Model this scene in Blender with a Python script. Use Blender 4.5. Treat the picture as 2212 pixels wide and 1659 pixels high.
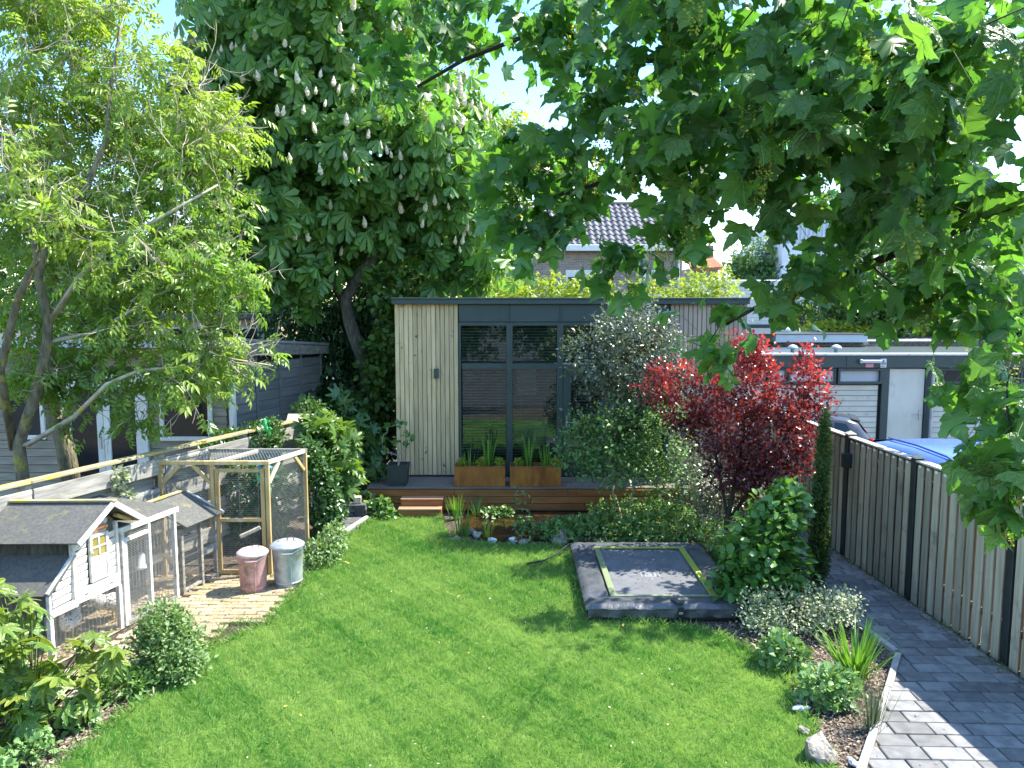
import bpy, math, random
import numpy as np
from mathutils import Matrix, Vector, Euler

for _o in list(bpy.data.objects):
    bpy.data.objects.remove(_o)
SC = bpy.context.scene
COL = SC.collection
RNG = np.random.default_rng(11)
random.seed(5)
R = math.radians

# ---------------------------------------------------------------- camera
EYE = 3.5
FPX = 1650.0                      # focal length for a 2212 pixel wide picture
TILT = math.atan(172.5 / FPX)
cam_data = bpy.data.cameras.new('camera')
cam_data.sensor_width = 36
cam_data.lens = 36 * FPX / 2212
cam_data.clip_start = 0.05
cam_data.clip_end = 1000
cam = bpy.data.objects.new('camera', cam_data)
cam.location = (0, 0, EYE)
cam.rotation_euler = (R(90) - TILT, 0, 0)
COL.objects.link(cam)
SC.camera = cam

# ---------------------------------------------------------------- sky, sun, exposure
SUN = Vector((0.40, 0.15, 0.56)).normalized()
SUN_EL = math.asin(SUN.z)
SUN_AZ = math.atan2(SUN.x, SUN.y)          # clockwise from +Y
world = bpy.data.worlds.new('World')
SC.world = world
world.use_nodes = True
wn, wl = world.node_tree.nodes, world.node_tree.links
wn.clear()
w_out = wn.new('ShaderNodeOutputWorld')
w_bg = wn.new('ShaderNodeBackground')
w_bg.inputs['Strength'].default_value = 0.15
w_sky = wn.new('ShaderNodeTexSky')
w_sky.sky_type = 'NISHITA'
w_sky.sun_disc = False
w_sky.sun_elevation = SUN_EL
w_sky.sun_rotation = SUN_AZ
w_sky.air_density = 1.0
w_sky.dust_density = 0.3
w_sky.ozone_density = 1.0
w_tc = wn.new('ShaderNodeTexCoord')
w_map = wn.new('ShaderNodeMapping')
w_map.inputs['Scale'].default_value = (1.0, 1.0, 2.6)
w_map.inputs['Location'].default_value = (1.35, 0.7, 0.62)
w_noise = wn.new('ShaderNodeTexNoise')
w_noise.inputs['Scale'].default_value = 3.2
w_noise.inputs['Detail'].default_value = 7
w_noise.inputs['Roughness'].default_value = 0.58
w_ramp = wn.new('ShaderNodeValToRGB')
w_ramp.color_ramp.elements[0].position = 0.55
w_ramp.color_ramp.elements[1].position = 0.72
w_mix = wn.new('ShaderNodeMix')
w_mix.data_type = 'RGBA'
w_mix.inputs['B'].default_value = (6.0, 6.2, 6.5, 1)
wl.new(w_tc.outputs['Generated'], w_map.inputs['Vector'])
wl.new(w_map.outputs[0], w_noise.inputs['Vector'])
wl.new(w_noise.outputs['Fac'], w_ramp.inputs['Fac'])
wl.new(w_ramp.outputs['Color'], w_mix.inputs['Factor'])
w_hs = wn.new('ShaderNodeHueSaturation')
w_hs.inputs['Saturation'].default_value = 1.27
wl.new(w_sky.outputs['Color'], w_hs.inputs['Color'])
wl.new(w_hs.outputs['Color'], w_mix.inputs['A'])
wl.new(w_mix.outputs['Result'], w_bg.inputs['Color'])
wl.new(w_bg.outputs[0], w_out.inputs['Surface'])

sun_data = bpy.data.lights.new('sun', 'SUN')
sun_data.energy = 3.7
sun_data.angle = R(0.5)
sun_data.color = (1.0, 0.95, 0.86)
sun = bpy.data.objects.new('sun', sun_data)
sun.rotation_euler = SUN.to_track_quat('Z', 'Y').to_euler()
sun.location = (20, 10, 30)
COL.objects.link(sun)

SC.view_settings.view_transform = 'Standard'
SC.view_settings.look = 'None'
SC.view_settings.exposure = 1.88
SC.view_settings.gamma = 1
SC.view_settings.use_curve_mapping = False
SC.render.engine = 'CYCLES'
SC.cycles.max_bounces = 12
SC.cycles.transparent_max_bounces = 12
SC.cycles.diffuse_bounces = 8
SC.cycles.glossy_bounces = 3
SC.cycles.transmission_bounces = 8
SC.cycles.caustics_reflective = False
SC.cycles.caustics_refractive = False
SC.cycles.sample_clamp_indirect = 6
SC.cycles.use_denoising = True

# ---------------------------------------------------------------- materials
MATS = {}

def new_mat(name):
    m = bpy.data.materials.new(name)
    m.use_nodes = True
    nt = m.node_tree
    nt.nodes.clear()
    out = nt.nodes.new('ShaderNodeOutputMaterial')
    return m, nt.nodes, nt.links, out

def coords(n, l, scale, rnd=True, kind='Object'):
    tc = n.new('ShaderNodeTexCoord')
    mp = n.new('ShaderNodeMapping')
    mp.inputs['Scale'].default_value = scale
    l.new(tc.outputs[kind], mp.inputs['Vector'])
    if rnd:
        oi = n.new('ShaderNodeObjectInfo')
        mul = n.new('ShaderNodeMath'); mul.operation = 'MULTIPLY'; mul.inputs[1].default_value = 37.0
        l.new(oi.outputs['Random'], mul.inputs[0])
        cb = n.new('ShaderNodeCombineXYZ')
        for k in range(3):
            l.new(mul.outputs[0], cb.inputs[k])
        l.new(cb.outputs[0], mp.inputs['Location'])
    return mp.outputs[0]

def noise(n, l, vec, scale, detail=4, rough=.55):
    t = n.new('ShaderNodeTexNoise')
    t.inputs['Scale'].default_value = scale
    t.inputs['Detail'].default_value = detail
    t.inputs['Roughness'].default_value = rough
    l.new(vec, t.inputs['Vector'])
    return t.outputs['Fac']

def ramp(n, l, fac, stops):
    r = n.new('ShaderNodeValToRGB')
    e = r.color_ramp.elements
    while len(e) < len(stops):
        e.new(0.5)
    for k, (p, c) in enumerate(stops):
        e[k].position = p
        e[k].color = (c[0], c[1], c[2], 1) if hasattr(c, '__len__') else (c, c, c, 1)
    l.new(fac, r.inputs['Fac'])
    return r.outputs['Color']

def mixc(n, l, fac, a, b, mode='MIX'):
    m = n.new('ShaderNodeMix'); m.data_type = 'RGBA'; m.blend_type = mode
    for sock, v in (('Factor', fac), ('A', a), ('B', b)):
        if hasattr(v, 'is_output'):
            l.new(v, m.inputs[sock])
        elif sock == 'Factor':
            m.inputs[0].default_value = v
        else:
            m.inputs[sock].default_value = (v[0], v[1], v[2], 1)
    return m.outputs['Result']

def surf(name, c1, c2, scale=(4, 4, 4), nscale=3.0, rough=.7, bump=.15, bscale=40, metal=0.0, var=.25, spots=None,
         spec=.4, detail=5, lo=.35, hi=.65, bdist=.01):
    """two colours mixed by noise, a per-object lightness change, optional spots of a third colour, fine bump"""
    m, n, l, out = new_mat(name)
    v = coords(n, l, scale)
    f = noise(n, l, v, nscale, detail)
    col = ramp(n, l, f, [(lo, c1), (hi, c2)])
    oi = n.new('ShaderNodeObjectInfo')
    mr = n.new('ShaderNodeMapRange')
    mr.inputs['To Min'].default_value = 1 - var
    mr.inputs['To Max'].default_value = 1 + var
    l.new(oi.outputs['Random'], mr.inputs['Value'])
    hs = n.new('ShaderNodeHueSaturation')
    l.new(mr.outputs[0], hs.inputs['Value'])
    l.new(col, hs.inputs['Color'])
    col = hs.outputs['Color']
    if spots:
        c3, sscale, thr, soft = spots
        v2 = coords(n, l, (1, 1, 1))
        f2 = noise(n, l, v2, sscale, 5, .62)
        r2 = ramp(n, l, f2, [(thr, 0.0), (thr + soft, 1.0)])
        col = mixc(n, l, r2, col, c3)
    b = n.new('ShaderNodeBsdfPrincipled')
    l.new(col, b.inputs['Base Color'])
    b.inputs['Roughness'].default_value = rough
    b.inputs['Metallic'].default_value = metal
    b.inputs['Specular IOR Level'].default_value = spec
    if bump:
        v3 = coords(n, l, scale)
        fb = noise(n, l, v3, bscale, 3)
        bm = n.new('ShaderNodeBump')
        bm.inputs['Strength'].default_value = bump
        bm.inputs['Distance'].default_value = bdist
        l.new(fb, bm.inputs['Height'])
        l.new(bm.outputs[0], b.inputs['Normal'])
    l.new(b.outputs[0], out.inputs['Surface'])
    MATS[name] = m
    return m

def leafmat(name, ca, cb, trans=.4, rough=.42, tcol=None, perobj=False, spec=.5, veins=None):
    """leaf: glossy upper layer over diffuse plus light passing through; colour varies leaf by leaf"""
    m, n, l, out = new_mat(name)
    if perobj:
        oi = n.new('ShaderNodeObjectInfo'); fac = oi.outputs['Random']
    else:
        at_ = n.new('ShaderNodeAttribute'); at_.attribute_name = 'tone'; fac = at_.outputs['Fac']
    col = mixc(n, l, fac, ca, cb)
    bump = None
    if perobj:                                     # pale veins that fan out from the leaf stalk
        tco = n.new('ShaderNodeTexCoord'); sp_ = n.new('ShaderNodeSeparateXYZ'); l.new(tco.outputs['Object'], sp_.inputs[0])
        def mth(op, a, b_=None):
            q = n.new('ShaderNodeMath'); q.operation = op
            for k, v in ((0, a), (1, b_)):
                if v is None: continue
                if hasattr(v, 'is_output'): l.new(v, q.inputs[k])
                else: q.inputs[k].default_value = v
            return q.outputs[0]
        ang = mth('ABSOLUTE', mth('ARCTAN2', sp_.outputs['Y'], sp_.outputs['X']))
        rad_ = mth('SQRT', mth('ADD', mth('POWER', sp_.outputs['X'], 2.0), mth('POWER', mth('ABSOLUTE', sp_.outputs['Y']), 2.0)))
        d_ = None
        for k in (veins or (0.0, .80, 1.70)):
            e_ = mth('ABSOLUTE', mth('SUBTRACT', ang, k))
            d_ = e_ if d_ is None else mth('MINIMUM', d_, e_)
        w_ = mth('MULTIPLY', d_, rad_)
        vm = n.new('ShaderNodeMapRange'); vm.inputs['From Min'].default_value = .006; vm.inputs['From Max'].default_value = .028; vm.inputs['To Min'].default_value = 1; vm.inputs['To Max'].default_value = 0
        l.new(w_, vm.inputs['Value'])
        side = n.new('ShaderNodeTexNoise'); side.inputs['Scale'].default_value = 9; l.new(tco.outputs['Object'], side.inputs['Vector'])
        col = mixc(n, l, side.outputs['Fac'], col, mixc(n, l, .3, col, (.20, .28, .05)))
        col = mixc(n, l, mth('MULTIPLY', vm.outputs[0], .38), col, (.26, .36, .11))
        bump = n.new('ShaderNodeBump'); bump.inputs['Strength'].default_value = .5; bump.inputs['Distance'].default_value = .02
        l.new(mth('ADD', mth('MULTIPLY', vm.outputs[0], -1.0), side.outputs['Fac']), bump.inputs['Height'])
    b = n.new('ShaderNodeBsdfPrincipled')
    if bump: l.new(bump.outputs[0], b.inputs['Normal'])
    l.new(col, b.inputs['Base Color'])
    b.inputs['Roughness'].default_value = rough
    b.inputs['Specular IOR Level'].default_value = spec
    t = n.new('ShaderNodeBsdfTranslucent')
    tc = tcol or (1.7, 1.6, .7)
    tcl = mixc(n, l, 1.0, col, tc, 'MULTIPLY')
    l.new(tcl, t.inputs['Color'])
    mx = n.new('ShaderNodeMixShader')
    mx.inputs['Fac'].default_value = trans
    l.new(b.outputs[0], mx.inputs[1])
    l.new(t.outputs[0], mx.inputs[2])
    l.new(mx.outputs[0], out.inputs['Surface'])
    MATS[name] = m
    return m

def glass(name, tint=(.9, .95, .93), refl=1.0):
    m, n, l, out = new_mat(name)
    fr = n.new('ShaderNodeFresnel'); fr.inputs['IOR'].default_value = 1.62
    g = n.new('ShaderNodeBsdfGlossy'); g.inputs['Roughness'].default_value = .015
    g.inputs['Color'].default_value = (refl, refl, refl, 1)
    t = n.new('ShaderNodeBsdfTransparent'); t.inputs['Color'].default_value = (*tint, 1)
    mul = n.new('ShaderNodeMath'); mul.operation = 'MULTIPLY'; mul.inputs[1].default_value = 1.15
    l.new(fr.outputs[0], mul.inputs[0])
    mx = n.new('ShaderNodeMixShader')
    l.new(mul.outputs[0], mx.inputs['Fac'])
    l.new(t.outputs[0], mx.inputs[1]); l.new(g.outputs[0], mx.inputs[2])
    l.new(mx.outputs[0], out.inputs['Surface'])
    MATS[name] = m
    return m

# wood that runs along local z (vertical), x or y is set by the scale vector
CEDAR = surf('cedar_cladding', (.73, .555, .34), (.55, .395, .215), (9, 9, .8), 2.2, .65, .2, 14, var=.20, spots=((.16, .09, .04), 9, .66, .04))
CEDAR_PALE = surf('weathered_cladding', (.46, .36, .28), (.36, .27, .20), (9, 9, .8), 2.2, .7, .2, 14, var=.15)
ANTHRA = surf('dark_green_grey_metal', (.036, .056, .056), (.045, .068, .066), (2, 2, 2), 2, .42, .03, 60, var=.05, spec=.5)
BLACK = surf('black_paint', (.018, .022, .022), (.03, .034, .034), (3, 3, 3), 3, .55, .1, 40, var=.1)
CORTEN = surf('rusted_steel', (.40, .155, .03), (.20, .07, .018), (3, 3, .9), 2.2, .8, .2, 40, var=.06, spots=((.08, .035, .015), 5, .6, .12))
HARDWOOD = surf('hardwood_fascia', (.30, .125, .04), (.20, .075, .024), (.9, 9, 9), 2.0, .55, .15, 14, var=.2)
HARDWOOD_PALE = surf('hardwood_tread', (.52, .30, .19), (.40, .21, .12), (.9, 9, 9), 2.0, .6, .15, 14, var=.12)
DECKTOP = surf('weathered_deck', (.20, .165, .14), (.13, .105, .09), (1, 9, 9), 2.0, .7, .2, 14, var=.15)
FENCE = surf('grey_fence_board', (.42, .37, .265), (.28, .245, .175), (14, 14, .7), 2.0, .8, .3, 10, var=.3, spots=((.13, .12, .085), 3, .58, .2))
FENCE_BACK = surf('shaded_brown_fence_board', (.20, .135, .085), (.13, .09, .055), (14, 14, .7), 2.0, .8, .3, 10, var=.2)  # brown back boards and rails, darkened in colour for shade between front boards
FENCE_CAP = surf('pale_fence_rail', (.55, .5, .42), (.36, .32, .25), (9, .8, 9), 2.0, .8, .3, 12, var=.1)
OLDWOOD = surf('old_grey_wood', (.36, .34, .29), (.17, .165, .145), (1.1, 10, 10), 2.2, .85, .3, 10, var=.25, spots=((.40, .38, .24), 3, .6, .1))
MOSSWOOD = surf('mossy_wood', (.40, .34, .20), (.24, .20, .13), (1.5, 9, 9), 2.5, .9, .3, 12, var=.1, spots=((.48, .38, .04), 6, .52, .12))
PINE = surf('yellow_pine', (.56, .41, .19), (.42, .29, .12), (7, 7, 1.2), 2.2, .7, .2, 14, var=.15, spots=((.60, .52, .36), 3, .58, .1))
PINE_PALE = surf('bleached_pine', (.66, .60, .48), (.5, .42, .3), (7, 7, 1.2), 2.2, .75, .2, 14, var=.1)
SHEDWOOD = surf('shed_planks', (.36, .315, .245), (.235, .205, .16), (1.0, 10, 10), 2.0, .8, .25, 10, var=.14)
SHEDSIDE = surf('shed_side_planks', (.225, .225, .21), (.155, .16, .15), (1.0, 1.0, 10), 2.0, .75, .25, 10, var=.15)
WHITE = surf('white_paint', (.80, .79, .75), (.70, .69, .64), (3, 3, 3), 3, .5, .08, 30, var=.05)
WHITE_WORN = surf('worn_white_paint', (.68, .67, .63), (.48, .46, .41), (2, 2, 10), 2.5, .7, .2, 12, var=.08, spots=((.36, .31, .24), 10, .56, .1))
FELT = surf('roofing_felt', (.135, .132, .118), (.09, .09, .082), (8, 8, 8), 4, .95, .5, 90, var=.05, spots=((.24, .22, .09), 7, .57, .2))
ZINC = surf('zinc_edge', (.50, .52, .53), (.38, .40, .41), (3, 3, 3), 2, .45, .05, 30, metal=.5, var=.05)
PAVER = surf('grey_paver', (.235, .232, .225), (.145, .145, .142), (3, 3, 3), 3, .8, .35, 60, var=.3, spots=((.24, .24, .235), 14, .64, .1))
KERB = surf('concrete_kerb', (.42, .41, .38), (.30, .29, .27), (4, 4, 4), 4, .9, .3, 60, var=.1)
BRICK = surf('yellow_brick', (.42, .34, .215), (.29, .23, .14), (4, 4, 4), 4, .9, .4, 50, var=.28, spots=((.42, .36, .05), 7, .58, .12))
WALLBRICK = surf('brown_wall_brick', (.19, .165, .14), (.125, .108, .092), (3, 3, 3), 4, .9, .3, 50, var=.3)
MORTAR = surf('mortar', (.36, .34, .31), (.28, .27, .25), (4, 4, 4), 5, .95, .2, 60)
SOIL = surf('garden_soil', (.12, .09, .065), (.055, .042, .03), (1, 1, 1), 9, 1, 1.0, 40, var=0, spots=((.30, .25, .19), 34, .60, .04), bdist=.04)
SAND = surf('sandy_ground', (.46, .38, .27), (.33, .26, .18), (1, 1, 1), 5, 1, .6, 50, var=0, spots=((.2, .16, .1), 9, .6, .1), bdist=.02)
TURF = surf('turf_base', (.12, .21, .03), (.08, .15, .02), (1, 1, 1), 3, 1, .8, 80, var=0, bdist=.02)
ASPHALT = surf('asphalt_yard', (.07, .07, .07), (.05, .05, .05), (1, 1, 1), 6, .95, .4, 80, var=0)
STONE = surf('garden_stone', (.36, .33, .28), (.20, .18, .155), (3, 3, 3), 4, .9, .6, 12, var=.2, bdist=.03)
SLATE = surf('dark_slate', (.125, .13, .135), (.08, .084, .09), (3, 3, 3), 4, .8, .5, 20, var=.25)
BARK = surf('grey_bark', (.16, .145, .115), (.07, .062, .05), (6, 6, 1.5), 4, .95, .9, 8, var=.1, bdist=.03)
BARK_MOSS = surf('mossy_bark', (.24, .21, .13), (.10, .09, .06), (5, 5, 1.5), 3, .95, .9, 8, var=.1, spots=((.34, .30, .05), 4, .55, .12), bdist=.03)
TWIG = surf('pale_twigs', (.50, .45, .34), (.30, .26, .19), (3, 3, 3), 3, .9, .3, 20, var=.1, spots=((.45, .38, .06), 4, .58, .1))
TWIG_DARK = surf('dark_twigs', (.06, .05, .035), (.03, .026, .02), (3, 3, 3), 3, .8, .2, 20)
STEM = surf('green_stems', (.16, .2, .06), (.10, .13, .04), (3, 3, 3), 3, .7, .2, 20)
POT = surf('dark_fibre_pot', (.034, .045, .046), (.05, .062, .062), (4, 4, 4), 4, .75, .15, 60, var=.05)
PADDING = surf('black_vinyl_pad', (.06, .065, .07), (.10, .105, .112), (2, 2, 2), 2.5, .36, .6, 9, var=.1, spec=.5, bdist=.02)
MATCLOTH = surf('trampoline_mesh', (.11, .118, .125), (.15, .155, .162), (2, 2, 2), 2, .65, .2, 80, var=0, spots=((.33, .31, .27), 45, .66, .04))
LIME = surf('lime_edging', (.38, .43, .07), (.30, .36, .07), (3, 3, 3), 3, .5, .1, 40, var=.08)
GREYGREEN = surf('shaded_green_edging', (.20, .25, .13), (.25, .29, .15), (3, 3, 3), 3, .5, .1, 40, var=.08)  # the lime edging where it lies in shade, with the shade in its colour
GALV = surf('galvanised_steel', (.46, .49, .52), (.33, .36, .39), (3, 3, 3), 4, .42, .1, 30, metal=.35, var=.03, spots=((.20, .17, .13), 4, .53, .15))
RUSTPINK = surf('faded_red_steel', (.56, .34, .32), (.46, .23, .22), (3, 3, 3), 4, .55, .15, 30, metal=.1, var=.03, spots=((.20, .14, .10), 5, .50, .14))
BINLID = surf('dusty_lid', (.58, .42, .41), (.62, .58, .56), (3, 3, 3), 7, .5, .1, 30, metal=.1, var=.05)
WIRE = surf('galvanised_wire', (.30, .32, .32), (.20, .22, .22), (3, 3, 3), 3, .5, 0, metal=.3)
WIRE_PALE = surf('bright_wire', (.52, .54, .54), (.40, .42, .42), (3, 3, 3), 3, .5, 0, metal=.3)
GARAGE = surf('cream_door', (.72, .665, .56), (.62, .57, .475), (1, 1, .6), 2, .5, .05, 30, var=.06, spots=((.42, .39, .33), 2.2, .58, .2))
GREYFASCIA = surf('pale_grey_fascia', (.60, .62, .66), (.55, .57, .61), (2, 2, 2), 2, .6, .05, 30, var=.03)
RENDERWALL = surf('white_render', (.72, .74, .77), (.64, .66, .70), (.3, .3, 3), 3, .8, .2, 30, var=.02)
CREAM = surf('cream_panel', (.62, .52, .36), (.56, .46, .31), (2, 2, 2), 2, .7, .05, 30, var=.03)
GREYTILE = surf('grey_roof_tile', (.15, .145, .15), (.10, .097, .10), (3, 3, 3), 4, .55, .15, 40, var=.25)
REDTILE = surf('orange_roof_tile', (.46, .20, .10), (.36, .14, .07), (3, 3, 3), 4, .8, .2, 40, var=.2, spots=((.46, .30, .05), 1.2, .58, .08))
DARKROOM = surf('room_wall', (.10, .11, .105), (.08, .09, .085), (1, 1, 1), 2, .9, 0, var=0)
BLIND = surf('blind_slat', (.34, .36, .35), (.28, .30, .29), (2, 2, 2), 2, .5, 0, var=0)
CARBLACK = surf('black_car_paint', (.035, .038, .042), (.04, .043, .047), (1, 1, 1), 2, .18, 0, var=0, spec=.8)
CARBLUE = surf('blue_car_paint', (.07, .13, .42), (.08, .15, .46), (1, 1, 1), 2, .25, 0, var=0, spec=.8)
RUBBER = surf('rubber', (.02, .02, .02), (.03, .03, .03), (3, 3, 3), 3, .8, .1, 30)
REDLAMP = surf('red_lamp', (.5, .02, .03), (.42, .015, .02), (3, 3, 3), 3, .2, 0, var=0)
CHROME = surf('brushed_steel', (.55, .56, .57), (.5, .51, .52), (3, 3, 3), 3, .3, 0, metal=.8, var=0)
ORANGE = surf('orange_sign', (.70, .17, .03), (.66, .15, .03), (3, 3, 3), 3, .5, 0, var=0)
PINKSIGN = surf('pink_sign', (.66, .22, .27), (.62, .2, .25), (3, 3, 3), 3, .5, 0, var=0)
PALEPRINT = surf('pale_print', (.78, .74, .68), (.74, .70, .64), (3, 3, 3), 3, .6, 0, var=0)
INK = surf('dark_print', (.03, .03, .03), (.04, .04, .04), (3, 3, 3), 3, .6, 0, var=0)
GREYPRINT = surf('chick_print', (.72, .72, .72), (.3, .32, .36), (1, 1, 1), 16, .6, 0, var=0)
OCHREPANE = surf('ochre_acrylic', (.32, .26, .07), (.26, .21, .06), (3, 3, 3), 3, .3, .1, 20, var=.1)
MINT = surf('bright_green_plastic', (.05, .50, .16), (.04, .42, .12), (3, 3, 3), 3, .4, 0, var=.05)
BLUEPLASTIC = surf('blue_plastic', (.06, .30, .70), (.05, .26, .62), (3, 3, 3), 3, .4, 0, var=.05)
FEATHER = surf('speckled_feathers', (.80, .78, .73), (.72, .69, .63), (3, 3, 3), 3, .9, .5, 30, var=0, spots=((.05, .05, .05), 34, .55, .04))
COMBRED = surf('red_comb', (.55, .04, .03), (.48, .03, .03), (3, 3, 3), 3, .5, 0, var=0)
BEAK = surf('horn_beak', (.50, .36, .10), (.42, .30, .08), (3, 3, 3), 3, .5, 0, var=0)
TERRACOTTA = surf('mossy_urn_clay', (.19, .185, .16), (.11, .11, .095), (3, 3, 3), 4, .85, .4, 20, var=0)
GLASS = glass('window_glass', (.80, .88, .85))
CARGLASS = glass('car_glass', (.10, .12, .12))
DARKGLASS = surf('dark_window', (.012, .015, .016), (.02, .024, .025), (1, 1, 1), 2, .06, 0, var=0, spec=.8)
FROST = surf('frosted_pane', (.50, .52, .54), (.42, .45, .47), (1, 1, 1), 2, .25, 0, var=.05, spec=.6)
CANDLE = leafmat('blossom', (.76, .66, .48), (.80, .72, .56), .2, .7, (1, .95, .9))
RACEME = leafmat('hanging_flowers', (.36, .40, .05), (.50, .50, .09), .45, .7, (1.5,1.5,.8))

wt_m, wt_n, wt_l, wt_out = new_mat('pond_water')
wt_b = wt_n.new('ShaderNodeBsdfPrincipled')
wt_v = coords(wt_n, wt_l, (1, 1, 1), False)
wt_f = noise(wt_n, wt_l, wt_v, 2.2, 4)
wt_c = ramp(wt_n, wt_l, wt_f, [(.52, (.012, .010, .006)), (.70, (.11, .045, .010))])
wt_l.new(wt_c, wt_b.inputs['Base Color'])
wt_b.inputs['Roughness'].default_value = .04
wt_bn = wt_n.new('ShaderNodeBump'); wt_bn.inputs['Strength'].default_value = .12; wt_bn.inputs['Distance'].default_value = .02
wt_l.new(noise(wt_n, wt_l, wt_v, 14, 2), wt_bn.inputs['Height'])
wt_l.new(wt_bn.outputs[0], wt_b.inputs['Normal'])
wt_l.new(wt_b.outputs[0], wt_out.inputs['Surface'])
WATER = wt_m

LEAF = {
    'grass': leafmat('grass_blade', (.065, .235, .045), (.37, .49, .15), .35, .45, (1.3, 1.4, .8), spec=.3),
    'chestnut': leafmat('chestnut_leaf', (.085, .20, .06), (.20, .34, .08), .42, .36, (1.7, 1.8, .6)),
    'walnut': leafmat('ash_leaf', (.13, .26, .045), (.38, .42, .07), .48, .36, (1.35, 1.55, .7)),
    'maple': leafmat('maple_leaf', (.055, .145, .047), (.12, .245, .06), .42, .36, (1.7, 2.0, .6)),
    'maple_big': leafmat('large_maple_leaf', (.055, .145, .047), (.12, .24, .06), .42, .34, (1.7, 2.0, .6), perobj=True),
    'dark': leafmat('dark_evergreen_leaf', (.028, .075, .028), (.06, .14, .045), .2, .45),
    'olive': leafmat('grey_evergreen_leaf', (.075, .10, .060), (.17, .20, .135), .18, .30, (1.4, 1.5, .7), spec=.7),
    'rose': leafmat('rose_leaf', (.07, .16, .05), (.16, .28, .08), .3, .38),
    'plum': leafmat('plum_leaf', (.055, .022, .027), (.37, .07, .05), .38, .32, (2.2, 1.0, .8)),
    'hydrangea': leafmat('hydrangea_leaf', (.055, .16, .03), (.125, .26, .045), .32, .36),
    'yew': leafmat('yew_needles', (.05, .10, .022), (.13, .20, .05), .15, .5),
    'varieg': leafmat('white_edged_leaf', (.14, .22, .07), (.58, .60, .42), .25, .4, (1.2, 1.2, .8)),
    'sedum': leafmat('sedum_leaf', (.12, .25, .075), (.24, .38, .14), .2, .4),
    'iris': leafmat('strap_leaf', (.07, .21, .03), (.19, .36, .06), .3, .35),
    'mint': leafmat('catmint_leaf', (.10, .20, .055), (.23, .34, .13), .28, .5),
    'fatsia': leafmat('fatsia_leaf', (.08, .19, .03), (.26, .32, .05), .33, .30, (1.6, 1.5, .5), perobj=True, spec=.6, veins=(.34, 1.03, 1.72, 2.4)),
    'lime': leafmat('lime_foliage', (.16, .29, .035), (.38, .44, .05), .42, .45, (1.5, 1.4, .6)),
    'ivy': leafmat('ivy_leaf', (.045, .11, .03), (.10, .20, .06), .25, .33),
    'cover': leafmat('ground_cover_leaf', (.08, .19, .045), (.20, .33, .10), .28, .4),
    'mid': leafmat('mid_green_leaf', (.055, .13, .028), (.13, .23, .05), .35, .42),
}
# ---------------------------------------------------------------- geometry helpers
_c, _s = math.cos(TILT), math.sin(TILT)

def at(px, py, y):
    """the world point at depth y that a spot measured in the 2212 pixel wide photograph stands for"""
    u, v = (px - 1106.0) / FPX, (829.5 - py) / FPX
    t = y / (_c + v * _s)
    return Vector((u * t, y, EYE + (v * _c - _s) * t))

WORLD = {}                          # object name -> its matrix at build time

def link(o, parent=None, M=None):
    M = M or Matrix.Identity(4)
    COL.objects.link(o)
    WORLD[o.name] = M
    if parent is not None:
        o.parent = parent
        o.matrix_parent_inverse = WORLD[parent.name].inverted()
    o.matrix_basis = M
    return o

def props(o, label=None, cat=None, group=None, kind=None):
    for k, v in (('label', label), ('category', cat), ('group', group), ('kind', kind)):
        if v:
            o[k] = v
    return o

def thing(name, label, cat, loc=(0, 0, 0), rz=0.0, group=None):
    o = bpy.data.objects.new(name, None)
    o.empty_display_size = .1
    link(o, None, Matrix.Translation(loc) @ Matrix.Rotation(rz, 4, 'Z'))
    return props(o, label, cat, group)

def chamfer_box(sx, sy, sz, b):
    """box centred on the origin with chamfered edges: 24 corners, 26 faces"""
    hx, hy, hz = sx / 2, sy / 2, sz / 2
    b = min(b, hx * .9, hy * .9, hz * .9)
    V, idx = [], {}
    for i in (-1, 1):
        for j in (-1, 1):
            for k in (-1, 1):
                for ax in range(3):
                    idx[(i, j, k, ax)] = len(V)
                    d = [b, b, b]; d[ax] = 0
                    V.append((i * (hx - d[0]), j * (hy - d[1]), k * (hz - d[2])))
    F = []
    for ax in range(3):
        a1, a2 = [(1, 2), (2, 0), (0, 1)][ax]
        for sg in (-1, 1):
            q = []
            for p, r in ((-1, -1), (1, -1), (1, 1), (-1, 1)):
                k = [0, 0, 0]; k[ax] = sg; k[a1] = p; k[a2] = r
                q.append(idx[(*k, ax)])
            F.append(q if sg > 0 else q[::-1])
        # edges along ax
        for p in (-1, 1):
            for r in (-1, 1):
                k0 = [0, 0, 0]; k0[a1] = p; k0[a2] = r
                k1 = list(k0); k0[ax] = -1; k1[ax] = 1
                q = [idx[(*k0, a1)], idx[(*k1, a1)], idx[(*k1, a2)], idx[(*k0, a2)]]
                F.append(q if p * r < 0 else q[::-1])
    for i in (-1, 1):
        for j in (-1, 1):
            for k in (-1, 1):
                q = [idx[(i, j, k, 0)], idx[(i, j, k, 1)], idx[(i, j, k, 2)]]
                F.append(q if i * j * k > 0 else q[::-1])
    return V, F

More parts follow.
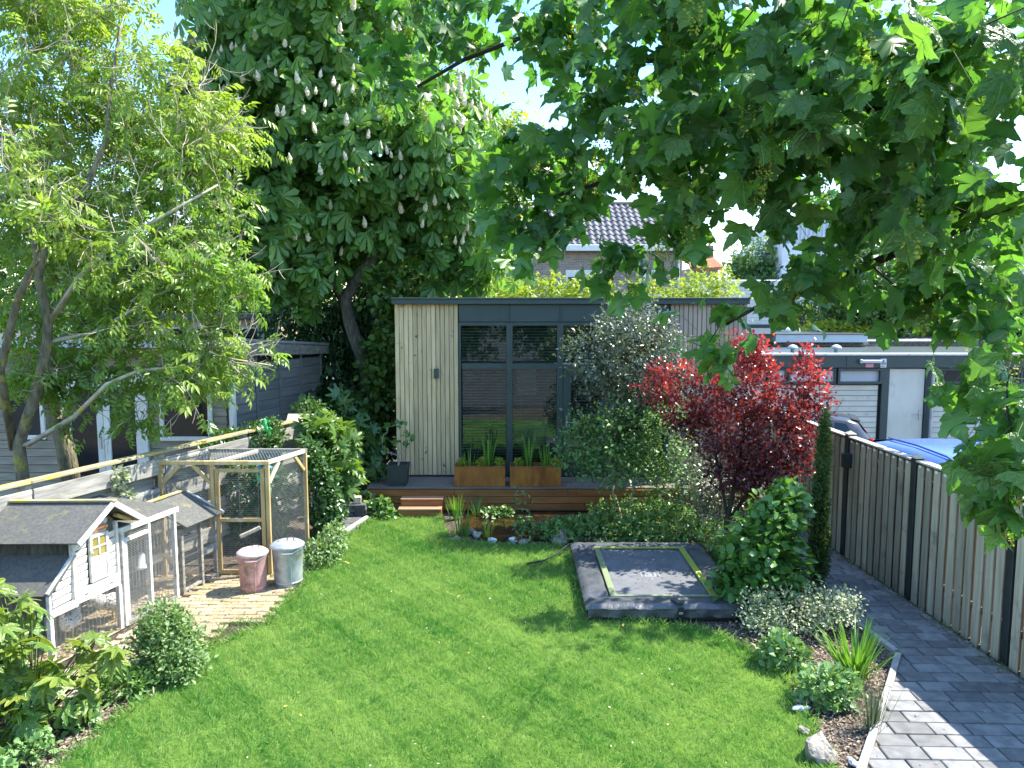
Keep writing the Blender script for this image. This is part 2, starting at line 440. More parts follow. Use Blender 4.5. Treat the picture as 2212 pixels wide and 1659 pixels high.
class MB:
    """collects shapes (in the frame M) for one mesh object"""
    def __init__(self, M=None):
        self.v, self.f, self.M = [], [], M
    def add(self, V, F, T=None):
        n = len(self.v)
        if T is not None:
            V = [T @ Vector(p) for p in V]
        if self.M is not None:
            V = [self.M @ Vector(p) for p in V]
        self.v += [tuple(p) for p in V]
        self.f += [[n + i for i in q] for q in F]
        return self
    def box(self, c, s, rot=None, b=.004):
        V, F = chamfer_box(*s, b)
        T = Matrix.Translation(c)
        if rot is not None:
            T = T @ (rot if isinstance(rot, Matrix) else Euler(rot).to_matrix().to_4x4())
        return self.add(V, F, T)
    def span(self, lo, hi, b=.004):
        return self.box([(a + c) / 2 for a, c in zip(lo, hi)], [abs(c - a) for a, c in zip(lo, hi)], None, b)
    def bar(self, p, q, w, h, b=.003, up=(0, 0, 1)):
        """rectangular bar from p to q, w wide (sideways), h high"""
        p, q = Vector(p), Vector(q)
        d = q - p; L = d.length; x = d / L
        u = Vector(up); u = (u - x * u.dot(x))
        if u.length < 1e-4:
            u = Vector((1, 0, 0)) - x * x.x
        u.normalize(); y = u.cross(x)
        T = Matrix(((x.x, y.x, u.x, (p.x + q.x) / 2), (x.y, y.y, u.y, (p.y + q.y) / 2), (x.z, y.z, u.z, (p.z + q.z) / 2), (0, 0, 0, 1)))
        V, F = chamfer_box(L, w, h, b)
        return self.add(V, F, T)
    def tube(self, pts, rad, n=6, cap=True):
        pts = [Vector(p) for p in pts]
        if not hasattr(rad, '__len__'):
            rad = [rad] * len(pts)
        V, F = [], []
        ref = None
        for i, p in enumerate(pts):
            d = (pts[min(i + 1, len(pts) - 1)] - pts[max(i - 1, 0)])
            if d.length < 1e-7: d = Vector((0, 0, 1))
            d.normalize()
            if ref is None:
                ref = Vector((1, 0, 0)) if abs(d.x) < .8 else Vector((0, 1, 0))
            a = (ref - d * ref.dot(d)).normalized(); ref = a
            c = d.cross(a)
            for k in range(n):
                t = 2 * math.pi * k / n
                V.append(p + (a * math.cos(t) + c * math.sin(t)) * rad[i])
        for i in range(len(pts) - 1):
            for k in range(n):
                k2 = (k + 1) % n
                F.append([i * n + k, i * n + k2, (i + 1) * n + k2, (i + 1) * n + k])
        if cap:
            F.append(list(range(n))[::-1]); F.append([(len(pts) - 1) * n + k for k in range(n)])
        return self.add(V, F)
    def lathe(self, c, prof, n=20, T=None):
        """profile [(radius, z)] turned round the vertical through c"""
        V, F = [], []
        for r, z in prof:
            for k in range(n):
                t = 2 * math.pi * k / n
                V.append((c[0] + r * math.cos(t), c[1] + r * math.sin(t), c[2] + z))
        m = len(prof)
        for i in range(m - 1):
            for k in range(n):
                k2 = (k + 1) % n
                F.append([i * n + k, i * n + k2, (i + 1) * n + k2, (i + 1) * n + k])
        F.append(list(range(n))[::-1]); F.append([(m - 1) * n + k for k in range(n)])
        return self.add(V, F, T)
    def prism(self, poly, z0, z1, inset=0.0):
        """convex polygon [(x, y)] extruded from z0 to z1, top edge chamfered"""
        n = len(poly)
        cx = sum(p[0] for p in poly) / n; cy = sum(p[1] for p in poly) / n
        def shr(p, d):
            dx, dy = cx - p[0], cy - p[1]; L = math.hypot(dx, dy) or 1
            return (p[0] + dx / L * d * 1.4, p[1] + dy / L * d * 1.4)
        V = [(p[0], p[1], z0) for p in poly] + [(p[0], p[1], z1 - inset) for p in poly] + [(*shr(p, inset), z1) for p in poly]
        F = [list(range(n))[::-1], [2 * n + k for k in range(n)]]
        for r in (0, 1):
            for k in range(n):
                k2 = (k + 1) % n
                F.append([r * n + k, r * n + k2, (r + 1) * n + k2, (r + 1) * n + k])
        return self.add(V, F)
    def slab(self, quad, thick):
        """four corners, thickened downward along the normal"""
        q = [Vector(p) for p in quad]
        nrm = (q[1] - q[0]).cross(q[3] - q[0]).normalized()
        if nrm.z < 0: nrm = -nrm; q = q[::-1]
        lo = [p - nrm * thick for p in q]
        return self.add(q + lo, [[0, 1, 2, 3], [7, 6, 5, 4], [0, 4, 5, 1], [1, 5, 6, 2], [2, 6, 7, 3], [3, 7, 4, 0]])
    def build(self, name, mat, parent=None, smooth=False, label=None, kind=None):
        me = bpy.data.meshes.new(name)
        me.from_pydata(self.v, [], self.f)
        me.materials.append(mat)
        if smooth:
            me.polygons.foreach_set('use_smooth', [True] * len(me.polygons))
        me.update()
        o = bpy.data.objects.new(name, me)
        link(o, parent)
        return props(o, label, None, None, kind)

_BOXES = {}

def piece(name, size, mat, parent, M, b=.004):
    """one brick, board or tile: an object of its own that shares the mesh of its size"""
    key = (tuple(round(s, 3) for s in size), mat.name, b)
    me = _BOXES.get(key)
    if me is None:
        V, F = chamfer_box(*size, b)
        me = bpy.data.meshes.new(name)
        me.from_pydata(V, [], F); me.materials.append(mat); me.update()
        _BOXES[key] = me
    return link(bpy.data.objects.new(name, me), parent, M)

def TR(loc, rz=0.0, rx=0.0, ry=0.0):
    return Matrix.Translation(loc) @ Euler((rx, ry, rz)).to_matrix().to_4x4()

def copy_thing(o, M):
    """a copy of a thing, its parts and their sub-parts, moved by the matrix M"""
    def rec(src, parent):
        c = src.copy(); COL.objects.link(c)
        WORLD[c.name] = WORLD[src.name]
        if parent is None:
            c.matrix_basis = M @ WORLD[src.name]
        else:
            c.parent = parent
        for ch in list(src.children):
            rec(ch, c)
        return c
    return rec(o, None)

def sheet(name, poly, z, mat, kind='structure'):
    me = bpy.data.meshes.new(name)
    me.from_pydata([(p[0], p[1], z) for p in poly], [], [list(range(len(poly)))])
    me.materials.append(mat); me.update()
    o = bpy.data.objects.new(name, me); link(o)
    return props(o, kind=kind)

def clip_poly(poly, a, b):
    """part of poly left of the directed line a -> b"""
    out = []
    def side(p): return (b[0] - a[0]) * (p[1] - a[1]) - (b[1] - a[1]) * (p[0] - a[0])
    for i in range(len(poly)):
        p, q = poly[i], poly[(i + 1) % len(poly)]
        sp, sq = side(p), side(q)
        if sp >= 0: out.append(p)
        if sp * sq < 0:
            t = sp / (sp - sq)
            out.append((p[0] + (q[0] - p[0]) * t, p[1] + (q[1] - p[1]) * t))
    return out

def area(poly):
    return abs(sum(poly[i][0] * poly[(i + 1) % len(poly)][1] - poly[(i + 1) % len(poly)][0] * poly[i][1] for i in range(len(poly)))) / 2 if len(poly) > 2 else 0

def inside(px, py, poly):
    """numpy point in polygon"""
    c = np.zeros(px.shape, bool); n = len(poly)
    for i in range(n):
        x1, y1 = poly[i]; x2, y2 = poly[(i + 1) % n]
        cond = ((y1 > py) != (y2 > py)) & (px < (x2 - x1) * (py - y1) / ((y2 - y1) or 1e-9) + x1)
        c ^= cond
    return c

# ---------------------------------------------------------------- leaves, branches, plants
def tmpl(V, F):
    return np.array(V, float), F

def fold_leaf(w=.3, droop=.15, up=.06):
    """pointed oval leaf folded along its midrib"""
    V = [(0, 0, 0), (.35, w * .9, up), (.72, w * .72, up - droop * .5), (1, 0, -droop), (.72, -w * .72, up - droop * .5), (.35, -w * .9, up), (.5, 0, -droop * .15)]
    return tmpl(V, [[0, 6, 2, 1], [6, 3, 2], [0, 5, 4, 6], [6, 4, 3]])

def diamond_leaf(w=.25, droop=.12):
    return tmpl([(0, 0, 0), (.5, w, .05), (1, 0, -droop), (.5, -w, .05)], [[0, 2, 1], [0, 3, 2]])

def compound(leaflet, placements):
    V, F = [], []
    lv, lf = leaflet
    for ang, off, s, tilt in placements:
        n = len(V)
        ca, sa = math.cos(ang), math.sin(ang)
        for x, y, z in lv:
            x, z = x * math.cos(tilt) + z * math.sin(tilt), -x * math.sin(tilt) + z * math.cos(tilt)
            V.append((off[0] + s * (x * ca - y * sa), off[1] + s * (x * sa + y * ca), off[2] + s * z))
        F += [[n + i for i in f] for f in lf]
    return tmpl(V, F)

OBOV = tmpl([(0, 0, 0), (.45, .11, .03), (.78, .19, .01), (1, 0, -.08), (.78, -.19, .01), (.45, -.11, .03)], [[0, 3, 2, 1], [0, 5, 4, 3]])
T_CHEST = compound(OBOV, [(R(a), (0, 0, 0), s, R(t)) for a, s, t in ((0, 1, 25), (38, .95, 30), (-38, .95, 30), (80, .75, 40), (-80, .75, 40), (125, .5, 45), (-125, .5, 45))])
T_PINN = compound(diamond_leaf(.2, .25), [(0, (.66, 0, -.05), .42, .3)] + [(sg * R(52), (x, 0, -.05 * x), s, .3) for x, s in ((.2, .34), (.42, .40), (.62, .38)) for sg in (1, -1)])
T_OVAL = fold_leaf(.30)
T_BROAD = fold_leaf(.40, .22)
T_SMALL = diamond_leaf(.30)
T_NARROW = diamond_leaf(.14, .2)
T_TRI = compound(diamond_leaf(.32), [(0, (.25, 0, 0), .7, .2), (R(70), (.2, 0, 0), .55, .2), (-R(70), (.2, 0, 0), .55, .2)])

def maple_tmpl(seed=0, rough=.02):
    r = random.Random(seed)
    half = [(-.10, .07), (-.08, .19), (-.15, .30), (-.03, .33), (.02, .41), (.12, .37), (.20, .355), (.29, .44), (.37, .50), (.45, .58), (.58, .63), (.585, .53), (.66, .47),
            (.62, .38), (.60, .30), (.55, .255), (.63, .27), (.70, .255), (.75, .28), (.79, .20), (.87, .165), (.92, .10), (.98, .05)]
    tip = (1.06, 0)
    ring = [(0, 0)] + half + [tip] + [(x, -y) for x, y in half[::-1]]
    ring = [(x + r.uniform(-rough, rough), y + r.uniform(-rough, rough)) for x, y in ring]
    cu, dr = r.uniform(.2, .75), r.uniform(.15, .65)
    def z(x, y): return -dr * (x - .25) ** 2 - cu * y * y + .045 * math.sin(8 * x + 4 * y + seed) + .03 * math.sin(13 * y + seed * 2)
    V = [(x, y, z(x, y)) for x, y in ring]
    mid = [(.2, 0), (.45, 0), (.72, 0)]
    n = len(V)
    V += [(x, y, z(x, y) - .035) for x, y in mid]
    F = []
    m = len(ring)
    for i in range(m):
        j = (i + 1) % m
        x = (ring[i][0] + ring[j][0]) / 2
        k = n + (0 if x < .40 else 1 if x < .66 else 2)
        F.append([k, i, j])
    tipi = 1 + len(half)
    # close the seams between the three centres
    for i in range(m):
        j = (i + 1) % m; k2 = (i + 2) % m
        a, b = F[i][0], F[j][0]
        if a != b:
            F.append([a, j, b])
    return tmpl(V, F)

def fatsia_tmpl(seed=0, lobes=8):
    r = random.Random(seed)
    V, F = [(0, 0, 0)], []
    A = [math.radians(-138 + 276 * k / (lobes - 1)) for k in range(lobes)]
    ring = []
    for k, a in enumerate(A):
        L = (.62 + .38 * math.cos(a / 1.9)) * r.uniform(.92, 1.06)
        da = R(276 / (lobes - 1))
        if k == 0: ring.append((.32 * L, a - da * .5))
        ring += [(.62 * L, a - da * .30), (.86 * L, a - da * .16), (L, a), (.86 * L, a + da * .16), (.62 * L, a + da * .30), (.46, a + da * .5)]
    for q, a in ring:
        V.append((q * math.cos(a), q * math.sin(a), -.30 * q * q + .05 * math.sin(a * 7)))
    mids = []
    for k, a in enumerate(A):
        mids.append(len(V)); V.append((.55 * math.cos(a), .55 * math.sin(a), -.12))
    n = len(ring)
    for i in range(n - 1):
        k = min(i // 6, lobes - 1)
        F.append([mids[k], 1 + i, 2 + i])
    for k in range(lobes):
        F.append([0, 1 + 6 * k, mids[k]]); F.append([0, mids[k], 1 + min(6 * k + 6, n - 1)])
    return tmpl(V, F)

def nrm(a):
    return a / np.maximum(np.linalg.norm(a, axis=1, keepdims=True), 1e-9)

def scatter(name, T, P, F, N, S, mat, parent=None, tone=None, kind=None, smooth=False):
    """many leaves in one mesh; P places, F forward directions, N approximate upper sides, S sizes"""
    tv, tf = T
    P = np.asarray(P, float); n = len(P)
    X = nrm(np.asarray(F, float))
    Z = np.asarray(N, float); Z = nrm(Z - (Z * X).sum(1, keepdims=True) * X)
    Y = np.cross(Z, X)
    S = np.broadcast_to(np.asarray(S, float), (n,))[:, None, None]
    V = P[:, None] + S * (tv[None, :, 0:1] * X[:, None] + tv[None, :, 1:2] * Y[:, None] + tv[None, :, 2:3] * Z[:, None])
    nv = len(tv)
    lt = np.array([len(f) for f in tf]); loops = np.concatenate([np.array(f) for f in tf])
    L = (loops[None] + (np.arange(n) * nv)[:, None]).ravel()
    tot = np.tile(lt, n)
    st = np.concatenate([[0], np.cumsum(tot)[:-1]])
    me = bpy.data.meshes.new(name)
    me.vertices.add(n * nv); me.vertices.foreach_set('co', V.ravel().astype(np.float32))
    me.loops.add(len(L)); me.loops.foreach_set('vertex_index', L.astype(np.int32))
    me.polygons.add(len(tot)); me.polygons.foreach_set('loop_start', st.astype(np.int32)); me.polygons.foreach_set('loop_total', tot.astype(np.int32))
    if smooth: me.polygons.foreach_set('use_smooth', np.ones(len(tot), bool))
    if tone is None: tone = RNG.random(n)
    a = me.attributes.new('tone', 'FLOAT', 'FACE')
    a.data.foreach_set('value', np.repeat(np.clip(tone, 0, 1), len(tf)).astype(np.float32))
    me.update(calc_edges=True)
    me.materials.append(mat)
    o = bpy.data.objects.new(name, me); link(o, parent)
    return props(o, None, None, None, kind)

def rnd_dir(n):
    return nrm(RNG.normal(size=(n, 3)))

def blobs(n, parts, shell=.55, clump=0, cs=.18):
    """n points in ellipsoids [(centre, radii, weight)], denser near the surface; returns points, outward directions.
    clump > 0 gathers them round that many centres, so that gaps open between"""
    w = np.array([p[2] if len(p) > 2 else p[1][0] * p[1][1] + p[1][1] * p[1][2] + p[1][0] * p[1][2] for p in parts], float)
    k = RNG.choice(len(parts), clump or n, p=w / w.sum())
    C = np.array([tuple(p[0]) for p in parts])[k]; Rr = np.array([tuple(p[1]) for p in parts])[k]
    d = rnd_dir(len(k)); rr = shell + (1 - shell) * RNG.random(len(k)) ** .6
    ph = RNG.random(6) * 6.3
    rr = rr * (1 + .16 * np.sin(4.1 * d[:, 0] + ph[0] + k) * np.sin(3.7 * d[:, 2] + ph[1]) + .12 * np.sin(8.3 * d[:, 2] + ph[2] + 2 * k) * np.sin(7.1 * d[:, 0] + 5 * d[:, 1] + ph[3]))
    rr = rr * np.where(RNG.random(len(k)) < .08, 1 + .22 * RNG.random(len(k)), 1)
    Q = C + d * Rr * rr[:, None]
    if not clump:
        return Q, nrm(d / Rr)
    j = RNG.integers(0, clump, n)
    g = RNG.normal(size=(n, 3)) * cs
    P = Q[j] + g
    return P, nrm(P - C[j]), Q

def grow(paths, targets, radii, rtip=.004, expo=2.4, seg=.25, jit=.05, sag=.0):
    """a skeleton: given trunk paths, then a limb from the nearest node to each target; returns chains [(points, radii)]"""
    pos, par, rmin = [], [], []
    for path, rad in zip(paths, radii):
        prev = -1
        if pos:
            d = [(Vector(path[0]) - q).length for q in pos]; prev = int(np.argmin(d))
        for p, r in zip(path, rad):
            pos.append(Vector(p)); par.append(prev); rmin.append(r); prev = len(pos) - 1
    n0 = len(pos)
    targets = [Vector(t) for t in targets]
    targets.sort(key=lambda t: min((t - q).length for q in pos[:n0]))
    arr = np.array([tuple(p) for p in pos])
    for t in targets:
        tv = np.array(tuple(t))
        d = np.linalg.norm(arr - tv, axis=1) + .25 * np.maximum(arr[:, 2] - tv[2], 0)
        i = int(np.argmin(d)); a = pos[i]; L = (t - a).length
        k = max(1, int(L / seg)); prev = i; new = []
        for s in range(1, k + 1):
            u = s / k
            p = a.lerp(t, u) + Vector((random.gauss(0, jit), random.gauss(0, jit), random.gauss(0, jit) + sag * math.sin(math.pi * u) * L))
            if s == k: p = t
            pos.append(p); par.append(prev); rmin.append(0); prev = len(pos) - 1; new.append(tuple(p))
        arr = np.concatenate([arr, np.array(new)])
    N = len(pos); A = [0.0] * N; kids = [[] for _ in range(N)]
    for i in range(N):
        if par[i] >= 0: kids[par[i]].append(i)
    for i in range(N - 1, -1, -1):
        if not kids[i]: A[i] += rtip ** expo
        if par[i] >= 0 and par[i] < i: A[par[i]] += A[i]
    rad = [max(A[i] ** (1 / expo), rmin[i]) for i in range(N)]
    chains, stack = [], [(i, -1) for i in range(N) if par[i] < 0]
    while stack:
        i, p0 = stack.pop()
        ch = [] if p0 < 0 else [p0]
        while True:
            ch.append(i)
            if not kids[i]: break
            ks = sorted(kids[i], key=lambda k: -rad[k])
            for k in ks[1:]: stack.append((k, i))
            i = ks[0]
        rs = [rad[k] for k in ch]
        if p0 >= 0 and len(rs) > 1: rs[0] = min(rs[0], rs[1] * 1.25)
        if len(ch) > 1: chains.append(([pos[k] for k in ch], rs))
    return chains

def draw_chains(chains, mat, parent, name='branches', thick=None, lo=0):
    mb = MB()
    for pts, rs in chains:
        mb.tube(pts, rs, 9 if rs[0] > .06 else 5 if rs[0] > .012 else 3, cap=False)
    return mb.build(name, mat, parent, smooth=True)

def bush(name, label, cat, base, parts, T, n, size, mat, stem=STEM, clump=0, cs=.1, shell=.5, up=.4, outw=.7, droop=0.0, tone=None, group=None,
         nstem=24, rtip=.004, tone_top=None, sizevar=.35, base_r=.02, stem_jit=.03):
    """a shrub: stems from the base to points in the ellipsoids, leaves around them"""
    root = thing(name, label, cat, base, 0, group)
    if clump:
        P, O, Q = blobs(n, parts, shell, clump, cs)
    else:
        P, O = blobs(n, parts, shell)
        Q = P
    keep = P[:, 2] > base[2] + .01
    P, O = P[keep], O[keep]
    n = len(P)
    F = O * outw + RNG.normal(size=(n, 3)) * .6 + np.array([0, 0, up - .2 - droop])
    N = O * .6 + np.array([0, 0, 1.0]) + RNG.normal(size=(n, 3)) * .45
    S = size * (1 + sizevar * (RNG.random(n) * 2 - 1))
    tn = RNG.random(n) * .8 + .1 if tone is None else tone(P, O)
    scatter('foliage', T, P, F, N, S, mat, root, tn)
    if nstem:
        sel = Q[RNG.choice(len(Q), min(nstem, len(Q)), replace=False)]
        sel = sel[sel[:, 2] > base[2] + .03]
        paths = [[Vector(base) - Vector((0, 0, .05)), Vector(base) + Vector((0, 0, .06))]]
        draw_chains(grow(paths, sel, [[base_r, base_r]], rtip, 2.2, .15, stem_jit), stem, root, 'stems')
    return root

def straps(name, label, cat, base, n, length, width, spread, mat, group=None, tone=None, rad=.06, parent=None, part='leaf_blade', upright=1.0, stiff=.5):
    """a tuft of long strap leaves; every blade is a part"""
    root = parent or thing(name, label, cat, base, 0, group)
    for k in range(n):
        a = random.uniform(0, 2 * math.pi); tl = random.uniform(.1, 1) * spread
        L = length * random.uniform(.6, 1.05)
        b = Vector(base) + Vector((math.cos(a), math.sin(a), 0)) * rad * random.random()
        d = Vector((math.cos(a) * tl, math.sin(a) * tl, upright)).normalized()
        side = Vector((-math.sin(a), math.cos(a), 0))
        V, F = [], []
        p = b.copy(); seg = 6
        for s in range(seg + 1):
            u = s / seg
            w = width * (1 - u ** 2.2) * .5 + .0006
            nrmv = side.cross(d).normalized()
            V += [p - side * w, p + nrmv * w * -.35, p + side * w]
            p = p + d * (L / seg)
            d = (d + Vector((0, 0, -1)) * (1 - stiff) * .33 * u * (tl + .25)).normalized()
        for s in range(seg):
            i = s * 3
            F += [[i, i + 1, i + 4, i + 3], [i + 1, i + 2, i + 5, i + 4]]
        me = bpy.data.meshes.new(part); me.from_pydata([tuple(v) for v in V], [], F)
        at_ = me.attributes.new('tone', 'FLOAT', 'FACE'); t0 = random.random()
        at_.data.foreach_set('value', [t0] * len(F))
        me.materials.append(mat); me.update()
        link(bpy.data.objects.new(part, me), root)
    return root

def rock(name, label, c, s, mat=STONE, cat='rock', group=None, seed=0, parent=None):
    r = random.Random(seed)
    import bmesh
    bm = bmesh.new(); bmesh.ops.create_icosphere(bm, subdivisions=3, radius=1)
    ph = [r.uniform(0, 6) for _ in range(9)]
    for v in bm.verts:
        p = v.co
        k = 1 + .16 * math.sin(3 * p.x + ph[0]) * math.sin(3 * p.y + ph[1]) + .10 * math.sin(6 * p.z + ph[2] + 4 * p.x) + .06 * math.sin(11 * p.y + ph[3]) + r.uniform(-.03, .03)
        for m in range(5):   # a few flat cleaved faces
            d = Vector((math.sin(ph[m] * 3), math.cos(ph[m + 2] * 5), math.sin(ph[m + 4] * 7))).normalized()
            q = p.dot(d)
            if q > .62: k *= .62 / q
        v.co = Vector((p.x * s[0] * k, p.y * s[1] * k, p.z * s[2] * k))
    me = bpy.data.meshes.new(name); bm.to_mesh(me); bm.free(); me.materials.append(mat)
    o = bpy.data.objects.new(name, me); link(o, parent, Matrix.Translation(c) @ Matrix.Rotation(r.uniform(0, 6), 4, 'Z'))
    return props(o, label, cat if label else None, group)

def wire_panel(name, o, ux, uy, w, h, parent, mat=WIRE, cell=.04, r=.0012, hexa=True, dx=.012, dy=.05, outline=None):
    """wire netting: hexagons, or a grid with pitch dx (along ux) and dy (along uy)"""
    o, ux, uy = Vector(o), Vector(ux).normalized(), Vector(uy).normalized()
    nz = ux.cross(uy)
    segs = []
    def ok(x, y): return -1e-6 <= x <= w + 1e-6 and -1e-6 <= y <= h + 1e-6 and (outline is None or outline(x, y))
    if hexa:
        a = cell; hh = a * .9
        rows = int(h / (hh * .75)) + 2; cols = int(w / a) + 2
        for j in range(rows):
            for i in range(cols):
                x = i * a + (a / 2 if j % 2 else 0); y = j * hh * .75
                t, l, q = (x, y + hh * .25), (x - a / 2, y), (x + a / 2, y)
                for s in ((t, l), (t, q), (t, (x, y + hh * .5))):
                    segs.append(s)
    else:
        for i in range(int(w / dx) + 1): segs.append(((i * dx, 0), (i * dx, h)))
        for j in range(int(h / dy) + 1): segs.append(((0, j * dy), (w, j * dy)))
    V, F = [], []
    for (x1, y1), (x2, y2) in segs:
        if hexa and not (ok(x1, y1) and ok(x2, y2)): continue
        p, q = o + ux * x1 + uy * y1, o + ux * x2 + uy * y2
        d = (q - p).normalized(); s = d.cross(nz).normalized()
        n = len(V)
        for e in (p, q):
            V += [e + s * r, e - s * r * .5 + nz * r * .87, e - s * r * .5 - nz * r * .87]
        F += [[n, n + 1, n + 4, n + 3], [n + 1, n + 2, n + 5, n + 4], [n + 2, n, n + 3, n + 5]]
    mb = MB(); mb.add(V, F)
    return mb.build(name, mat, parent, kind=None)
# ================================================================ the setting
g_ = sheet('ground', [(-400, -500), (400, -500), (400, 600), (-400, 600)], -.06, ASPHALT)
sheet('garden_soil', [(-6.6, 1), (5.25, 1), (4.75, 12), (4.75, 24), (-4, 24), (-12, 24), (-12, 1)], -.02, SOIL)
LAWN = [(-3.75, 4.2), (-3.48, 5.46), (-3.27, 6.64), (-3.13, 7.42), (-2.72, 8.12), (-2.60, 9.3), (-2.68, 10.5), (-2.36, 12.0), (-2.2, 12.45), (-1.25, 12.5), (-1.0, 11.25),
        (-.55, 10.9), (.25, 10.82), (.85, 10.75), (.84, 8.35), (1.55, 8.12), (2.05, 7.98), (2.42, 7.5), (2.58, 6.9), (2.52, 6.2), (2.40, 5.4), (2.2, 4.2)]
sheet('lawn', LAWN, -.012, TURF)

def make_grass():
    n = 330000
    lo, hi = np.array([-3.8, 4.2]), np.array([2.7, 12.6])
    u = RNG.random(n)
    y = 4.2 + 8.4 * u ** 1.45
    x = lo[0] + (hi[0] - lo[0]) * RNG.random(n)
    edge = RNG.normal(size=(n, 2)) * .035
    ok = inside(x + edge[:, 0], y + edge[:, 1], LAWN)
    x, y = x[ok], y[ok]; n = len(x)
    P = np.stack([x, y, np.full(n, -.012)], 1)
    def fld(s, p): return np.sin(x * s + p) * np.cos(y * s * 1.13 + p * 2.1) + .6 * np.sin(x * s * 2.3 + y * s * 1.7 + p)
    patch = .5 + .20 * fld(1.9, 1.0) + .15 * fld(5.1, 2.0) + .15 * fld(12.0, .4) + .16 * fld(31.0, 1.7)
    a = RNG.random(n) * 6.283 * .6 + 2.2 * fld(9.0, .3)
    lean = np.where(RNG.random(n) < .55, .2 + .5 * RNG.random(n), .8 + 1.2 * RNG.random(n))
    F = np.stack([np.cos(a) * lean, np.sin(a) * lean, np.full(n, .9)], 1)
    N = np.stack([np.cos(a + 1.57), np.sin(a + 1.57), np.full(n, .2)], 1)
    tone = np.clip(patch * .72 - .10 + .42 * RNG.random(n), 0, 1)
    tone[RNG.random(n) < .05] = 1
    S = (.034 + .036 * RNG.random(n)) * (1.05 - .30 * patch) * (1 + .035 * np.maximum(y - 6, 0))
    T = tmpl([(0, .055, 0), (0, -.055, 0), (.6, .035, .06), (.6, -.035, .06), (1.0, 0, .2)], [[1, 0, 2, 3], [3, 2, 4]])
    scatter('grass', T, P, F, N, S, LEAF['grass'], None, tone, 'stuff')
make_grass()

# brick terrace -------------------------------------------------------------
TERR = [(-4.45, 6.5), (-3.55, 6.5), (-3.32, 7.0), (-3.2, 7.42), (-3.12, 7.45), (-3.12, 8.12), (-2.70, 8.12), (-2.62, 9.25), (-2.72, 9.62), (-3.86, 9.62), (-3.98, 9.0), (-4.12, 8.0)]
terrace = sheet('terrace', TERR, -.010, SAND)
yy, row = 6.52, 0
while yy < 9.6:
    d = .098
    xx = -4.6 + (row % 2) * .11 + random.uniform(-.01, .01)
    while xx < -2.5:
        Lb = .212
        cx, cy = xx + Lb / 2, yy + d / 2
        if all(inside(np.array([px]), np.array([py]), TERR)[0] for px, py in ((xx + .03, cy), (xx + Lb - .03, cy))) and not (cx < -3.75 and cy < 7.6):
            piece('brick', (Lb - .008, d - .010, .06), BRICK, terrace, TR((cx, cy, -.008 + random.uniform(-.004, .006)), random.uniform(-.015, .015), random.uniform(-.03, .03), random.uniform(-.02, .02)), .006)
        xx += Lb
    yy += d; row += 1

# garden path of grey pavers ----------------------------------------------------
PATH = [(2.1, 4.55), (2.68, 5.46), (3.93, 7.36), (3.82, 8.2), (3.86, 13.2), (4.45, 13.2), (4.89, 4.2), (2.0, 4.2)]
path = sheet('path', PATH, -.008, SOIL)
PA = [((2.0, 4.41), (3.93, 7.36)), ((3.93, 7.36), (3.82, 8.2)), ((3.82, 8.2), (3.86, 13.2))]
yy, row = 4.3, 0
while yy < 13.3:
    d = .178
    xx = 1.5 + [0, .15, .07, .22][row % 4] + random.uniform(-.02, .02)
    while xx < 4.95:
        Lb = random.choice((.27, .30, .30, .33))
        q = [(xx + .005, yy + .005), (xx + Lb - .006, yy + .004), (xx + Lb - .006, yy + d - .006), (xx + .005, yy + d - .006)]
        q = [(a + (b_ - 8) * .012 + random.uniform(-.003, .003), b_ - (a - 3.5) * .03 + random.uniform(-.003, .003)) for a, b_ in q]
        edge = PA[0] if yy < 7.25 else PA[1] if yy < 8.2 else PA[2]
        c = clip_poly(q, edge[1], edge[0]); c = clip_poly(c, (4.90, 4.0), (4.41, 14))
        if area(c) > .006:
            m = MB(); m.prism(c, -.05, .010 + random.uniform(-.003, .003), .006)
            if yy < 11 or row % 1 == 0:
                m.build('paver', PAVER, path)
        xx += Lb
    yy += d; row += 1
kerb_root = thing('path_edging', 'pale concrete edging strip between the flower bed and the grey path', 'edging', (2.68, 5.46, 0))
kp = [(1.95, 4.30), (2.48, 5.12), (3.02, 5.94), (3.46, 6.61), (3.90, 7.30)]
for p, q in zip(kp[:-1], kp[1:]):
    V = Vector((q[0] - p[0], q[1] - p[1], 0)); L = V.length
    piece('kerb_block', (L - .008, .06, .14), KERB, kerb_root, TR(((p[0] + q[0]) / 2 - .035, (p[1] + q[1]) / 2 + .02, -.03), math.atan2(V.y, V.x)), .006)
for p, q in (((3.89, 7.40), (3.80, 8.15)), ((3.80, 8.18), (3.81, 9.1))):
    V = Vector((q[0] - p[0], q[1] - p[1], 0)); L = V.length
    piece('kerb_block', (L - .008, .06, .12), KERB, kerb_root, TR(((p[0] + q[0]) / 2, (p[1] + q[1]) / 2, -.035), math.atan2(V.y, V.x)), .006)

# pond --------------------------------------------------------------------------------
POND = [(-.78, 12.66), (-.82, 11.9), (-.70, 11.35), (-.45, 11.08), (.1, 11.02), (.7, 11.15), (1.3, 11.5), (2.2, 11.9), (2.4, 12.66)]
sheet('water', POND, .004, WATER)

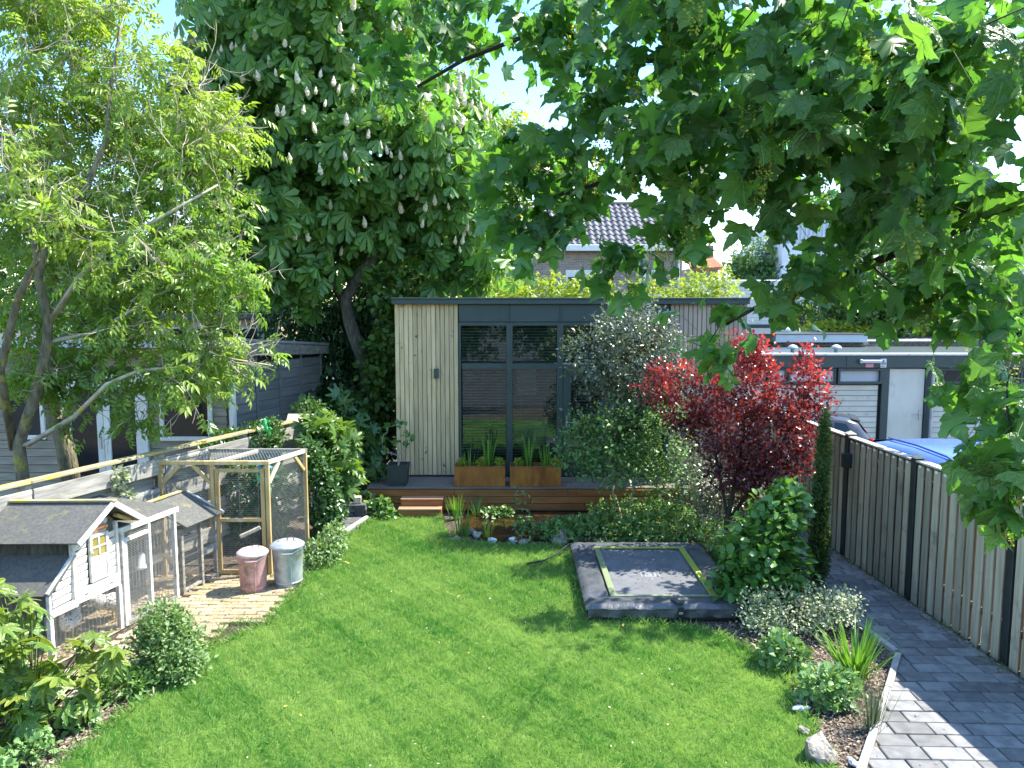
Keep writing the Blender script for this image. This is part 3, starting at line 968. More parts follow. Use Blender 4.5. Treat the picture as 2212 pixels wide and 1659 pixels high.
# ================================================================ garden house
HY = 13.55
HX0, HX1 = -2.08, 4.14
house = thing('garden_house', 'flat roofed garden studio with pale timber cladding and dark framed glass doors', 'garden house', (1.0, HY, 0))
ZB, ZT = .42, 3.52
ROOF = MB().span((HX0 - .03, HY - .10, 3.50), (HX1 + .03, HY + 2.6, 3.595), .006).build('roof', ANTHRA, house)
MB().span((HX0 - .045, HY - .125, 3.585), (HX1 + .045, HY + 2.62, 3.615), .005).build('roof_edge', ANTHRA, ROOF)
walls = MB()
walls.span((HX0 + .03, HY + .06, .1), (-.97, HY + .16, 3.5)).span((2.78, HY + .06, .1), (HX1 - .03, HY + .16, 3.5))
walls.span((HX0 + .03, HY + .16, .1), (HX0 + .13, HY + 2.5, 3.5)).span((HX1 - .13, HY + .16, .1), (HX1 - .03, HY + 2.5, 3.5))
walls.span((HX0 + .03, HY + 2.5, .1), (HX1 - .03, HY + 2.6, 3.5))
walls.build('wall', DARKROOM, house)
MB().span((HX0 + .13, HY + .17, .30), (HX1 - .13, HY + 2.49, .40)).build('room_floor', HARDWOOD, house)
npl = 14
pw = (-.955 - HX0) / npl
for k in range(npl):
    piece('plank', (pw - .009, .024, 3.07), CEDAR, house, TR((HX0 + pw * (k + .5), HY + .03 + random.uniform(-.002, .002), .43 + 3.07 / 2)), .004)
for k in range(17):
    piece('plank', (.070, .024, 3.07), CEDAR_PALE, house, TR((2.80 + .0805 * (k + .5), HY + .03 + random.uniform(-.002, .002), .43 + 3.07 / 2)), .004)
for k in range(13):                      # the side towards the path
    piece('plank', (.024, .18, 3.07), CEDAR_PALE, house, TR((HX1 - .012, HY + .1 + .19 * (k + .5), .43 + 3.07 / 2)), .004)
    piece('plank', (.024, .18, 3.07), CEDAR, house, TR((HX0 + .012, HY + .1 + .19 * (k + .5), .43 + 3.07 / 2)), .004)
MUL = [-.945, -.045, .855, 1.78, 2.76]
for a, b_ in zip(MUL[:-1], MUL[1:]):
    MB().span((a + .004, HY - .012, 3.19), (b_ - .004, HY + .03, 3.498), .004).build('fascia_panel', ANTHRA, house)
    MB().span((b_ - .014, HY - .030, 3.19), (b_ + .002, HY - .014, 3.498), .002).build('panel_seam', ANTHRA, house)
ZSILL, ZTR, ZHEAD = .45, 2.40, 3.17
fr = MB()
for i, x in enumerate(MUL):
    w = .075 if i in (0, 4) else .11
    fr.span((x - w / 2 + (.035 if i == 0 else 0), HY - .01, ZSILL), (x + w / 2, HY + .07, ZHEAD), .004)
fr.span((MUL[0], HY - .006, ZHEAD - .05), (MUL[4], HY + .066, ZHEAD + .012), .003)
fr.span((MUL[0], HY - .006, ZSILL - .03), (MUL[4], HY + .066, ZSILL + .06), .003)
frame = fr.build('window_frame', ANTHRA, house)
for i, (a, b_) in enumerate(zip(MUL[:-1], MUL[1:])):
    MB().span((a + .05, HY - .004, ZTR - .05), (b_ - .05, HY + .062, ZTR + .05), .003).build('transom', ANTHRA, frame)
    MB().span((a + .06, HY + .03, ZTR + .05), (b_ - .06, HY + .036, ZHEAD - .05), .001).build('pane', GLASS, frame)
    if i != 2:
        MB().span((a + .06, HY + .03, ZSILL + .06), (b_ - .06, HY + .036, ZTR - .05), .001).build('pane', GLASS, frame)
MB().span((MUL[2] + .05, HY - .022, ZTR + .035), (MUL[3] - .05, HY - .006, ZTR + .060), .002).build('drip_rail', CHROME, frame)
dr = MB()
x0, x1 = MUL[2] + .06, MUL[3] - .06
dr.span((x0, HY - .02, ZSILL + .062), (x0 + .13, HY + .05, ZTR - .055), .004).span((x1 - .13, HY - .02, ZSILL + .062), (x1, HY + .05, ZTR - .055), .004)
dr.span((x0 + .128, HY - .018, ZTR - .17), (x1 - .128, HY + .048, ZTR - .055), .003).span((x0 + .128, HY - .018, ZSILL + .062), (x1 - .128, HY + .048, ZSILL + .25), .003)
door = dr.build('door', ANTHRA, house)
MB().span((x0 + .13, HY + .01, ZSILL + .25), (x1 - .13, HY + .018, ZTR - .17), .001).build('pane', GLASS, door)
hd = MB()
hd.span((x0 + .045, HY - .033, 1.30), (x0 + .075, HY - .021, 1.52), .003).tube([(x0 + .06, HY - .03, 1.40), (x0 + .06, HY - .075, 1.40), (x0 + .18, HY - .075, 1.40)], .009, 6)
hd.build('handle', CHROME, door)
lamp = MB()
lamp.span((-1.385, HY - .075, 2.19), (-1.305, HY + .02, 2.36), .008)
lm = lamp.build('wall_lamp', ANTHRA, house)
# what the glass shows inside: venetian blinds, a hanging lamp, a picture, a chair
for i, (a, b_) in enumerate(zip(MUL[:-1], MUL[1:])):
    bl = MB()
    z = .62
    while z < 3.1:
        bl.box(((a + b_) / 2, HY + .16, z), (b_ - a - .08, .045, .0015), (R(24), 0, 0), .0005)
        z += .052
    bl.tube([(a + .2, HY + .16, .6), (a + .2, HY + .16, 3.15)], .002, 4).tube([(b_ - .2, HY + .16, .6), (b_ - .2, HY + .16, 3.15)], .002, 4)
    bl.build('blind', BLIND, house)
pend = thing('pendant_lamp', 'black dome pendant lamp hanging inside the glass doors', 'lamp', (-.42, 14.5, 2.2))
MB().lathe((-.42, 14.5, 2.0), [(.03, .34), (.10, .31), (.17, .22), (.205, .08), (.21, 0), (.19, .01)], 20).build('lamp_shade', BLACK, pend, True)
MB().tube([(-.42, 14.5, 2.32), (-.42, 14.5, 3.5)], .006, 5).build('cord', BLACK, pend)
pic = thing('framed_picture', 'small framed picture hanging inside behind the second glass panel', 'picture', (.30, 16.0, 1.9))
MB().span((.05, 15.96, 1.55), (.55, 16.0, 2.25), .006).build('picture_frame', BLACK, pic)
MB().span((.10, 15.952, 1.60), (.50, 15.958, 2.20), .001).build('picture_sheet', PALEPRINT, pic)
ch = thing('armchair', 'pale armchair standing inside behind the second glass panel', 'chair', (.42, 14.6, .4))
MB().lathe((.42, 14.6, .40), [(.02, .42), (.33, .42), (.36, .47), (.35, .52), (.02, .53)], 18).build('seat', RENDERWALL, ch, True)
bk = MB()
for k in range(11):
    t = R(20 + 14 * k)
    bk.box((.42 + .36 * math.cos(t), 14.6 + .36 * math.sin(t), 1.0), (.10, .05, .42), (0, 0, t + R(90)), .015)
bk.build('backrest', RENDERWALL, ch)
for dx in (-.22, .22):
    for dy in (-.22, .22):
        MB().tube([(.42 + dx, 14.6 + dy, .40), (.42 + dx * .8, 14.6 + dy * .8, .83)], .014, 6).build('leg', BLACK, ch)

# deck and steps ----------------------------------------------------------------
deck = thing('wooden_deck', 'raised timber deck with warm brown front boards before the garden studio', 'deck', (0, 12.75, 0))
DX0, DX1, DY = -2.47, 4.2, 12.70
yy = DY + .055
while yy < HY + .02:
    xx = DX0
    while xx < DX1 - .05:
        L = min(random.uniform(1.8, 2.6), DX1 - xx)
        piece('deck_board', (L - .006, .086, .024), DECKTOP, deck, TR((xx + L / 2, yy, .388)), .003)
        xx += L
    yy += .092
for r_ in range(3):
    zc = .375 - .06 - .121 * r_
    xs = [[DX0, -.98, .95, 2.6, DX1], [DX0, -2.0, .32, 2.3, DX1], [DX0, -.4, 1.24, 3.0, DX1]][r_]
    for a, b_ in zip(xs[:-1], xs[1:]):
        piece('fascia_board', (b_ - a - .006, .024, .113), HARDWOOD, deck, TR(((a + b_) / 2, DY - .012 + random.uniform(-.001, .001), zc)), .004)
MB().span((DX0 + .03, DY + .03, -.06), (DX1 - .03, DY + .08, .36)).span((DX0 + .02, DY + .08, -.06), (DX0 + .07, HY, .36)).build('support_frame', BLACK, deck)
for r_ in range(3):
    piece('fascia_board', (.024, .84, .113), HARDWOOD, deck, TR((DX0 + .012, DY + .44, .315 - .121 * r_)), .004)
steps = thing('wooden_steps', 'two low reddish timber steps leading from the lawn onto the deck', 'steps', (-1.52, 12.5, 0))
def step(x0, x1, y0, y1, z0, z1):
    piece('riser', (x1 - x0 - .01, .02, z1 - z0 - .03), HARDWOOD, steps, TR(((x0 + x1) / 2, y0 + .015, (z0 + z1 - .028) / 2)), .003)
    for sx in (x0 + .012, x1 - .012):
        piece('side_board', (.02, y1 - y0 - .04, z1 - z0 - .03), HARDWOOD, steps, TR((sx, (y0 + y1) / 2 + .01, (z0 + z1 - .028) / 2)), .003)
    h = (y1 - y0 + .01) / 2
    for q in range(2):
        piece('tread', (x1 - x0, h - .004, .024), HARDWOOD_PALE, steps, TR(((x0 + x1) / 2, y0 - .005 + h * (q + .5), z1 - .012)), .003)
step(-1.885, -1.17, 12.33, 12.53, -.02, .135)
step(-1.865, -1.155, 12.51, 12.695, .0, .262)

# ---------------------------------------------------------------- corten planters, pot
def planter(x0, x1, y0, label, seed):
    p = thing('steel_planter', label, 'planter', ((x0 + x1) / 2, y0, .40), 0, 'rusted planters on the deck')
    d, h, t = .36, .345, .012
    m = MB().span((x0, y0, .40), (x1, y0 + t, .40 + h), .003).span((x0, y0 + d - t, .40), (x1, y0 + d, .40 + h), .003)
    m.span((x0 + .0005, y0 + t, .40), (x0 + t, y0 + d - t, .40 + h - .0005), .002).span((x1 - t, y0 + t, .40), (x1 - .0005, y0 + d - t, .40 + h - .0005), .002)
    m.build('planter_box', CORTEN, p)
    m = MB().span((x0 - .004, y0 - .006, .40 + h), (x1 + .004, y0 + .024, .40 + h + .006), .002).span((x0 - .004, y0 + d - .02, .40 + h + .0005), (x1 + .004, y0 + d + .004, .40 + h + .0065), .002)
    m.build('rim', CORTEN, p)
    MB().span((x0 + t, y0 + t, .60), (x1 - t, y0 + d - t, .40 + h - .035), .002).build('soil_fill', SOIL, p)
    return p
planter(-.985, -.115, 12.78, 'rusty steel planter nearest the plank wall, holding daffodil leaves', 1)
planter(-.035, .835, 12.76, 'rusty steel planter in front of the second glass panel', 2)
def tufts(spots, who):
    for k, (x, y, n, L, kind, lab) in enumerate(spots):
        if kind == 'blade':
            straps('daffodil_clump', lab, 'plant', (x, y, .705), n, L * 1.4, .022, .35, LEAF['iris'], 'plants in the rusty planters', rad=.08, stiff=.75)
        else:
            bush('moss_tuft', lab, 'plant', (x, y, .70), [((x, y, .79), (.075, .07, .085))], T_SMALL, 260, .035, LEAF['lime'], nstem=8, rtip=.0015, base_r=.006, group='plants in the rusty planters')
tufts([(-.72, 12.95, 12, .24, 'blade', 'short upright daffodil leaves at the plank wall end of the planter'), (-.40, 12.95, 26, .42, 'blade', 'tall daffodil leaves rising over the middle of the planter by the plank wall'),
       (-.86, 12.93, 0, 0, 'tuft', 'yellow green tuft in the planter corner beside the plank wall'), (-.52, 12.90, 0, 0, 'tuft', 'yellow green tuft below the tall daffodil leaves'),
       (-.22, 12.92, 0, 0, 'tuft', 'yellow green tuft at the planter end beside the gap')], 1)
tufts([(.30, 12.93, 26, .44, 'blade', 'tall daffodil leaves in front of the second glass panel'), (.58, 12.94, 16, .33, 'blade', 'medium daffodil leaves at the rose shrub end of the planter'),
       (.11, 12.9, 0, 0, 'tuft', 'yellow green tuft in the second planter next to the gap'), (.74, 12.9, 0, 0, 'tuft', 'yellow green tuft in the second planter under the rose twigs')], 2)
pot = thing('square_pot', 'dark square plant pot standing on the deck beside the pale planks', 'plant pot', (-1.96, 12.98, .4))
PX, PY, PZ = -1.965, 12.98, .40
V = [(-.15, -.15, 0), (.15, -.15, 0), (.15, .15, 0), (-.15, .15, 0), (-.18, -.18, .36), (.18, -.18, .36), (.18, .18, .36), (-.18, .18, .36),
     (-.155, -.155, .36), (.155, -.155, .36), (.155, .155, .36), (-.155, .155, .36), (-.15, -.15, .30), (.15, -.15, .30), (.15, .15, .30), (-.15, .15, .30)]
F = [[3, 2, 1, 0]] + [[a + k, a + (k + 1) % 4, b_ + (k + 1) % 4, b_ + k] for a, b_ in ((0, 4), (4, 8), (8, 12)) for k in range(4)]
MB().add([(PX + x, PY + y, PZ + z) for x, y, z in V], F).build('pot_body', POT, pot)
MB().span((PX - .152, PY - .152, PZ + .27), (PX + .152, PY + .152, PZ + .315), .004).build('soil_fill', SOIL, pot)
fig = thing('fig_shrub', 'young bare branched fig with a few fresh leaves in the dark square pot', 'shrub', (PX, PY, .71))
tips = [(PX + dx, PY + dy, .71 + z) for dx, dy, z in ((-.27, 0, .45), (-.17, .05, .68), (-.06, -.03, .42), (.04, .02, .74), (.17, -.04, .56), (.28, .02, .50), (.12, .05, .36), (-.22, -.05, .26))]
draw_chains(grow([[(PX, PY, .69), (PX + .01, PY, .80), (PX, PY, .90)]], tips, [[.024, .020, .016]], .006, 2.3, .08, .012), TWIG, fig, 'branches')
P = np.repeat(np.array(tips), 4, 0) + RNG.normal(size=(32, 3)) * .02
scatter('foliage', maple_tmpl(3), P, RNG.normal(size=(32, 3)) * .5 + [0, -.2, .5], RNG.normal(size=(32, 3)) * .4 + [0, -.4, 1], .085, LEAF['hydrangea'], fig)

# longer grass and weeds along the edges
def fringe(name, line, n, width, length, mat, z=-.01):
    pts = np.array(line, float); seg = np.linalg.norm(np.diff(pts, axis=0), axis=1); cum = np.concatenate([[0], np.cumsum(seg)])
    u = RNG.random(n) * cum[-1]; k = np.clip(np.searchsorted(cum, u) - 1, 0, len(seg) - 1); t = (u - cum[k]) / seg[k]
    xy = pts[k] + (pts[k + 1] - pts[k]) * t[:, None]
    keep = np.sin(u * 7.3) + np.sin(u * 17.1 + 1) + RNG.random(n) * 2 > .6
    xy = xy[keep] + RNG.normal(size=(keep.sum(), 2)) * width; n = len(xy)
    P = np.concatenate([xy, np.full((n, 1), z)], 1)
    a = RNG.random(n) * 6.28; lean = .3 + 1.1 * RNG.random(n)
    F = np.stack([np.cos(a) * lean, np.sin(a) * lean, np.full(n, .9)], 1); N = np.stack([np.cos(a + 1.57), np.sin(a + 1.57), np.full(n, .3)], 1)
    T = tmpl([(0, .045, 0), (0, -.045, 0), (.6, .035, .05), (.6, -.035, .05), (1.0, 0, -.10)], [[1, 0, 2, 3], [3, 2, 4]])
    scatter(name, T, P, F, N, length * (.5 + RNG.random(n)), mat, None, None, 'stuff')
fringe('edge_grass', LAWN[:21], 9000, .03, .085, LEAF['grass'])
fringe('terrace_weeds', [(-3.12, 7.45), (-3.12, 8.12), (-2.70, 8.12), (-2.62, 9.25), (-2.72, 9.62), (-3.1, 9.5)], 1200, .05, .07, LEAF['cover'], 0)
fringe('path_weeds', [(4.86, 4.4), (4.76, 6.4), (4.62, 9.2), (4.5, 11.5)], 700, .03, .06, LEAF['cover'], 0)
# ================================================================ board fence along the path
def fx(y): return 4.70 - .0497 * (y - 10.49)
FA = math.atan2(.0497, 1)                # the fence leans this much off the y axis
fence = thing('board_fence', 'long grey vertical board fence with black posts beside the path', 'fence', (fx(8), 8, 0))
py_ = [3.85, 5.48, 7.18, 8.86, 10.48, 12.1, 13.3]
for i, y in enumerate(py_):
    x = fx(y)
    p = piece('post', (.10, .10, 1.72), BLACK, fence, TR((x, y, .84), FA), .006)
    m = MB()
    m.add([(x - .062, y - .062, 1.70), (x + .062, y - .062, 1.70), (x + .062, y + .062, 1.70), (x - .062, y + .062, 1.70),
           (x - .062, y - .062, 1.715), (x + .062, y - .062, 1.715), (x + .062, y + .062, 1.715), (x - .062, y + .062, 1.715), (x, y, 1.755)],
          [[3, 2, 1, 0], [0, 1, 5, 4], [1, 2, 6, 5], [2, 3, 7, 6], [3, 0, 4, 7], [4, 5, 8], [5, 6, 8], [6, 7, 8], [7, 4, 8]])
    m.build('post_cap', FENCE_CAP, p)
for y0, y1 in zip(py_[:-1], py_[1:]):
    a, b_ = y0 + .055, y1 - .055
    MB().bar((fx(a), a, 1.672), (fx(b_), b_, 1.672), .115, .022, .004).build('cap_rail', FENCE_CAP, fence)
    for z in (.35, 1.45):
        MB().bar((fx(a) + .01, a, z), (fx(b_) + .01, b_, z), .022, .07, .003).build('rail', FENCE_BACK, fence)
    n = max(2, round((b_ - a) / .158)); pit = (b_ - a) / n
    for k in range(n):
        y = a + pit * (k + .5)
        piece('board', (.021, pit - .048, 1.66), FENCE, fence, TR((fx(y) - .030 + random.uniform(-.003, .003), y + random.uniform(-.004, .004), .0 + .807 + random.uniform(-.008, .002)), FA), .004)
        if k < n - 1:
            piece('back_board', (.021, pit - .03, 1.68), FENCE_BACK, fence, TR((fx(y + pit / 2) + .034, y + pit / 2, .80), FA), .004)
        if k in (0, n - 1):
            e = a + .035 if k == 0 else b_ - .035
            piece('back_board', (.021, .075, 1.68), FENCE_BACK, fence, TR((fx(e) + .034, e, .80), FA), .004)
        if y < 10.4:
            piece('clip', (.004, .045, .030), WHITE, fence, TR((fx(y) - .0445, y, 1.622), FA), .001)
lb = MB(); lb.span((fx(10.35) - .16, 10.30, 1.26), (fx(10.35) - .04, 10.40, 1.46), .01)
props(lb.build('gate_latch', BLACK, fence))

# ================================================================ yard behind the fence: garages and cars
GY = 18.0
def gx(px): return at(px, 780, GY).x
def gz(py): return at(1800, py, GY).z
gar = thing('garage_block', 'low garage row with dark fascia, cream doors and high windows', 'garage', (gx(1900), GY, 0))
gl, gr = 4.6, 17.0
Zf1, Zf0 = gz(767.5), gz(794)
MB().span((gl, GY + .1, -.06), (gr, GY + 5.2, Zf1 - .02), .01).build('wall', ANTHRA, gar)
xs = [gl, gx(1720), gx(1826), gx(2010), gx(2130), 13.0, gr]
for a, b_ in zip(xs[:-1], xs[1:]):
    MB().span((a + .003, GY - .06, Zf0), (b_ - .003, GY + .098, Zf1), .005).build('fascia_panel', ANTHRA, gar)
MB().span((gl - .05, GY - .10, Zf1 + .002), (gr, GY + .1, Zf1 + .05), .006).build('roof_edge', WHITE, gar)
def garage_door(a, b_, ztop):
    h = .128; z = ztop
    while z > 0:
        piece('door_panel', (b_ - a - .03, .03, h - .010), GARAGE, gar, TR(((a + b_) / 2, GY + .06, z - h / 2)), .006)
        z -= h
zd = gz(832)
for a, b_ in ((gl + .2, gx(1650)), (gx(1660), gx(1903)), (gx(2021), gx(2262)), (gx(2280), gx(2530))):
    garage_door(a, b_, zd)
def gwin(a, b_, pane_mat, prof=0):
    z0, z1 = gz(829), gz(795.5)
    m = MB()
    f = .055
    for lo, hi in (((a, z0), (b_, z0 + f)), ((a, z1 - f), (b_, z1))):
        m.span((lo[0], GY - .01 - prof, lo[1]), (hi[0], GY + .09, hi[1]), .004)
    for x in (a, b_ - f):
        m.span((x, GY - .008 - prof, z0 + f - .002), (x + f, GY + .088, z1 - f + .002), .003)
    w = m.build('window', ANTHRA, gar)
    MB().span((a + f - .004, GY + .03, z0 + f - .004), (b_ - f + .004, GY + .04, z1 - f + .004), .001).build('pane', pane_mat, w)
gwin(gx(1560), gx(1655), DARKGLASS); gwin(gx(1660), gx(1702), FROST); gwin(gx(1704), gx(1808), FROST); gwin(gx(1810), gx(1906), FROST, .05)
gwin(gx(2022), gx(2110), DARKGLASS); gwin(gx(2112), gx(2205), DARKGLASS); gwin(gx(2207), gx(2300), DARKGLASS)
for a, b_ in ((1907, 1923), (2002, 2020), (2263, 2279)):
    piece('pillar', (gx(b_) - gx(a), .10, 2.2), ANTHRA, gar, TR(((gx(a) + gx(b_)) / 2, GY + .04, Zf0 - 1.103)), .005)
dz = gz(797)
d_ = MB().span((gx(1924.5), GY + .03, .0), (gx(2001), GY + .075, dz), .004).build('door', GARAGE, gar)
hx = gx(1994)
MB().span((hx - .02, GY + .015, dz - 1.22), (hx + .02, GY + .03, dz - .98), .003).tube([(hx, GY + .02, dz - 1.07), (hx, GY - .04, dz - 1.07), (hx - .12, GY - .04, dz - 1.07)], .01, 6).build('handle', CHROME, d_)
fx_ = thing('strip_light', 'grey strip light fitting on the dark garage fascia', 'lamp', (gx(1875), GY - .1, gz(780)))
MB().span((gx(1856), GY - .16, gz(783.5)), (gx(1898), GY - .062, gz(776.5)), .015).build('lamp_housing', GREYFASCIA, fx_)
MB().span((gx(1852), GY - .165, gz(784)), (gx(1857), GY - .061, gz(775.5)), .008).build('end_cap', ZINC, fx_)
sg = thing('warning_sign', 'white square warning sign with black triangle beside the strip light', 'sign', (gx(1905), GY - .07, gz(785)))
MB().span((gx(1899.5), GY - .072, gz(794)), (gx(1912), GY - .062, gz(774.5)), .002).build('sign_board', WHITE, sg)
cx_, cz_ = gx(1905.7), gz(782.5)
tri = lambda s, y: [(cx_ - .06 * s, y, cz_ - .045 * s), (cx_ + .06 * s, y, cz_ - .045 * s), (cx_, y, cz_ + .065 * s)]
MB().add(tri(1, GY - .076) , [[0, 1, 2]]).build('triangle_mark', INK, sg)
MB().add(tri(.55, GY - .079), [[0, 1, 2]]).build('triangle_centre', WHITE, sg)
MB().add(tri(.22, GY - .082), [[0, 1, 2]]).build('warning_figure', INK, sg)
t_ = MB()
for k in range(3):
    t_.span((cx_ - .055, GY - .0765, cz_ - .082 - .017 * k), (cx_ + .05 - .02 * (k % 2), GY - .0740, cz_ - .076 - .017 * k), .0005)
t_.build('print', INK, sg)
sp = thing('pink_sign', 'small pink notice under the strip light', 'sign', (gx(1877), GY - .07, gz(789)))
MB().span((gx(1867), GY - .070, gz(793.5)), (gx(1885), GY - .061, gz(784.6)), .002).build('sign_board', PINKSIGN, sp)
t_ = MB()
for k in range(2):
    t_.span((gx(1869.5), GY - .074, gz(790.5 - 3 * k)), (gx(1882.5), GY - .071, gz(789.6 - 3 * k)), .0004)
t_.build('print', PALEPRINT, sp)
for px, lab in ((1712, 'grey mushroom roof vent on the garage roof behind the red shrub'), (1806, 'white roof vent on the garage roof in front of the brown bricks')):
    p = at(px, 762, GY + 1.2)
    v = thing('roof_vent', lab, 'vent', (p.x, GY + 1.2, Zf1), 0, 'vents on the garage roof')
    MB().lathe((p.x, GY + 1.2, Zf1 - .03), [(.05, 0), (.05, .12), (.07, .13)], 12).build('pipe', GREYFASCIA, v, True)
    MB().lathe((p.x, GY + 1.2, Zf1 - .03), [(.13, .12), (.13, .15), (.08, .20), (.02, .22)], 14).build('cap', GREYFASCIA, v, True)

def car(name, label, loc, rz, L, W, Hh, paint, stations, glass_spec, group=None, size=1.0):
    """a closed body lofted over stations (x from nose 0 to tail L, sill, belt, roof height, half width at belt, at roof)"""
    c = thing(name, label, 'car', loc, rz, group)
    M = WORLD[c.name] @ Matrix.Scale(size, 4)
    V, F = [], []
    for x, zs, zb, zr, wb, wr in stations:
        ring = [(wb * .80, zs), (wb * .97, zs + .08), (wb, zs + (zb - zs) * .55), (wb * .975, zb), (wr + (wb * .975 - wr) * .15, zr - (zr - zb) * .16 - .01), (wr * .93, zr - .025 * (zr - zb > .1) - .004), (wr * .55, zr), (0, zr + .012)]
        half = [(x, -a, z) for a, z in ring] + [(x, a, z) for a, z in ring[-2::-1]]
        V += half
    n = 15; m = len(stations)
    for i in range(m - 1):
        for k in range(n - 1):
            F.append([i * n + k, i * n + k + 1, (i + 1) * n + k + 1, (i + 1) * n + k])
        F.append([i * n + n - 1, i * n, (i + 1) * n, (i + 1) * n + n - 1])
    F += [list(range(n))[::-1], [(m - 1) * n + k for k in range(n)]]
    MB(M).add(V, F).build('body', paint, c, True)
    for side in (-1, 1):
        for nm, quad in glass_spec['side']:
            q = [(x, side * w, z) for x, w, z in quad]
            MB(M).slab([q[0], q[1], q[2], q[3]] if side > 0 else q[::-1], .004).build(nm, DARKGLASS, c)
    for nm, quad, mat in glass_spec['ends']:
        MB(M).slab(quad, .004).build(nm, mat, c)
    for x in (L * .19, L * .80):
        for side in (-1, 1):
            T = M @ Matrix.Translation((x, side * (W / 2 - .10), .30)) @ Matrix.Rotation(R(90), 4, 'X')
            w = MB(T).lathe((0, 0, -.09), [(.20, 0), (.28, .01), (.30, .04), (.30, .14), (.28, .17), (.20, .18)], 20).build('wheel', RUBBER, c, True)
            MB(T).lathe((0, 0, -.095), [(.03, 0), (.17, .012), (.19, .03), (.19, .16), (.17, .178), (.03, .19)], 16).build('rim', CHROME, w, True)
    return c, M

hs_ = [(0, .30, .52, .58, .56, .45), (.10, .22, .60, .70, .70, .55), (.55, .20, .74, .86, .80, .62), (.95, .20, .86, .95, .83, .64), (1.45, .20, .90, 1.30, .84, .58), (1.85, .20, .92, 1.43, .84, .60),
       (2.4, .20, .94, 1.46, .84, .60), (2.95, .20, .96, 1.42, .83, .58), (3.20, .22, .97, 1.36, .81, .56), (3.42, .26, .94, 1.08, .76, .56), (3.55, .30, .80, .90, .70, .56), (3.62, .34, .62, .70, .62, .50)]
hspec = {'side': [('side_window', [(1.42, .815, .95), (2.05, .815, .97), (2.0, .665, 1.345), (1.62, .665, 1.27)]), ('side_window', [(2.10, .815, .97), (2.72, .81, .99), (2.62, .66, 1.35), (2.06, .665, 1.35)]), ('quarter_window', [(2.78, .80, 1.00), (3.10, .785, 1.05), (2.95, .66, 1.30), (2.70, .665, 1.33)])],
         'ends': [('windscreen', [(1.0, -.60, .97), (1.0, .60, .97), (1.52, .50, 1.345), (1.52, -.50, 1.345)], DARKGLASS), ('rear_window', [(3.232, -.50, 1.335), (3.232, .50, 1.335), (3.432, .56, 1.085), (3.432, -.56, 1.085)], DARKGLASS)]}
hdir = math.atan2(-.31, .95)                 # tail direction
tail = Vector((7.46, 15.55, 0)); nose = tail - Vector((.95, -.31, 0)) * 3.19
hatch, HM = car('hatchback_car', 'black hatchback parked beyond the fence in front of the garage doors', (nose.x, nose.y, -.04), hdir, 3.62, 1.68, 1.46, CARBLACK, hs_, hspec, size=.88)
for s in (-1, 1):
    MB(HM).box((3.475, s * .655, .93), (.10, .12, .15), (0, R(25), s * .35), .03).build('tail_lamp', REDLAMP, hatch)
MB(HM).box((3.17, 0, 1.375), (.20, 1.0, .025), (0, .2, 0), .010).build('roof_spoiler', CARBLACK, hatch)
MB(HM).tube([(2.75, .1, 1.44), (2.95, .1, 1.80)], [.006, .003], 5).tube([(2.73, .1, 1.44), (2.77, .1, 1.47)], [.02, .012], 6).build('antenna', RUBBER, hatch)
vs_ = [(0, .34, .62, .72, .62, .5), (.12, .24, .74, .86, .78, .6), (.65, .22, .90, 1.02, .85, .68), (1.05, .22, .96, 1.12, .87, .70), (1.65, .22, 1.0, 1.58, .88, .66), (2.0, .22, 1.0, 1.66, .88, .68),
       (2.7, .22, 1.0, 1.69, .88, .69), (3.4, .22, 1.0, 1.68, .88, .69), (3.85, .24, 1.0, 1.60, .86, .66), (4.0, .28, .98, 1.42, .84, .66), (4.12, .34, .80, .98, .78, .66)]
vspec = {'side': [('side_window', [(1.55, .865, 1.04), (2.3, .865, 1.04), (2.3, .735, 1.55), (1.86, .735, 1.50)]), ('side_window', [(2.36, .865, 1.04), (3.1, .865, 1.04), (3.1, .735, 1.57), (2.36, .735, 1.57)]), ('quarter_window', [(3.16, .86, 1.04), (3.75, .85, 1.06), (3.68, .735, 1.52), (3.16, .735, 1.56)])],
         'ends': [('windscreen', [(1.12, -.68, 1.14), (1.12, .68, 1.14), (1.66, .58, 1.60), (1.66, -.58, 1.60)], DARKGLASS), ('rear_window', [(3.885, -.58, 1.57), (3.885, .58, 1.57), (4.02, .62, 1.40), (4.02, -.62, 1.40)], DARKGLASS)]}
van, VM = car('people_carrier', 'blue people carrier parked right behind the board fence', (5.82, 12.55, -.04), R(-90), 4.12, 1.76, 1.7, CARBLUE, vs_, vspec)
for s in (-1, 1):
    MB(VM).tube([(1.95, s * .52, 1.672), (2.7, s * .52, 1.703), (3.4, s * .52, 1.692), (3.75, s * .52, 1.63)], .014, 6).build('highlight_rib', CARBLUE, van)  # raised ribs added to stand for the lengthwise highlights on the roof

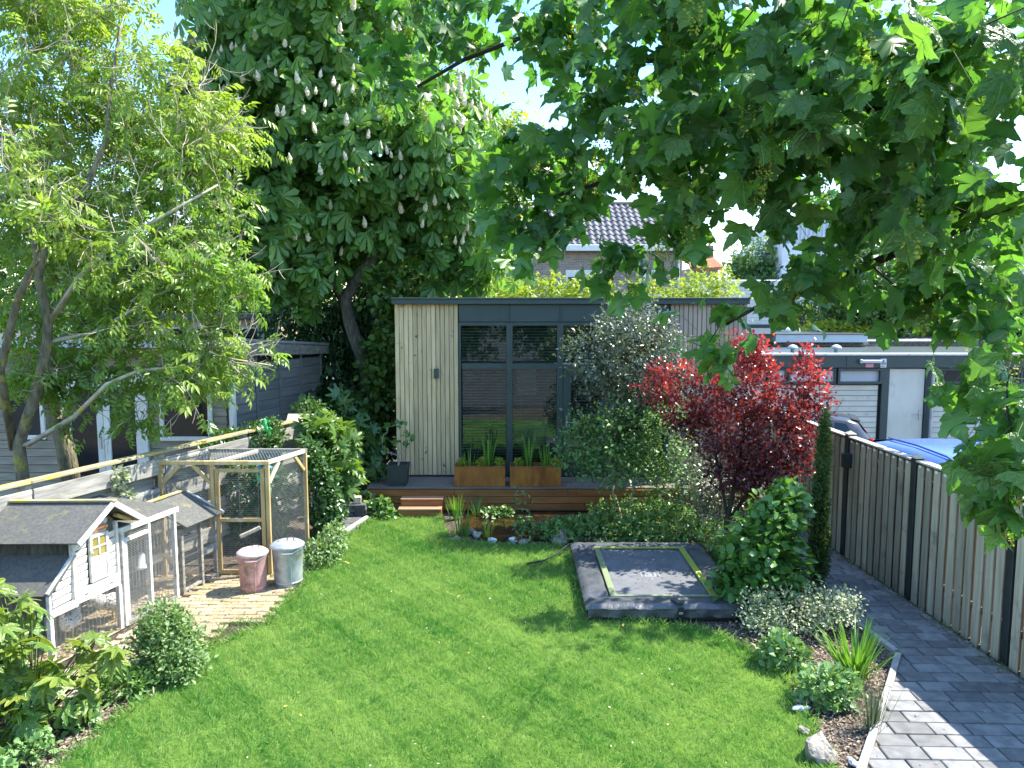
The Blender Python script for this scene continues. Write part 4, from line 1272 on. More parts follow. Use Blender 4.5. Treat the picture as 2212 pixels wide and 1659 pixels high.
# ================================================================ buildings farther off
B1 = 22.0
low = thing('low_brick_building', 'low brown brick building with pale grey fascia behind the garages', 'building', (at(1770, 750, B1).x, B1, 0))
bx0, bx1, bx2 = at(1675, 750, B1).x, at(1868, 750, B1).x, at(2260, 750, B1).x
bz = lambda py: at(1770, py, B1).z
MB().span((bx0, B1 + .05, -.05), (bx1 + .05, B1 + 5, bz(722) - .03), .01).build('wall', MORTAR, low)
MB().span((bx1 + .12, B1 + .25, -.05), (bx2, B1 + 5, bz(737)), .01).build('side_wall', MORTAR, low)
MB().span((bx0 - .55, B1 + .6, -.05), (bx0 - .01, B1 + 5, bz(739)), .01).build('white_wall', RENDERWALL, low)
MB().span((bx0 - .05, B1 - .15, bz(739)), (bx1, B1 + .3, bz(722)), .006).build('fascia_board', GREYFASCIA, low)
MB().span((bx0 - .62, B1 + .3, bz(739)), (bx0 - .052, B1 + 5, bz(722)), .006).build('fascia_board', GREYFASCIA, low)
MB().span((bx0 - .66, B1 - .18, bz(722)), (bx1 + .03, B1 + 5, bz(720.5)), .003).build('roof', BLACK, low)
row = 0; z = 1.55
while z < bz(739.5):
    x = bx0 + (row % 2) * .11
    while x + .2 < bx1 + .05:
        piece('brick', (.205, .10, .062), WALLBRICK, low, TR((x + .105, B1 + .03 + random.uniform(-.004, .004), z + .03)), .004)
        x += .219
    x = bx1 + .14 + (row % 2) * .11
    while x + .2 < at(1905, 750, B1).x:
        piece('brick', (.205, .10, .062), WALLBRICK, low, TR((x + .105, B1 + .23, z + .03)), .004)
        x += .219
    z += .074; row += 1
m_ = MB()
xx = at(1905, 750, B1).x + .1
zz = 1.55; row = 0
while zz < bz(739.5):
    x = xx + (row % 2) * .11
    while x + .2 < bx2:
        m_.box((x + .105, B1 + .235, zz + .03), (.205, .08, .062), None, .002); x += .219
    zz += .074; row += 1
m_.build('far_bricks', WALLBRICK, low, kind='stuff')
sk = thing('dome_skylight', 'white domed skylight on the low brick building', 'skylight', (at(1702, 720, B1 + 1.5).x, B1 + 1.5, bz(720)))
cxs, czs = at(1702, 720, B1 + 1.5).x, bz(721)
MB().lathe((cxs, B1 + 1.5, czs), [(.36, -.02), (.36, .06), (.33, .10), (.27, .17), (.18, .22), (.08, .245), (.01, .25)], 24).build('dome', WHITE, sk, True)

B2 = 40.0
wb = thing('white_building', 'tall white rendered building with grey ribbed top beyond the garages', 'building', (at(1745, 700, B2).x, B2, 0))
X_ = lambda px, y=B2: at(px, 700, y).x
Z_ = lambda py, y=B2: at(1745, py, y).z
MB().span((X_(1684), B2, -.05), (X_(1890), B2 + 9, Z_(526)), .02).build('wall', RENDERWALL, wb)
MB().span((X_(1706), B2 - .03, Z_(526)), (X_(1880), B2 + 8, Z_(470)), .02).build('upper_wall', GREYFASCIA, wb)
k = X_(1706)
while k < X_(1880):
    piece('cladding_rib', (.10, .06, Z_(470) - Z_(526) - .05), GREYFASCIA, wb, TR((k, B2 - .06, (Z_(470) + Z_(526)) / 2)), .01); k += .22
wing = MB().span((X_(1560), B2 - 1.2, -.05), (X_(1683), B2 + 6, Z_(606)), .02).build('wing_wall', RENDERWALL, wb)
z = Z_(699)
while z < Z_(608):
    piece('siding_board', (X_(1683) - X_(1560), .05, .155), WHITE, wb, TR(((X_(1683) + X_(1560)) / 2, B2 - 1.225, z + .08), 0, R(3)), .006); z += .17
MB().span((X_(1600), B2 - 1.55, Z_(709)), (X_(1682), B2 - 1.21, Z_(700)), .01).build('green_band', ANTHRA, wb)
for k in range(7):
    x = X_(1637) + k * .205
    w = MB().span((x, B2 - 1.27, Z_(719)), (x + .15, B2 - 1.21, Z_(711)), .004).build('window', INK, wb)
    MB().span((x + .065, B2 - 1.285, Z_(719)), (x + .085, B2 - 1.272, Z_(711)), .002).build('glazing_bar', WHITE, w)
w = MB().span((X_(1692), B2 - .05, Z_(640)), (X_(1702), B2 - .005, Z_(597)), .01).build('window', WHITE, wb)
MB().span((X_(1694), B2 - .06, Z_(638)), (X_(1700), B2 - .052, Z_(600)), .004).build('pane', DARKGLASS, w)

B3 = 35.0
gh = thing('grey_roofed_house', 'brown brick house with grey tiled roof rising behind the garden studio', 'house', (at(1270, 600, B3).x, B3, 0))
X3 = lambda px, y=B3: at(px, 560, y).x
Z3 = lambda py, y=B3: at(1270, py, y).z
brick_far, n, l, out = new_mat('far_brick_wall')
tcn = n.new('ShaderNodeTexCoord'); mp = n.new('ShaderNodeMapping'); mp.inputs['Rotation'].default_value = (R(90), 0, 0)
l.new(tcn.outputs['Object'], mp.inputs['Vector'])
bt = n.new('ShaderNodeTexBrick'); bt.inputs['Scale'].default_value = 1
bt.inputs['Brick Width'].default_value = .22; bt.inputs['Row Height'].default_value = .075; bt.inputs['Mortar Size'].default_value = .008
bt.inputs['Color1'].default_value = (.33, .24, .185, 1); bt.inputs['Color2'].default_value = (.20, .145, .115, 1); bt.inputs['Mortar'].default_value = (.40, .37, .34, 1)
l.new(mp.outputs[0], bt.inputs['Vector'])
bs = n.new('ShaderNodeBsdfPrincipled'); bs.inputs['Roughness'].default_value = .9
l.new(bt.outputs['Color'], bs.inputs['Base Color']); l.new(bs.outputs[0], out.inputs['Surface'])
wv = MB()
wv.v = [(X3(1062), B3, -.05), (X3(1474), B3, -.05), (X3(1474), B3, Z3(530)), (X3(1062), B3, Z3(530)), (X3(1062), B3 + 7, -.05), (X3(1474), B3 + 7, -.05), (X3(1474), B3 + 7, Z3(530)), (X3(1062), B3 + 7, Z3(530))]
wv.f = [[0, 1, 2, 3], [1, 5, 6, 2], [5, 4, 7, 6], [4, 0, 3, 7]]
wv.build('wall', brick_far, gh)
rl, rr, ye, yr = X3(1052), X3(1484), B3 - .35, B3 + 3.4
ze = Z3(529); zr = Z3(441, yr)
roof = MB().slab([(rl, ye, ze - .06), (rr, ye, ze - .06), (rr, yr, zr - .06), (rl, yr, zr - .06)], .12).slab([(rl, yr, zr - .06), (rr, yr, zr - .06), (rr, 2 * yr - ye, ze - .06), (rl, 2 * yr - ye, ze - .06)], .12).build('roof', GREYTILE, gh)
sl = math.atan2(zr - ze, yr - ye); LS = math.hypot(zr - ze, yr - ye)
nc, nr = 31, 9
tw, th = (rr - rl) / nc, LS / nr
Vt, Ft = [], []
for i in range(7):
    u = i / 6; x = (u - .5) * tw * 1.02; zz = .06 * (math.sin(u * 2 * math.pi) * .7 + .35)
    Vt += [(x, -th * .56, zz + .045), (x, th * .5, zz)]
for i in range(6): Ft.append([2 * i, 2 * i + 2, 2 * i + 3, 2 * i + 1])
Vt += [(x, y, z - .03) for x, y, z in Vt[::2]]
for i in range(6): Ft.append([2 * i, 14 + i, 15 + i, 2 * i + 2])
tm = bpy.data.meshes.new('roof_tile'); tm.from_pydata(Vt, [], Ft); tm.materials.append(GREYTILE); tm.update()
for j in range(nr):
    for i in range(nc):
        u = (j + .5) / nr
        link(bpy.data.objects.new('roof_tile', tm), roof, Matrix.Translation((rl + tw * (i + .5), ye + (yr - ye) * u, ze + (zr - ze) * u - .03)) @ Matrix.Rotation(sl, 4, 'X'))
MB().tube([(rl, yr, zr + .02), (rr, yr, zr + .02)], .10, 8).build('ridge_tiles', GREYTILE, roof)
MB().span((rl, ye - .14, ze - .30), (rr, ye, ze - .02), .02).build('gutter', WHITE, gh)
def hwin(x0, x1, y0, y1):
    w = MB().span((X3(x0), B3 - .08, Z3(y1)), (X3(x1), B3 - .005, Z3(y0)), .02).build('window', WHITE, gh)
    MB().span((X3(x0) + .1, B3 - .10, Z3(y1) + .1), (X3(x1) - .1, B3 - .082, Z3(y0) - .32), .005).build('pane', DARKGLASS, w)
    MB().span(((X3(x0) + X3(x1)) / 2 - .03, B3 - .115, Z3(y1) + .1), ((X3(x0) + X3(x1)) / 2 + .03, B3 - .102, Z3(y0) - .32), .003).build('glazing_bar', WHITE, w)
hwin(1222, 1300, 583, 650); hwin(1086, 1112, 555, 590); hwin(1380, 1430, 583, 640)
MB().tube([(X3(1466), B3 - .06, Z3(530)), (X3(1466), B3 - .06, 0)], .05, 8).build('downpipe', WHITE, gh)
MB().tube([(X3(1176), B3 - .06, Z3(600)), (X3(1176), B3 - .06, 0)], .05, 8).build('downpipe', WHITE, gh)

B4 = 52.0
oh = thing('orange_roofed_house', 'small house with orange tiled roof and chimney far behind', 'house', (at(1520, 560, B4).x, B4, 0))
X4 = lambda px: at(px, 560, B4).x
Z4 = lambda py: at(1520, py, B4).z
ox0, ox1 = X4(1489), X4(1562)
MB().span((ox0 + .3, B4, -.05), (ox1 - .3, B4 + 5, Z4(578)), .02).build('wall', brick_far, oh)
orf = MB().slab([(ox0, B4 - .4, Z4(579)), (ox1, B4 - .4, Z4(579)), (ox1 - .5, B4 + 2.4, Z4(541) + .1), (ox0 + .25, B4 + 2.4, Z4(541) + .1)], .15).build('roof', REDTILE, oh)
tl = MB(); nx_, ny_ = 17, 10
for j in range(ny_):
    for i in range(nx_):
        u, v = (i + .5) / nx_, (j + .5) / ny_
        xa = ox0 + (ox1 - ox0) * u; xb = ox0 + .25 + (ox1 - ox0 - .75) * u
        tl.box((xa + (xb - xa) * v, B4 - .4 + 2.8 * v, Z4(579) + (Z4(541) + .1 - Z4(579)) * v + .03), ((ox1 - ox0) / nx_ * .82, .34, .05), (math.atan2(Z4(541) + .1 - Z4(579), 2.8), 0, 0), .02)
tl.build('roof_tiles', REDTILE, orf, kind='stuff')
chm = MB().span((X4(1538), B4 + 1.2, Z4(556)), (X4(1551), B4 + 1.75, Z4(527)), .02).build('chimney', WALLBRICK, oh)
MB().lathe(((X4(1544)), B4 + 1.5, Z4(527)), [(.10, 0), (.09, .18), (.11, .19), (.11, .22)], 10).build('chimney_pot', REDTILE, chm)

# ================================================================ grey shed and houses on the other side
SY = 13.0
sx = lambda px, y=SY: at(px, 850, y).x
sz = lambda py, y=SY: at(300, py, y).z
shed = thing('garden_shed', 'long grey plank summerhouse with white framed doors behind the slatted fence', 'shed', (sx(250), SY, 0))
cx0, cx1 = -9.6, sx(496)
MB().span((cx0, SY + .06, -.05), (cx1 - .02, SY + .14, sz(764)), .005).build('wall', BLACK, shed)
HOLES = [(sx(10), sx(93), sz(949), sz(812)), (sx(125), sx(316), 0, sz(805)), (sx(342), sx(456), sz(952), sz(826))]
z = .02
while z < sz(764):
    h = .142
    segs = [(cx0, cx1)]
    for a, b_, za, zb in HOLES:
        if z + h > za and z < zb:
            segs = [s for q in segs for s in ((q[0], min(q[1], a)), (max(q[0], b_), q[1])) if s[1] - s[0] > .03]
    for a, b_ in segs:
        piece('plank', (b_ - a - .006, .022, h - .008), SHEDWOOD, shed, TR(((a + b_) / 2, SY + .04, z + h / 2), 0, R(-3)), .003)
    z += h
MB().span((cx0 - .1, SY - .22, sz(750)), (cx1 + .10, SY - .19, sz(733)), .004).build('fascia_board', GREYFASCIA, shed)
MB().span((cx0 - .1, SY - .188, sz(766)), (cx1 + .09, SY + .03, sz(750)), .004).build('soffit', HARDWOOD, shed)
def swin(a, b_, z0, z1, bars=0):
    f = .07
    m = MB()
    m.span((a, SY - .02, z0), (b_, SY + .08, z0 + f), .004).span((a, SY - .02, z1 - f), (b_, SY + .08, z1), .004)
    m.span((a + .0015, SY - .018, z0 + f), (a + f, SY + .078, z1 - f), .003).span((b_ - f, SY - .018, z0 + f), (b_ - .0015, SY + .078, z1 - f), .003)
    w = m.build('window', WHITE, shed)
    MB().span((a + f - .005, SY + .03, z0 + f - .005), (b_ - f + .005, SY + .04, z1 - f + .005), .001).build('pane', DARKGLASS, w)
for a, b_, z0, z1 in (HOLES[0], HOLES[2]): swin(a, b_, z0, z1)
m = MB(); a, b_, _, z1 = HOLES[1]
m.span((a, SY - .03, 0), (a + .09, SY + .08, z1), .004).span((b_ - .09, SY - .03, 0), (b_, SY + .08, z1), .004).span((a + .09, SY - .028, z1 - .10), (b_ - .09, SY + .078, z1 - .002), .004)
m.build('door_frame', WHITE, shed)
mid = (a + b_) / 2
for p, q in ((a + .095, mid - .004), (mid + .004, b_ - .095)):
    m = MB().span((p, SY - .015, .06), (p + .11, SY + .05, z1 - .105), .004).span((q - .11, SY - .015, .06), (q, SY + .05, z1 - .105), .004)
    m.span((p + .11, SY - .013, z1 - .24), (q - .11, SY + .048, z1 - .105), .003).span((p + .11, SY - .013, .06), (q - .11, SY + .048, .45), .003)
    d = m.build('door', WHITE, shed)
    MB().span((p + .105, SY + .015, .44), (q - .105, SY + .025, z1 - .235), .001).build('pane', DARKGLASS, d)
    if p < mid - .2:
        MB().span((q - .075, SY - .03, 1.02), (q - .035, SY - .016, 1.24), .003).build('lock_plate', CHROME, d)
# the side that runs back
cb = Vector((-3.92, 15.5, 0)); ca = Vector((cx1, SY, 0)); dv = cb - ca; SL = dv.length; sa = math.atan2(dv.y, dv.x)
SM = Matrix.Translation(ca) @ Matrix.Rotation(sa, 4, 'Z')
zt0, zt1 = sz(766), at(690, 762, 15.5).z
MB(SM).add([(0, .0, -.05), (SL, 0, -.05), (SL, 0, zt1), (0, 0, zt0), (0, .1, -.05), (SL, .1, -.05), (SL, .1, zt1), (0, .1, zt0)], [[0, 1, 2, 3], [7, 6, 5, 4], [0, 4, 5, 1], [1, 5, 6, 2], [2, 6, 7, 3], [3, 7, 4, 0]]).build('side_wall', BLACK, shed)
nb = 4
for k in range(nb):
    u0, u1 = SL * k / nb, SL * (k + 1) / nb
    z = .02
    while z + .17 < zt0 - (zt0 - zt1) * (k + 1) / nb + .03:
        piece('plank', (u1 - u0 - .02, .024, .166), SHEDSIDE, shed, SM @ TR(((u0 + u1) / 2, -.016, z + .085), 0, R(4)), .004)
        z += .174
    piece('batten', (.05, .03, zt0 - (zt0 - zt1) * (k + 1) / nb), SHEDSIDE, shed, SM @ TR((u1 - .005, -.040, (zt0 - (zt0 - zt1) * (k + 1) / nb) / 2)), .004)
piece('corner_post', (.09, .09, zt0), WHITE, shed, SM @ TR((.035, -.02, zt0 / 2)), .005)
zr0, zr1 = sz(734), at(690, 745, 15.5).z
MB(SM).add([(-.06, -.15, zt0 - .02), (SL + .1, -.15, zt1 - .02), (SL + .1, -.15, zr1), (-.06, -.15, zr0), (-.06, .0, zt0 - .02), (SL + .1, .0, zt1 - .02), (SL + .1, .0, zr1), (-.06, .0, zr0)],
           [[0, 1, 2, 3], [7, 6, 5, 4], [0, 4, 5, 1], [1, 5, 6, 2], [2, 6, 7, 3], [3, 7, 4, 0]]).build('fascia_board', OLDWOOD, shed)
MB(SM).bar((-.08, -.155, zr0 + .012), (SL + .12, -.155, zr1 + .012), .05, .05, .008).build('roof_edge', ZINC, shed)
MB().add([(cx0, SY - .2, sz(735)), (cx1 + .05, SY - .2, sz(735)), (cb.x, cb.y, zr1 - .02), (cx0, cb.y, zr1 - .02)], [[0, 1, 2, 3]]).build('roof', FELT, shed)

B5 = 17.5
cr = thing('cream_extension', 'flat roofed extension with cream band and strip windows behind the shed', 'building', (at(460, 700, B5).x, B5, 0))
X5 = lambda px: at(px, 700, B5).x
Z5 = lambda py: at(450, py, B5).z
MB().span((X5(300), B5, -.05), (X5(600), B5 + 4, Z5(677)), .01).build('wall', CREAM, cr)
MB().span((X5(296), B5 - .3, Z5(689)), (X5(604), B5 + 4.1, Z5(677)), .01).build('fascia_board', ANTHRA, cr)
for a, b_ in ((365, 408), (411, 458), (461, 508), (511, 560)):
    w = MB().span((X5(a), B5 - .05, Z5(736)), (X5(b_), B5 - .003, Z5(706)), .006).build('window', WHITE, cr)
    MB().span((X5(a) + .04, B5 - .06, Z5(736) + .04), (X5(b_) - .04, B5 - .052, Z5(706) - .04), .002).build('pane', DARKGLASS, w)
B6 = 24.0
wh = thing('white_house', 'white walled house with pale gable glimpsed through the branches', 'house', (at(270, 640, B6).x, B6, 0))
X6 = lambda px: at(px, 640, B6).x
Z6 = lambda py: at(270, py, B6).z
wm = MB()
xl, xr = X6(190), X6(345)
wm.add([(xl, B6, -.05), (xr, B6, -.05), (xr, B6, Z6(600)), ((xl + xr) / 2, B6, Z6(535)), (xl, B6, Z6(600)), (xl, B6 + 6, -.05), (xr, B6 + 6, -.05), (xr, B6 + 6, Z6(600)), ((xl + xr) / 2, B6 + 6, Z6(535)), (xl, B6 + 6, Z6(600))],
       [[0, 1, 2, 3, 4], [9, 8, 7, 6, 5], [0, 5, 6, 1], [1, 6, 7, 2], [4, 9, 5, 0]])
wm.build('wall', RENDERWALL, wh)
MB().slab([(xl - .2, B6 - .2, Z6(603)), ((xl + xr) / 2, B6 - .2, Z6(533)), ((xl + xr) / 2, B6 + 6.2, Z6(533)), (xl - .2, B6 + 6.2, Z6(603))], .1).slab([((xl + xr) / 2, B6 - .2, Z6(533)), (xr + .2, B6 - .2, Z6(603)), (xr + .2, B6 + 6.2, Z6(603)), ((xl + xr) / 2, B6 + 6.2, Z6(533))], .1).build('roof', GREYTILE, wh)
w = MB().span((X6(250), B6 - .05, Z6(690)), (X6(290), B6 - .004, Z6(640)), .01).build('window', GREYFASCIA, wh)
MB().span((X6(254), B6 - .06, Z6(686)), (X6(286), B6 - .052, Z6(644)), .004).build('pane', DARKGLASS, w)
MB().tube([(X6(330), B6 - .06, Z6(600)), (X6(330), B6 - .06, 0)], .05, 8).build('downpipe', WHITE, wh)

# ================================================================ slatted fence towards the neighbour
def lx(y): return -5.22 + .377 * (y - 7.87)
LA = math.atan2(1, .377)
sf = thing('slatted_fence', 'weathered fence of staggered horizontal planks with mossy cap rail', 'fence', (lx(9), 9, 0))
bays = [4.6, 6.3, 8.0, 9.7, 11.2, 12.7]
for y in bays:
    piece('post', (.09, .09, 1.60), OLDWOOD, sf, TR((lx(y) - .03, y + .012, .78), LA), .006)
for y0, y1 in zip(bays[:-1], bays[1:]):
    p, q = Vector((lx(y0), y0, 0)), Vector((lx(y1), y1, 0)); L = (q - p).length; c = (p + q) / 2
    for r_ in range(8):
        off = .060 if r_ % 2 else -.050
        n_ = Vector((math.sin(LA), -math.cos(LA), 0))
        piece('plank', (L - .02, .022, .205), OLDWOOD, sf, TR(c + n_ * off + Vector((0, 0, .12 + r_ * .188)), LA, R(random.uniform(-2, 2)), R(random.uniform(-.25, .25))), .004)
    piece('cap_rail', (L - .004, .13, .035), MOSSWOOD, sf, TR(c + Vector((0, 0, 1.612)), LA), .006)
bh = thing('bird_house', 'small pale bird house with a metal roof on a post at the fence end', 'bird house', (lx(12.45) + .14, 12.35, 0))
p = Vector((lx(12.45) + .14, 12.35, 0))
MB().span((p.x - .04, p.y - .04, -.02), (p.x + .04, p.y + .04, 1.46), .005).build('post', BARK, bh)
MB().span((p.x - .26, p.y - .10, 1.46), (p.x + .10, p.y + .10, 1.62), .005).build('box', PINE_PALE, bh)
MB().slab([(p.x - .30, p.y - .14, 1.60), (p.x + .13, p.y - .14, 1.60), (p.x + .13, p.y, 1.72), (p.x - .30, p.y, 1.72)], .012).slab([(p.x - .30, p.y, 1.72), (p.x + .13, p.y, 1.72), (p.x + .13, p.y + .14, 1.60), (p.x - .30, p.y + .14, 1.60)], .012).build('roof', PINE_PALE, bh)
MB().span((p.x + .102, p.y - .09, 1.47), (p.x + .112, p.y + .09, 1.66), .002).build('metal_front', ZINC, bh)


MB().tube([(gx(2012), GY - .12, Zf0 - .01), (gx(2012), GY - .12, -.05)], .035, 8).build('downpipe', ZINC, gar)
for px in (1640, 1780, 1960, 2120):
    MB().span((gx(px) - .015, GY - .115, Zf1 + .002), (gx(px) + .015, GY - .10, Zf1 + .05), .002).build('edge_joint', ZINC, gar)
# ================================================================ hen house, run and second coop
HA = math.atan2(-.965, -.262)
HM0 = Matrix(((-.262, .995, 0, -4.235), (-.965, .02, 0, 8.0), (0, 0, 1, 0), (0, 0, 0, 1)))      # local x along the front towards the camera, y outward
coop = thing('hen_house', 'white wooden hen house with grey felt gable roof and four pane door', 'hen house', (-4.13, 8.06, 0), HA)
D_ = .86
def P_(x, y, z): return HM0 @ Vector((x, y, z))
zb, ze_, za, xa = .50, 1.17, 1.46, .25
body = MB(HM0)
body.add([(0.02, -.03, zb), (.58, -.03, zb), (.58, -.03, 1.20), (xa, -.03, za - .06), (.02, -.03, 1.22), (.02, -D_, zb), (.58, -D_, zb), (.58, -D_, 1.20), (xa, -D_, za - .06), (.02, -D_, 1.22)],
         [[0, 1, 2, 3, 4], [9, 8, 7, 6, 5], [0, 5, 6, 1], [1, 6, 7, 2], [4, 9, 5, 0]])
body.add([(.58, -.03, zb - .02), (.90, -.03, zb - .02), (.90, -.03, .70), (.58, -.03, .98), (.58, -D_ + .1, zb - .02), (.90, -D_ + .1, zb - .02), (.90, -D_ + .1, .70), (.58, -D_ + .1, .98)],
         [[0, 1, 2, 3], [7, 6, 5, 4], [0, 4, 5, 1], [1, 5, 6, 2]])
body.build('wall', BARK, coop)
dx0, dx1 = .15, .40
z = zb + .13
k = 0
while z < za - .12:
    h = .079
    lo, hi = .03, .575
    if z > 1.12:
        t = (z + h - 1.12) / (za - 1.12)
        lo = max(lo, .03 + (xa - .03) * t - .02); hi = min(hi, .575 - (.575 - xa) * t + .02)
    for a, b_ in ((lo, dx0 - .005), (dx1 + .005, hi)) if z + h / 2 < 1.14 else ((lo, hi),):
        if b_ - a > .03:
            piece('plank', (b_ - a, .018, h - .011), WHITE_WORN, coop, HM0 @ TR(((a + b_) / 2, -.014, z + h / 2), 0, R(-7)), .003)
    z += h; k += 1
z = zb + .05
while z < .92:
    hi = .88 if z < .66 else .88 - (z - .66) * 1.05
    piece('plank', (hi - .615, .018, .068), WHITE_WORN, coop, HM0 @ TR(((hi + .615) / 2, -.014, z + .0395), 0, R(-7)), .003)
    z += .079
tr = MB(HM0)
tr.span((.0, -.03, zb - .02), (.035, .006, 1.19), .004).span((.575, -.03, zb - .04), (.615, .008, 1.14), .004).span((.885, -.03, zb - .04), (.915, .006, .70), .004)
tr.span((.035, -.028, zb + .09), (.575, .004, zb + .125), .004).span((.035, -.028, zb - .02), (.575, .003, zb + .012), .004).span((.615, -.027, zb - .04), (.885, .004, zb + .04), .004)
tr.bar(P_(.60, -.01, .99) if False else (.595, -.008, .985), (.915, -.008, .705), .03, .045, .004)
tr.build('corner_trim', WHITE_WORN, coop)
dw = MB(HM0).span((.04, -.01, zb + .018), (.57, .0075, zb + .085), .003).build('drawer_front', WHITE_WORN, coop)
for x in (.14, .47):
    MB(HM0).span((x - .02, .008, zb + .045), (x + .02, .011, zb + .057), .002).build('slot', INK, dw)
dm = MB(HM0)
dzt, dzb = 1.13, zb + .14
dm.span((dx0, -.01, dzb), (dx0 + .035, .016, dzt), .003).span((dx1 - .035, -.01, dzb), (dx1, .016, dzt), .003)
for z in (dzb, .865, dzt - .035):
    dm.span((dx0 + .035, -.01, z), (dx1 - .035, .0145, z + .035), .003)
dm.span(((dx0 + dx1) / 2 - .010, -.005, .90), ((dx0 + dx1) / 2 + .010, .0135, dzt - .035), .002).span((dx0 + .035, -.005, .985), (dx1 - .035, .0125, 1.003), .002)
cd = dm.build('door', WHITE_WORN, coop)
for x0_, x1_ in ((dx0 + .036, (dx0 + dx1) / 2 - .011), ((dx0 + dx1) / 2 + .011, dx1 - .036)):
    for z0_, z1_ in ((.902, .984), (1.004, dzt - .036)):
        MB(HM0).span((x0_, -.006, z0_), (x1_, .004, z1_), .001).build('pane', OCHREPANE, cd)
for k in range(3):
    MB(HM0).span((dx0 + .036, -.006, dzb + .037 + k * .063), (dx1 - .036, .008, dzb + .096 + k * .063), .003).build('door_plank', WHITE_WORN, cd)
MB(HM0).span((dx1 - .03, .016, .93), (dx1 - .01, .03, .955), .003).build('latch', CHROME, cd)
sg_ = MB(HM0).box((.285, .010, 1.185), (.225, .014, .055), None, .002).build('sign_board', ORANGE, coop)
t_ = MB(HM0)
for k in range(12):
    t_.span((.205 + k * .0135, .0175, 1.179), (.205 + k * .0135 + .009, .0185, 1.191 + .004 * (k % 3 == 0)), .0003)
t_.build('lettering', PALEPRINT, sg_)
MB(HM0).add([(.395, .012, 1.22), (.175, .012, 1.22), (.215, .012, 1.33), (.32, .012, 1.33)], [[0, 1, 2, 3]]).build('chick_picture', GREYPRINT, coop)
rf = MB(HM0)
fx0, fx1 = -.18, .72
zl = za - (xa - fx0) * .70; zr_ = za - (fx1 - xa) * .64
rf.slab([(xa, .16, za), (fx1, .16, zr_), (fx1, -.93, zr_), (xa, -.93, za)], .018).slab([(fx0, .16, zl), (xa, .16, za), (xa, -.93, za), (fx0, -.93, zl)], .018)
rr_ = rf.build('roof', FELT, coop)
for p_, q_ in (((xa + .005, .165, za - .015), (fx1 + .005, .165, zr_ - .015)), ((xa - .005, .165, za - .015), (fx0 - .005, .165, zl - .015)), ((fx1, -.93, zr_ - .014), (xa, -.93, za - .014))):
    MB(HM0).bar(p_, q_, .014, .06, .003).build('verge_board', WHITE_WORN, rr_)
MB(HM0).bar((xa, .18, za + .012), (xa, -.95, za + .012), .06, .024, .004).build('ridge_board', MOSSWOOD, rr_)
MB(HM0).bar((.09, .05, zl + .12), (-.10, .05, zl + .02), .05, .03, .003).build('brace', PINE, rr_)
MB(HM0).slab([(.585, .02, 1.0), (.93, .02, .70), (.93, -D_ + .08, .70), (.585, -D_ + .08, 1.0)], .014).build('wing_roof', FELT, coop)
for x, y in ((.02, -.01), (.02, -.80), (.88, -.03), (.88, -.75)):
    piece('leg', (.05, .05, .50), WHITE_WORN, coop, HM0 @ TR((x, y, .24)), .004)
wire_panel('wire_netting', P_(.045, -.006, .01), P_(.86, -.006, .01) - P_(.045, -.006, .01), (0, 0, 1), .82, zb - .05, coop, hexa=False, dx=.05, dy=.018, r=.002)

run = thing('hen_run', 'low white framed hen run with fine wire and sloping felt roof', 'hen run', (-4.13, 8.06, 0), HA)
rx = [-.012, -.44, -.86]
for k, x in enumerate(rx):
    piece('post', (.045, .045, 1.06), WHITE_WORN, run, HM0 @ TR((x - .03 if k == 0 else x, .0, .53)), .004)
    piece('post', (.045, .045, 1.18), WHITE_WORN, run, HM0 @ TR((x - .03 if k == 0 else x, -.84, .59)), .004)
MB(HM0).span((-.92, -.018, 1.045), (-.0, .030, 1.105), .004).build('front_beam', WHITE_WORN, run)
MB(HM0).slab([(-.92, .01, 1.112), (-.0, .01, 1.112), (-.0, -.90, 1.25), (-.92, -.90, 1.25)], .014).build('roof', FELT, run)
for a, b_ in ((rx[0] - .055, rx[1] + .023), (rx[1] - .023, rx[2] + .023)):
    wire_panel('wire_netting', P_(a, .008, .03), P_(b_, .008, .03) - P_(a, .008, .03), (0, 0, 1), a - b_, 1.0, run, mat=WIRE_PALE, hexa=False, dx=.05, dy=.018, r=.0022)
    MB(HM0).span((b_, -.016, .008), (a, .016, .045), .003).build('bottom_rail', OLDWOOD, run)
MB(HM0).span((rx[1] + .025, -.014, .93), (rx[0] - .055, .02, .975), .003).span((rx[0] - .085, -.013, .05), (rx[0] - .056, .019, .93), .003).build('gate_frame', WHITE_WORN, run)

c2 = thing('small_coop', 'low grey hutch with felt gable roof between the hen run and the netted aviary', 'hutch', (-4.0, 9.0, 0), HA)
X0, X1 = -.94, -1.64
for x in (-.97, -1.32, -1.61):
    piece('post', (.05, .05, .82), OLDWOOD, c2, HM0 @ TR((x, 0, .41)), .004)
    piece('post', (.05, .05, .82), OLDWOOD, c2, HM0 @ TR((x, -.80, .41)), .004)
rc = MB(HM0)
rc.slab([(X0, .10, .845), (X1, .10, .845), (X1, -.38, 1.13), (X0, -.38, 1.13)], .016).slab([(X0, -.38, 1.13), (X1, -.38, 1.13), (X1, -.90, .845), (X0, -.90, .845)], .016)
ro = rc.build('roof', FELT, c2)
MB(HM0).bar((X0 + .02, -.38, 1.142), (X1, -.38, 1.142), .06, .022, .004).build('ridge_board', MOSSWOOD, ro)
MB(HM0).bar((X1, .10, .835), (X1, -.38, 1.12), .02, .05, .003).build('verge_board', WHITE_WORN, ro)
for z in (.36, .80, .02):
    MB(HM0).span((-1.585, -.02, z), (-1.345, .02, z + (.10 if z == .36 else .035)), .004).build('rail', OLDWOOD, c2)
MB(HM0).span((-1.30, -.02, .03), (-.99, .02, .065), .003).build('rail', OLDWOOD, c2)
MB(HM0).span((-1.66, -.80, .02), (-.93, -.78, .82), .003).build('back_board', BARK, c2)
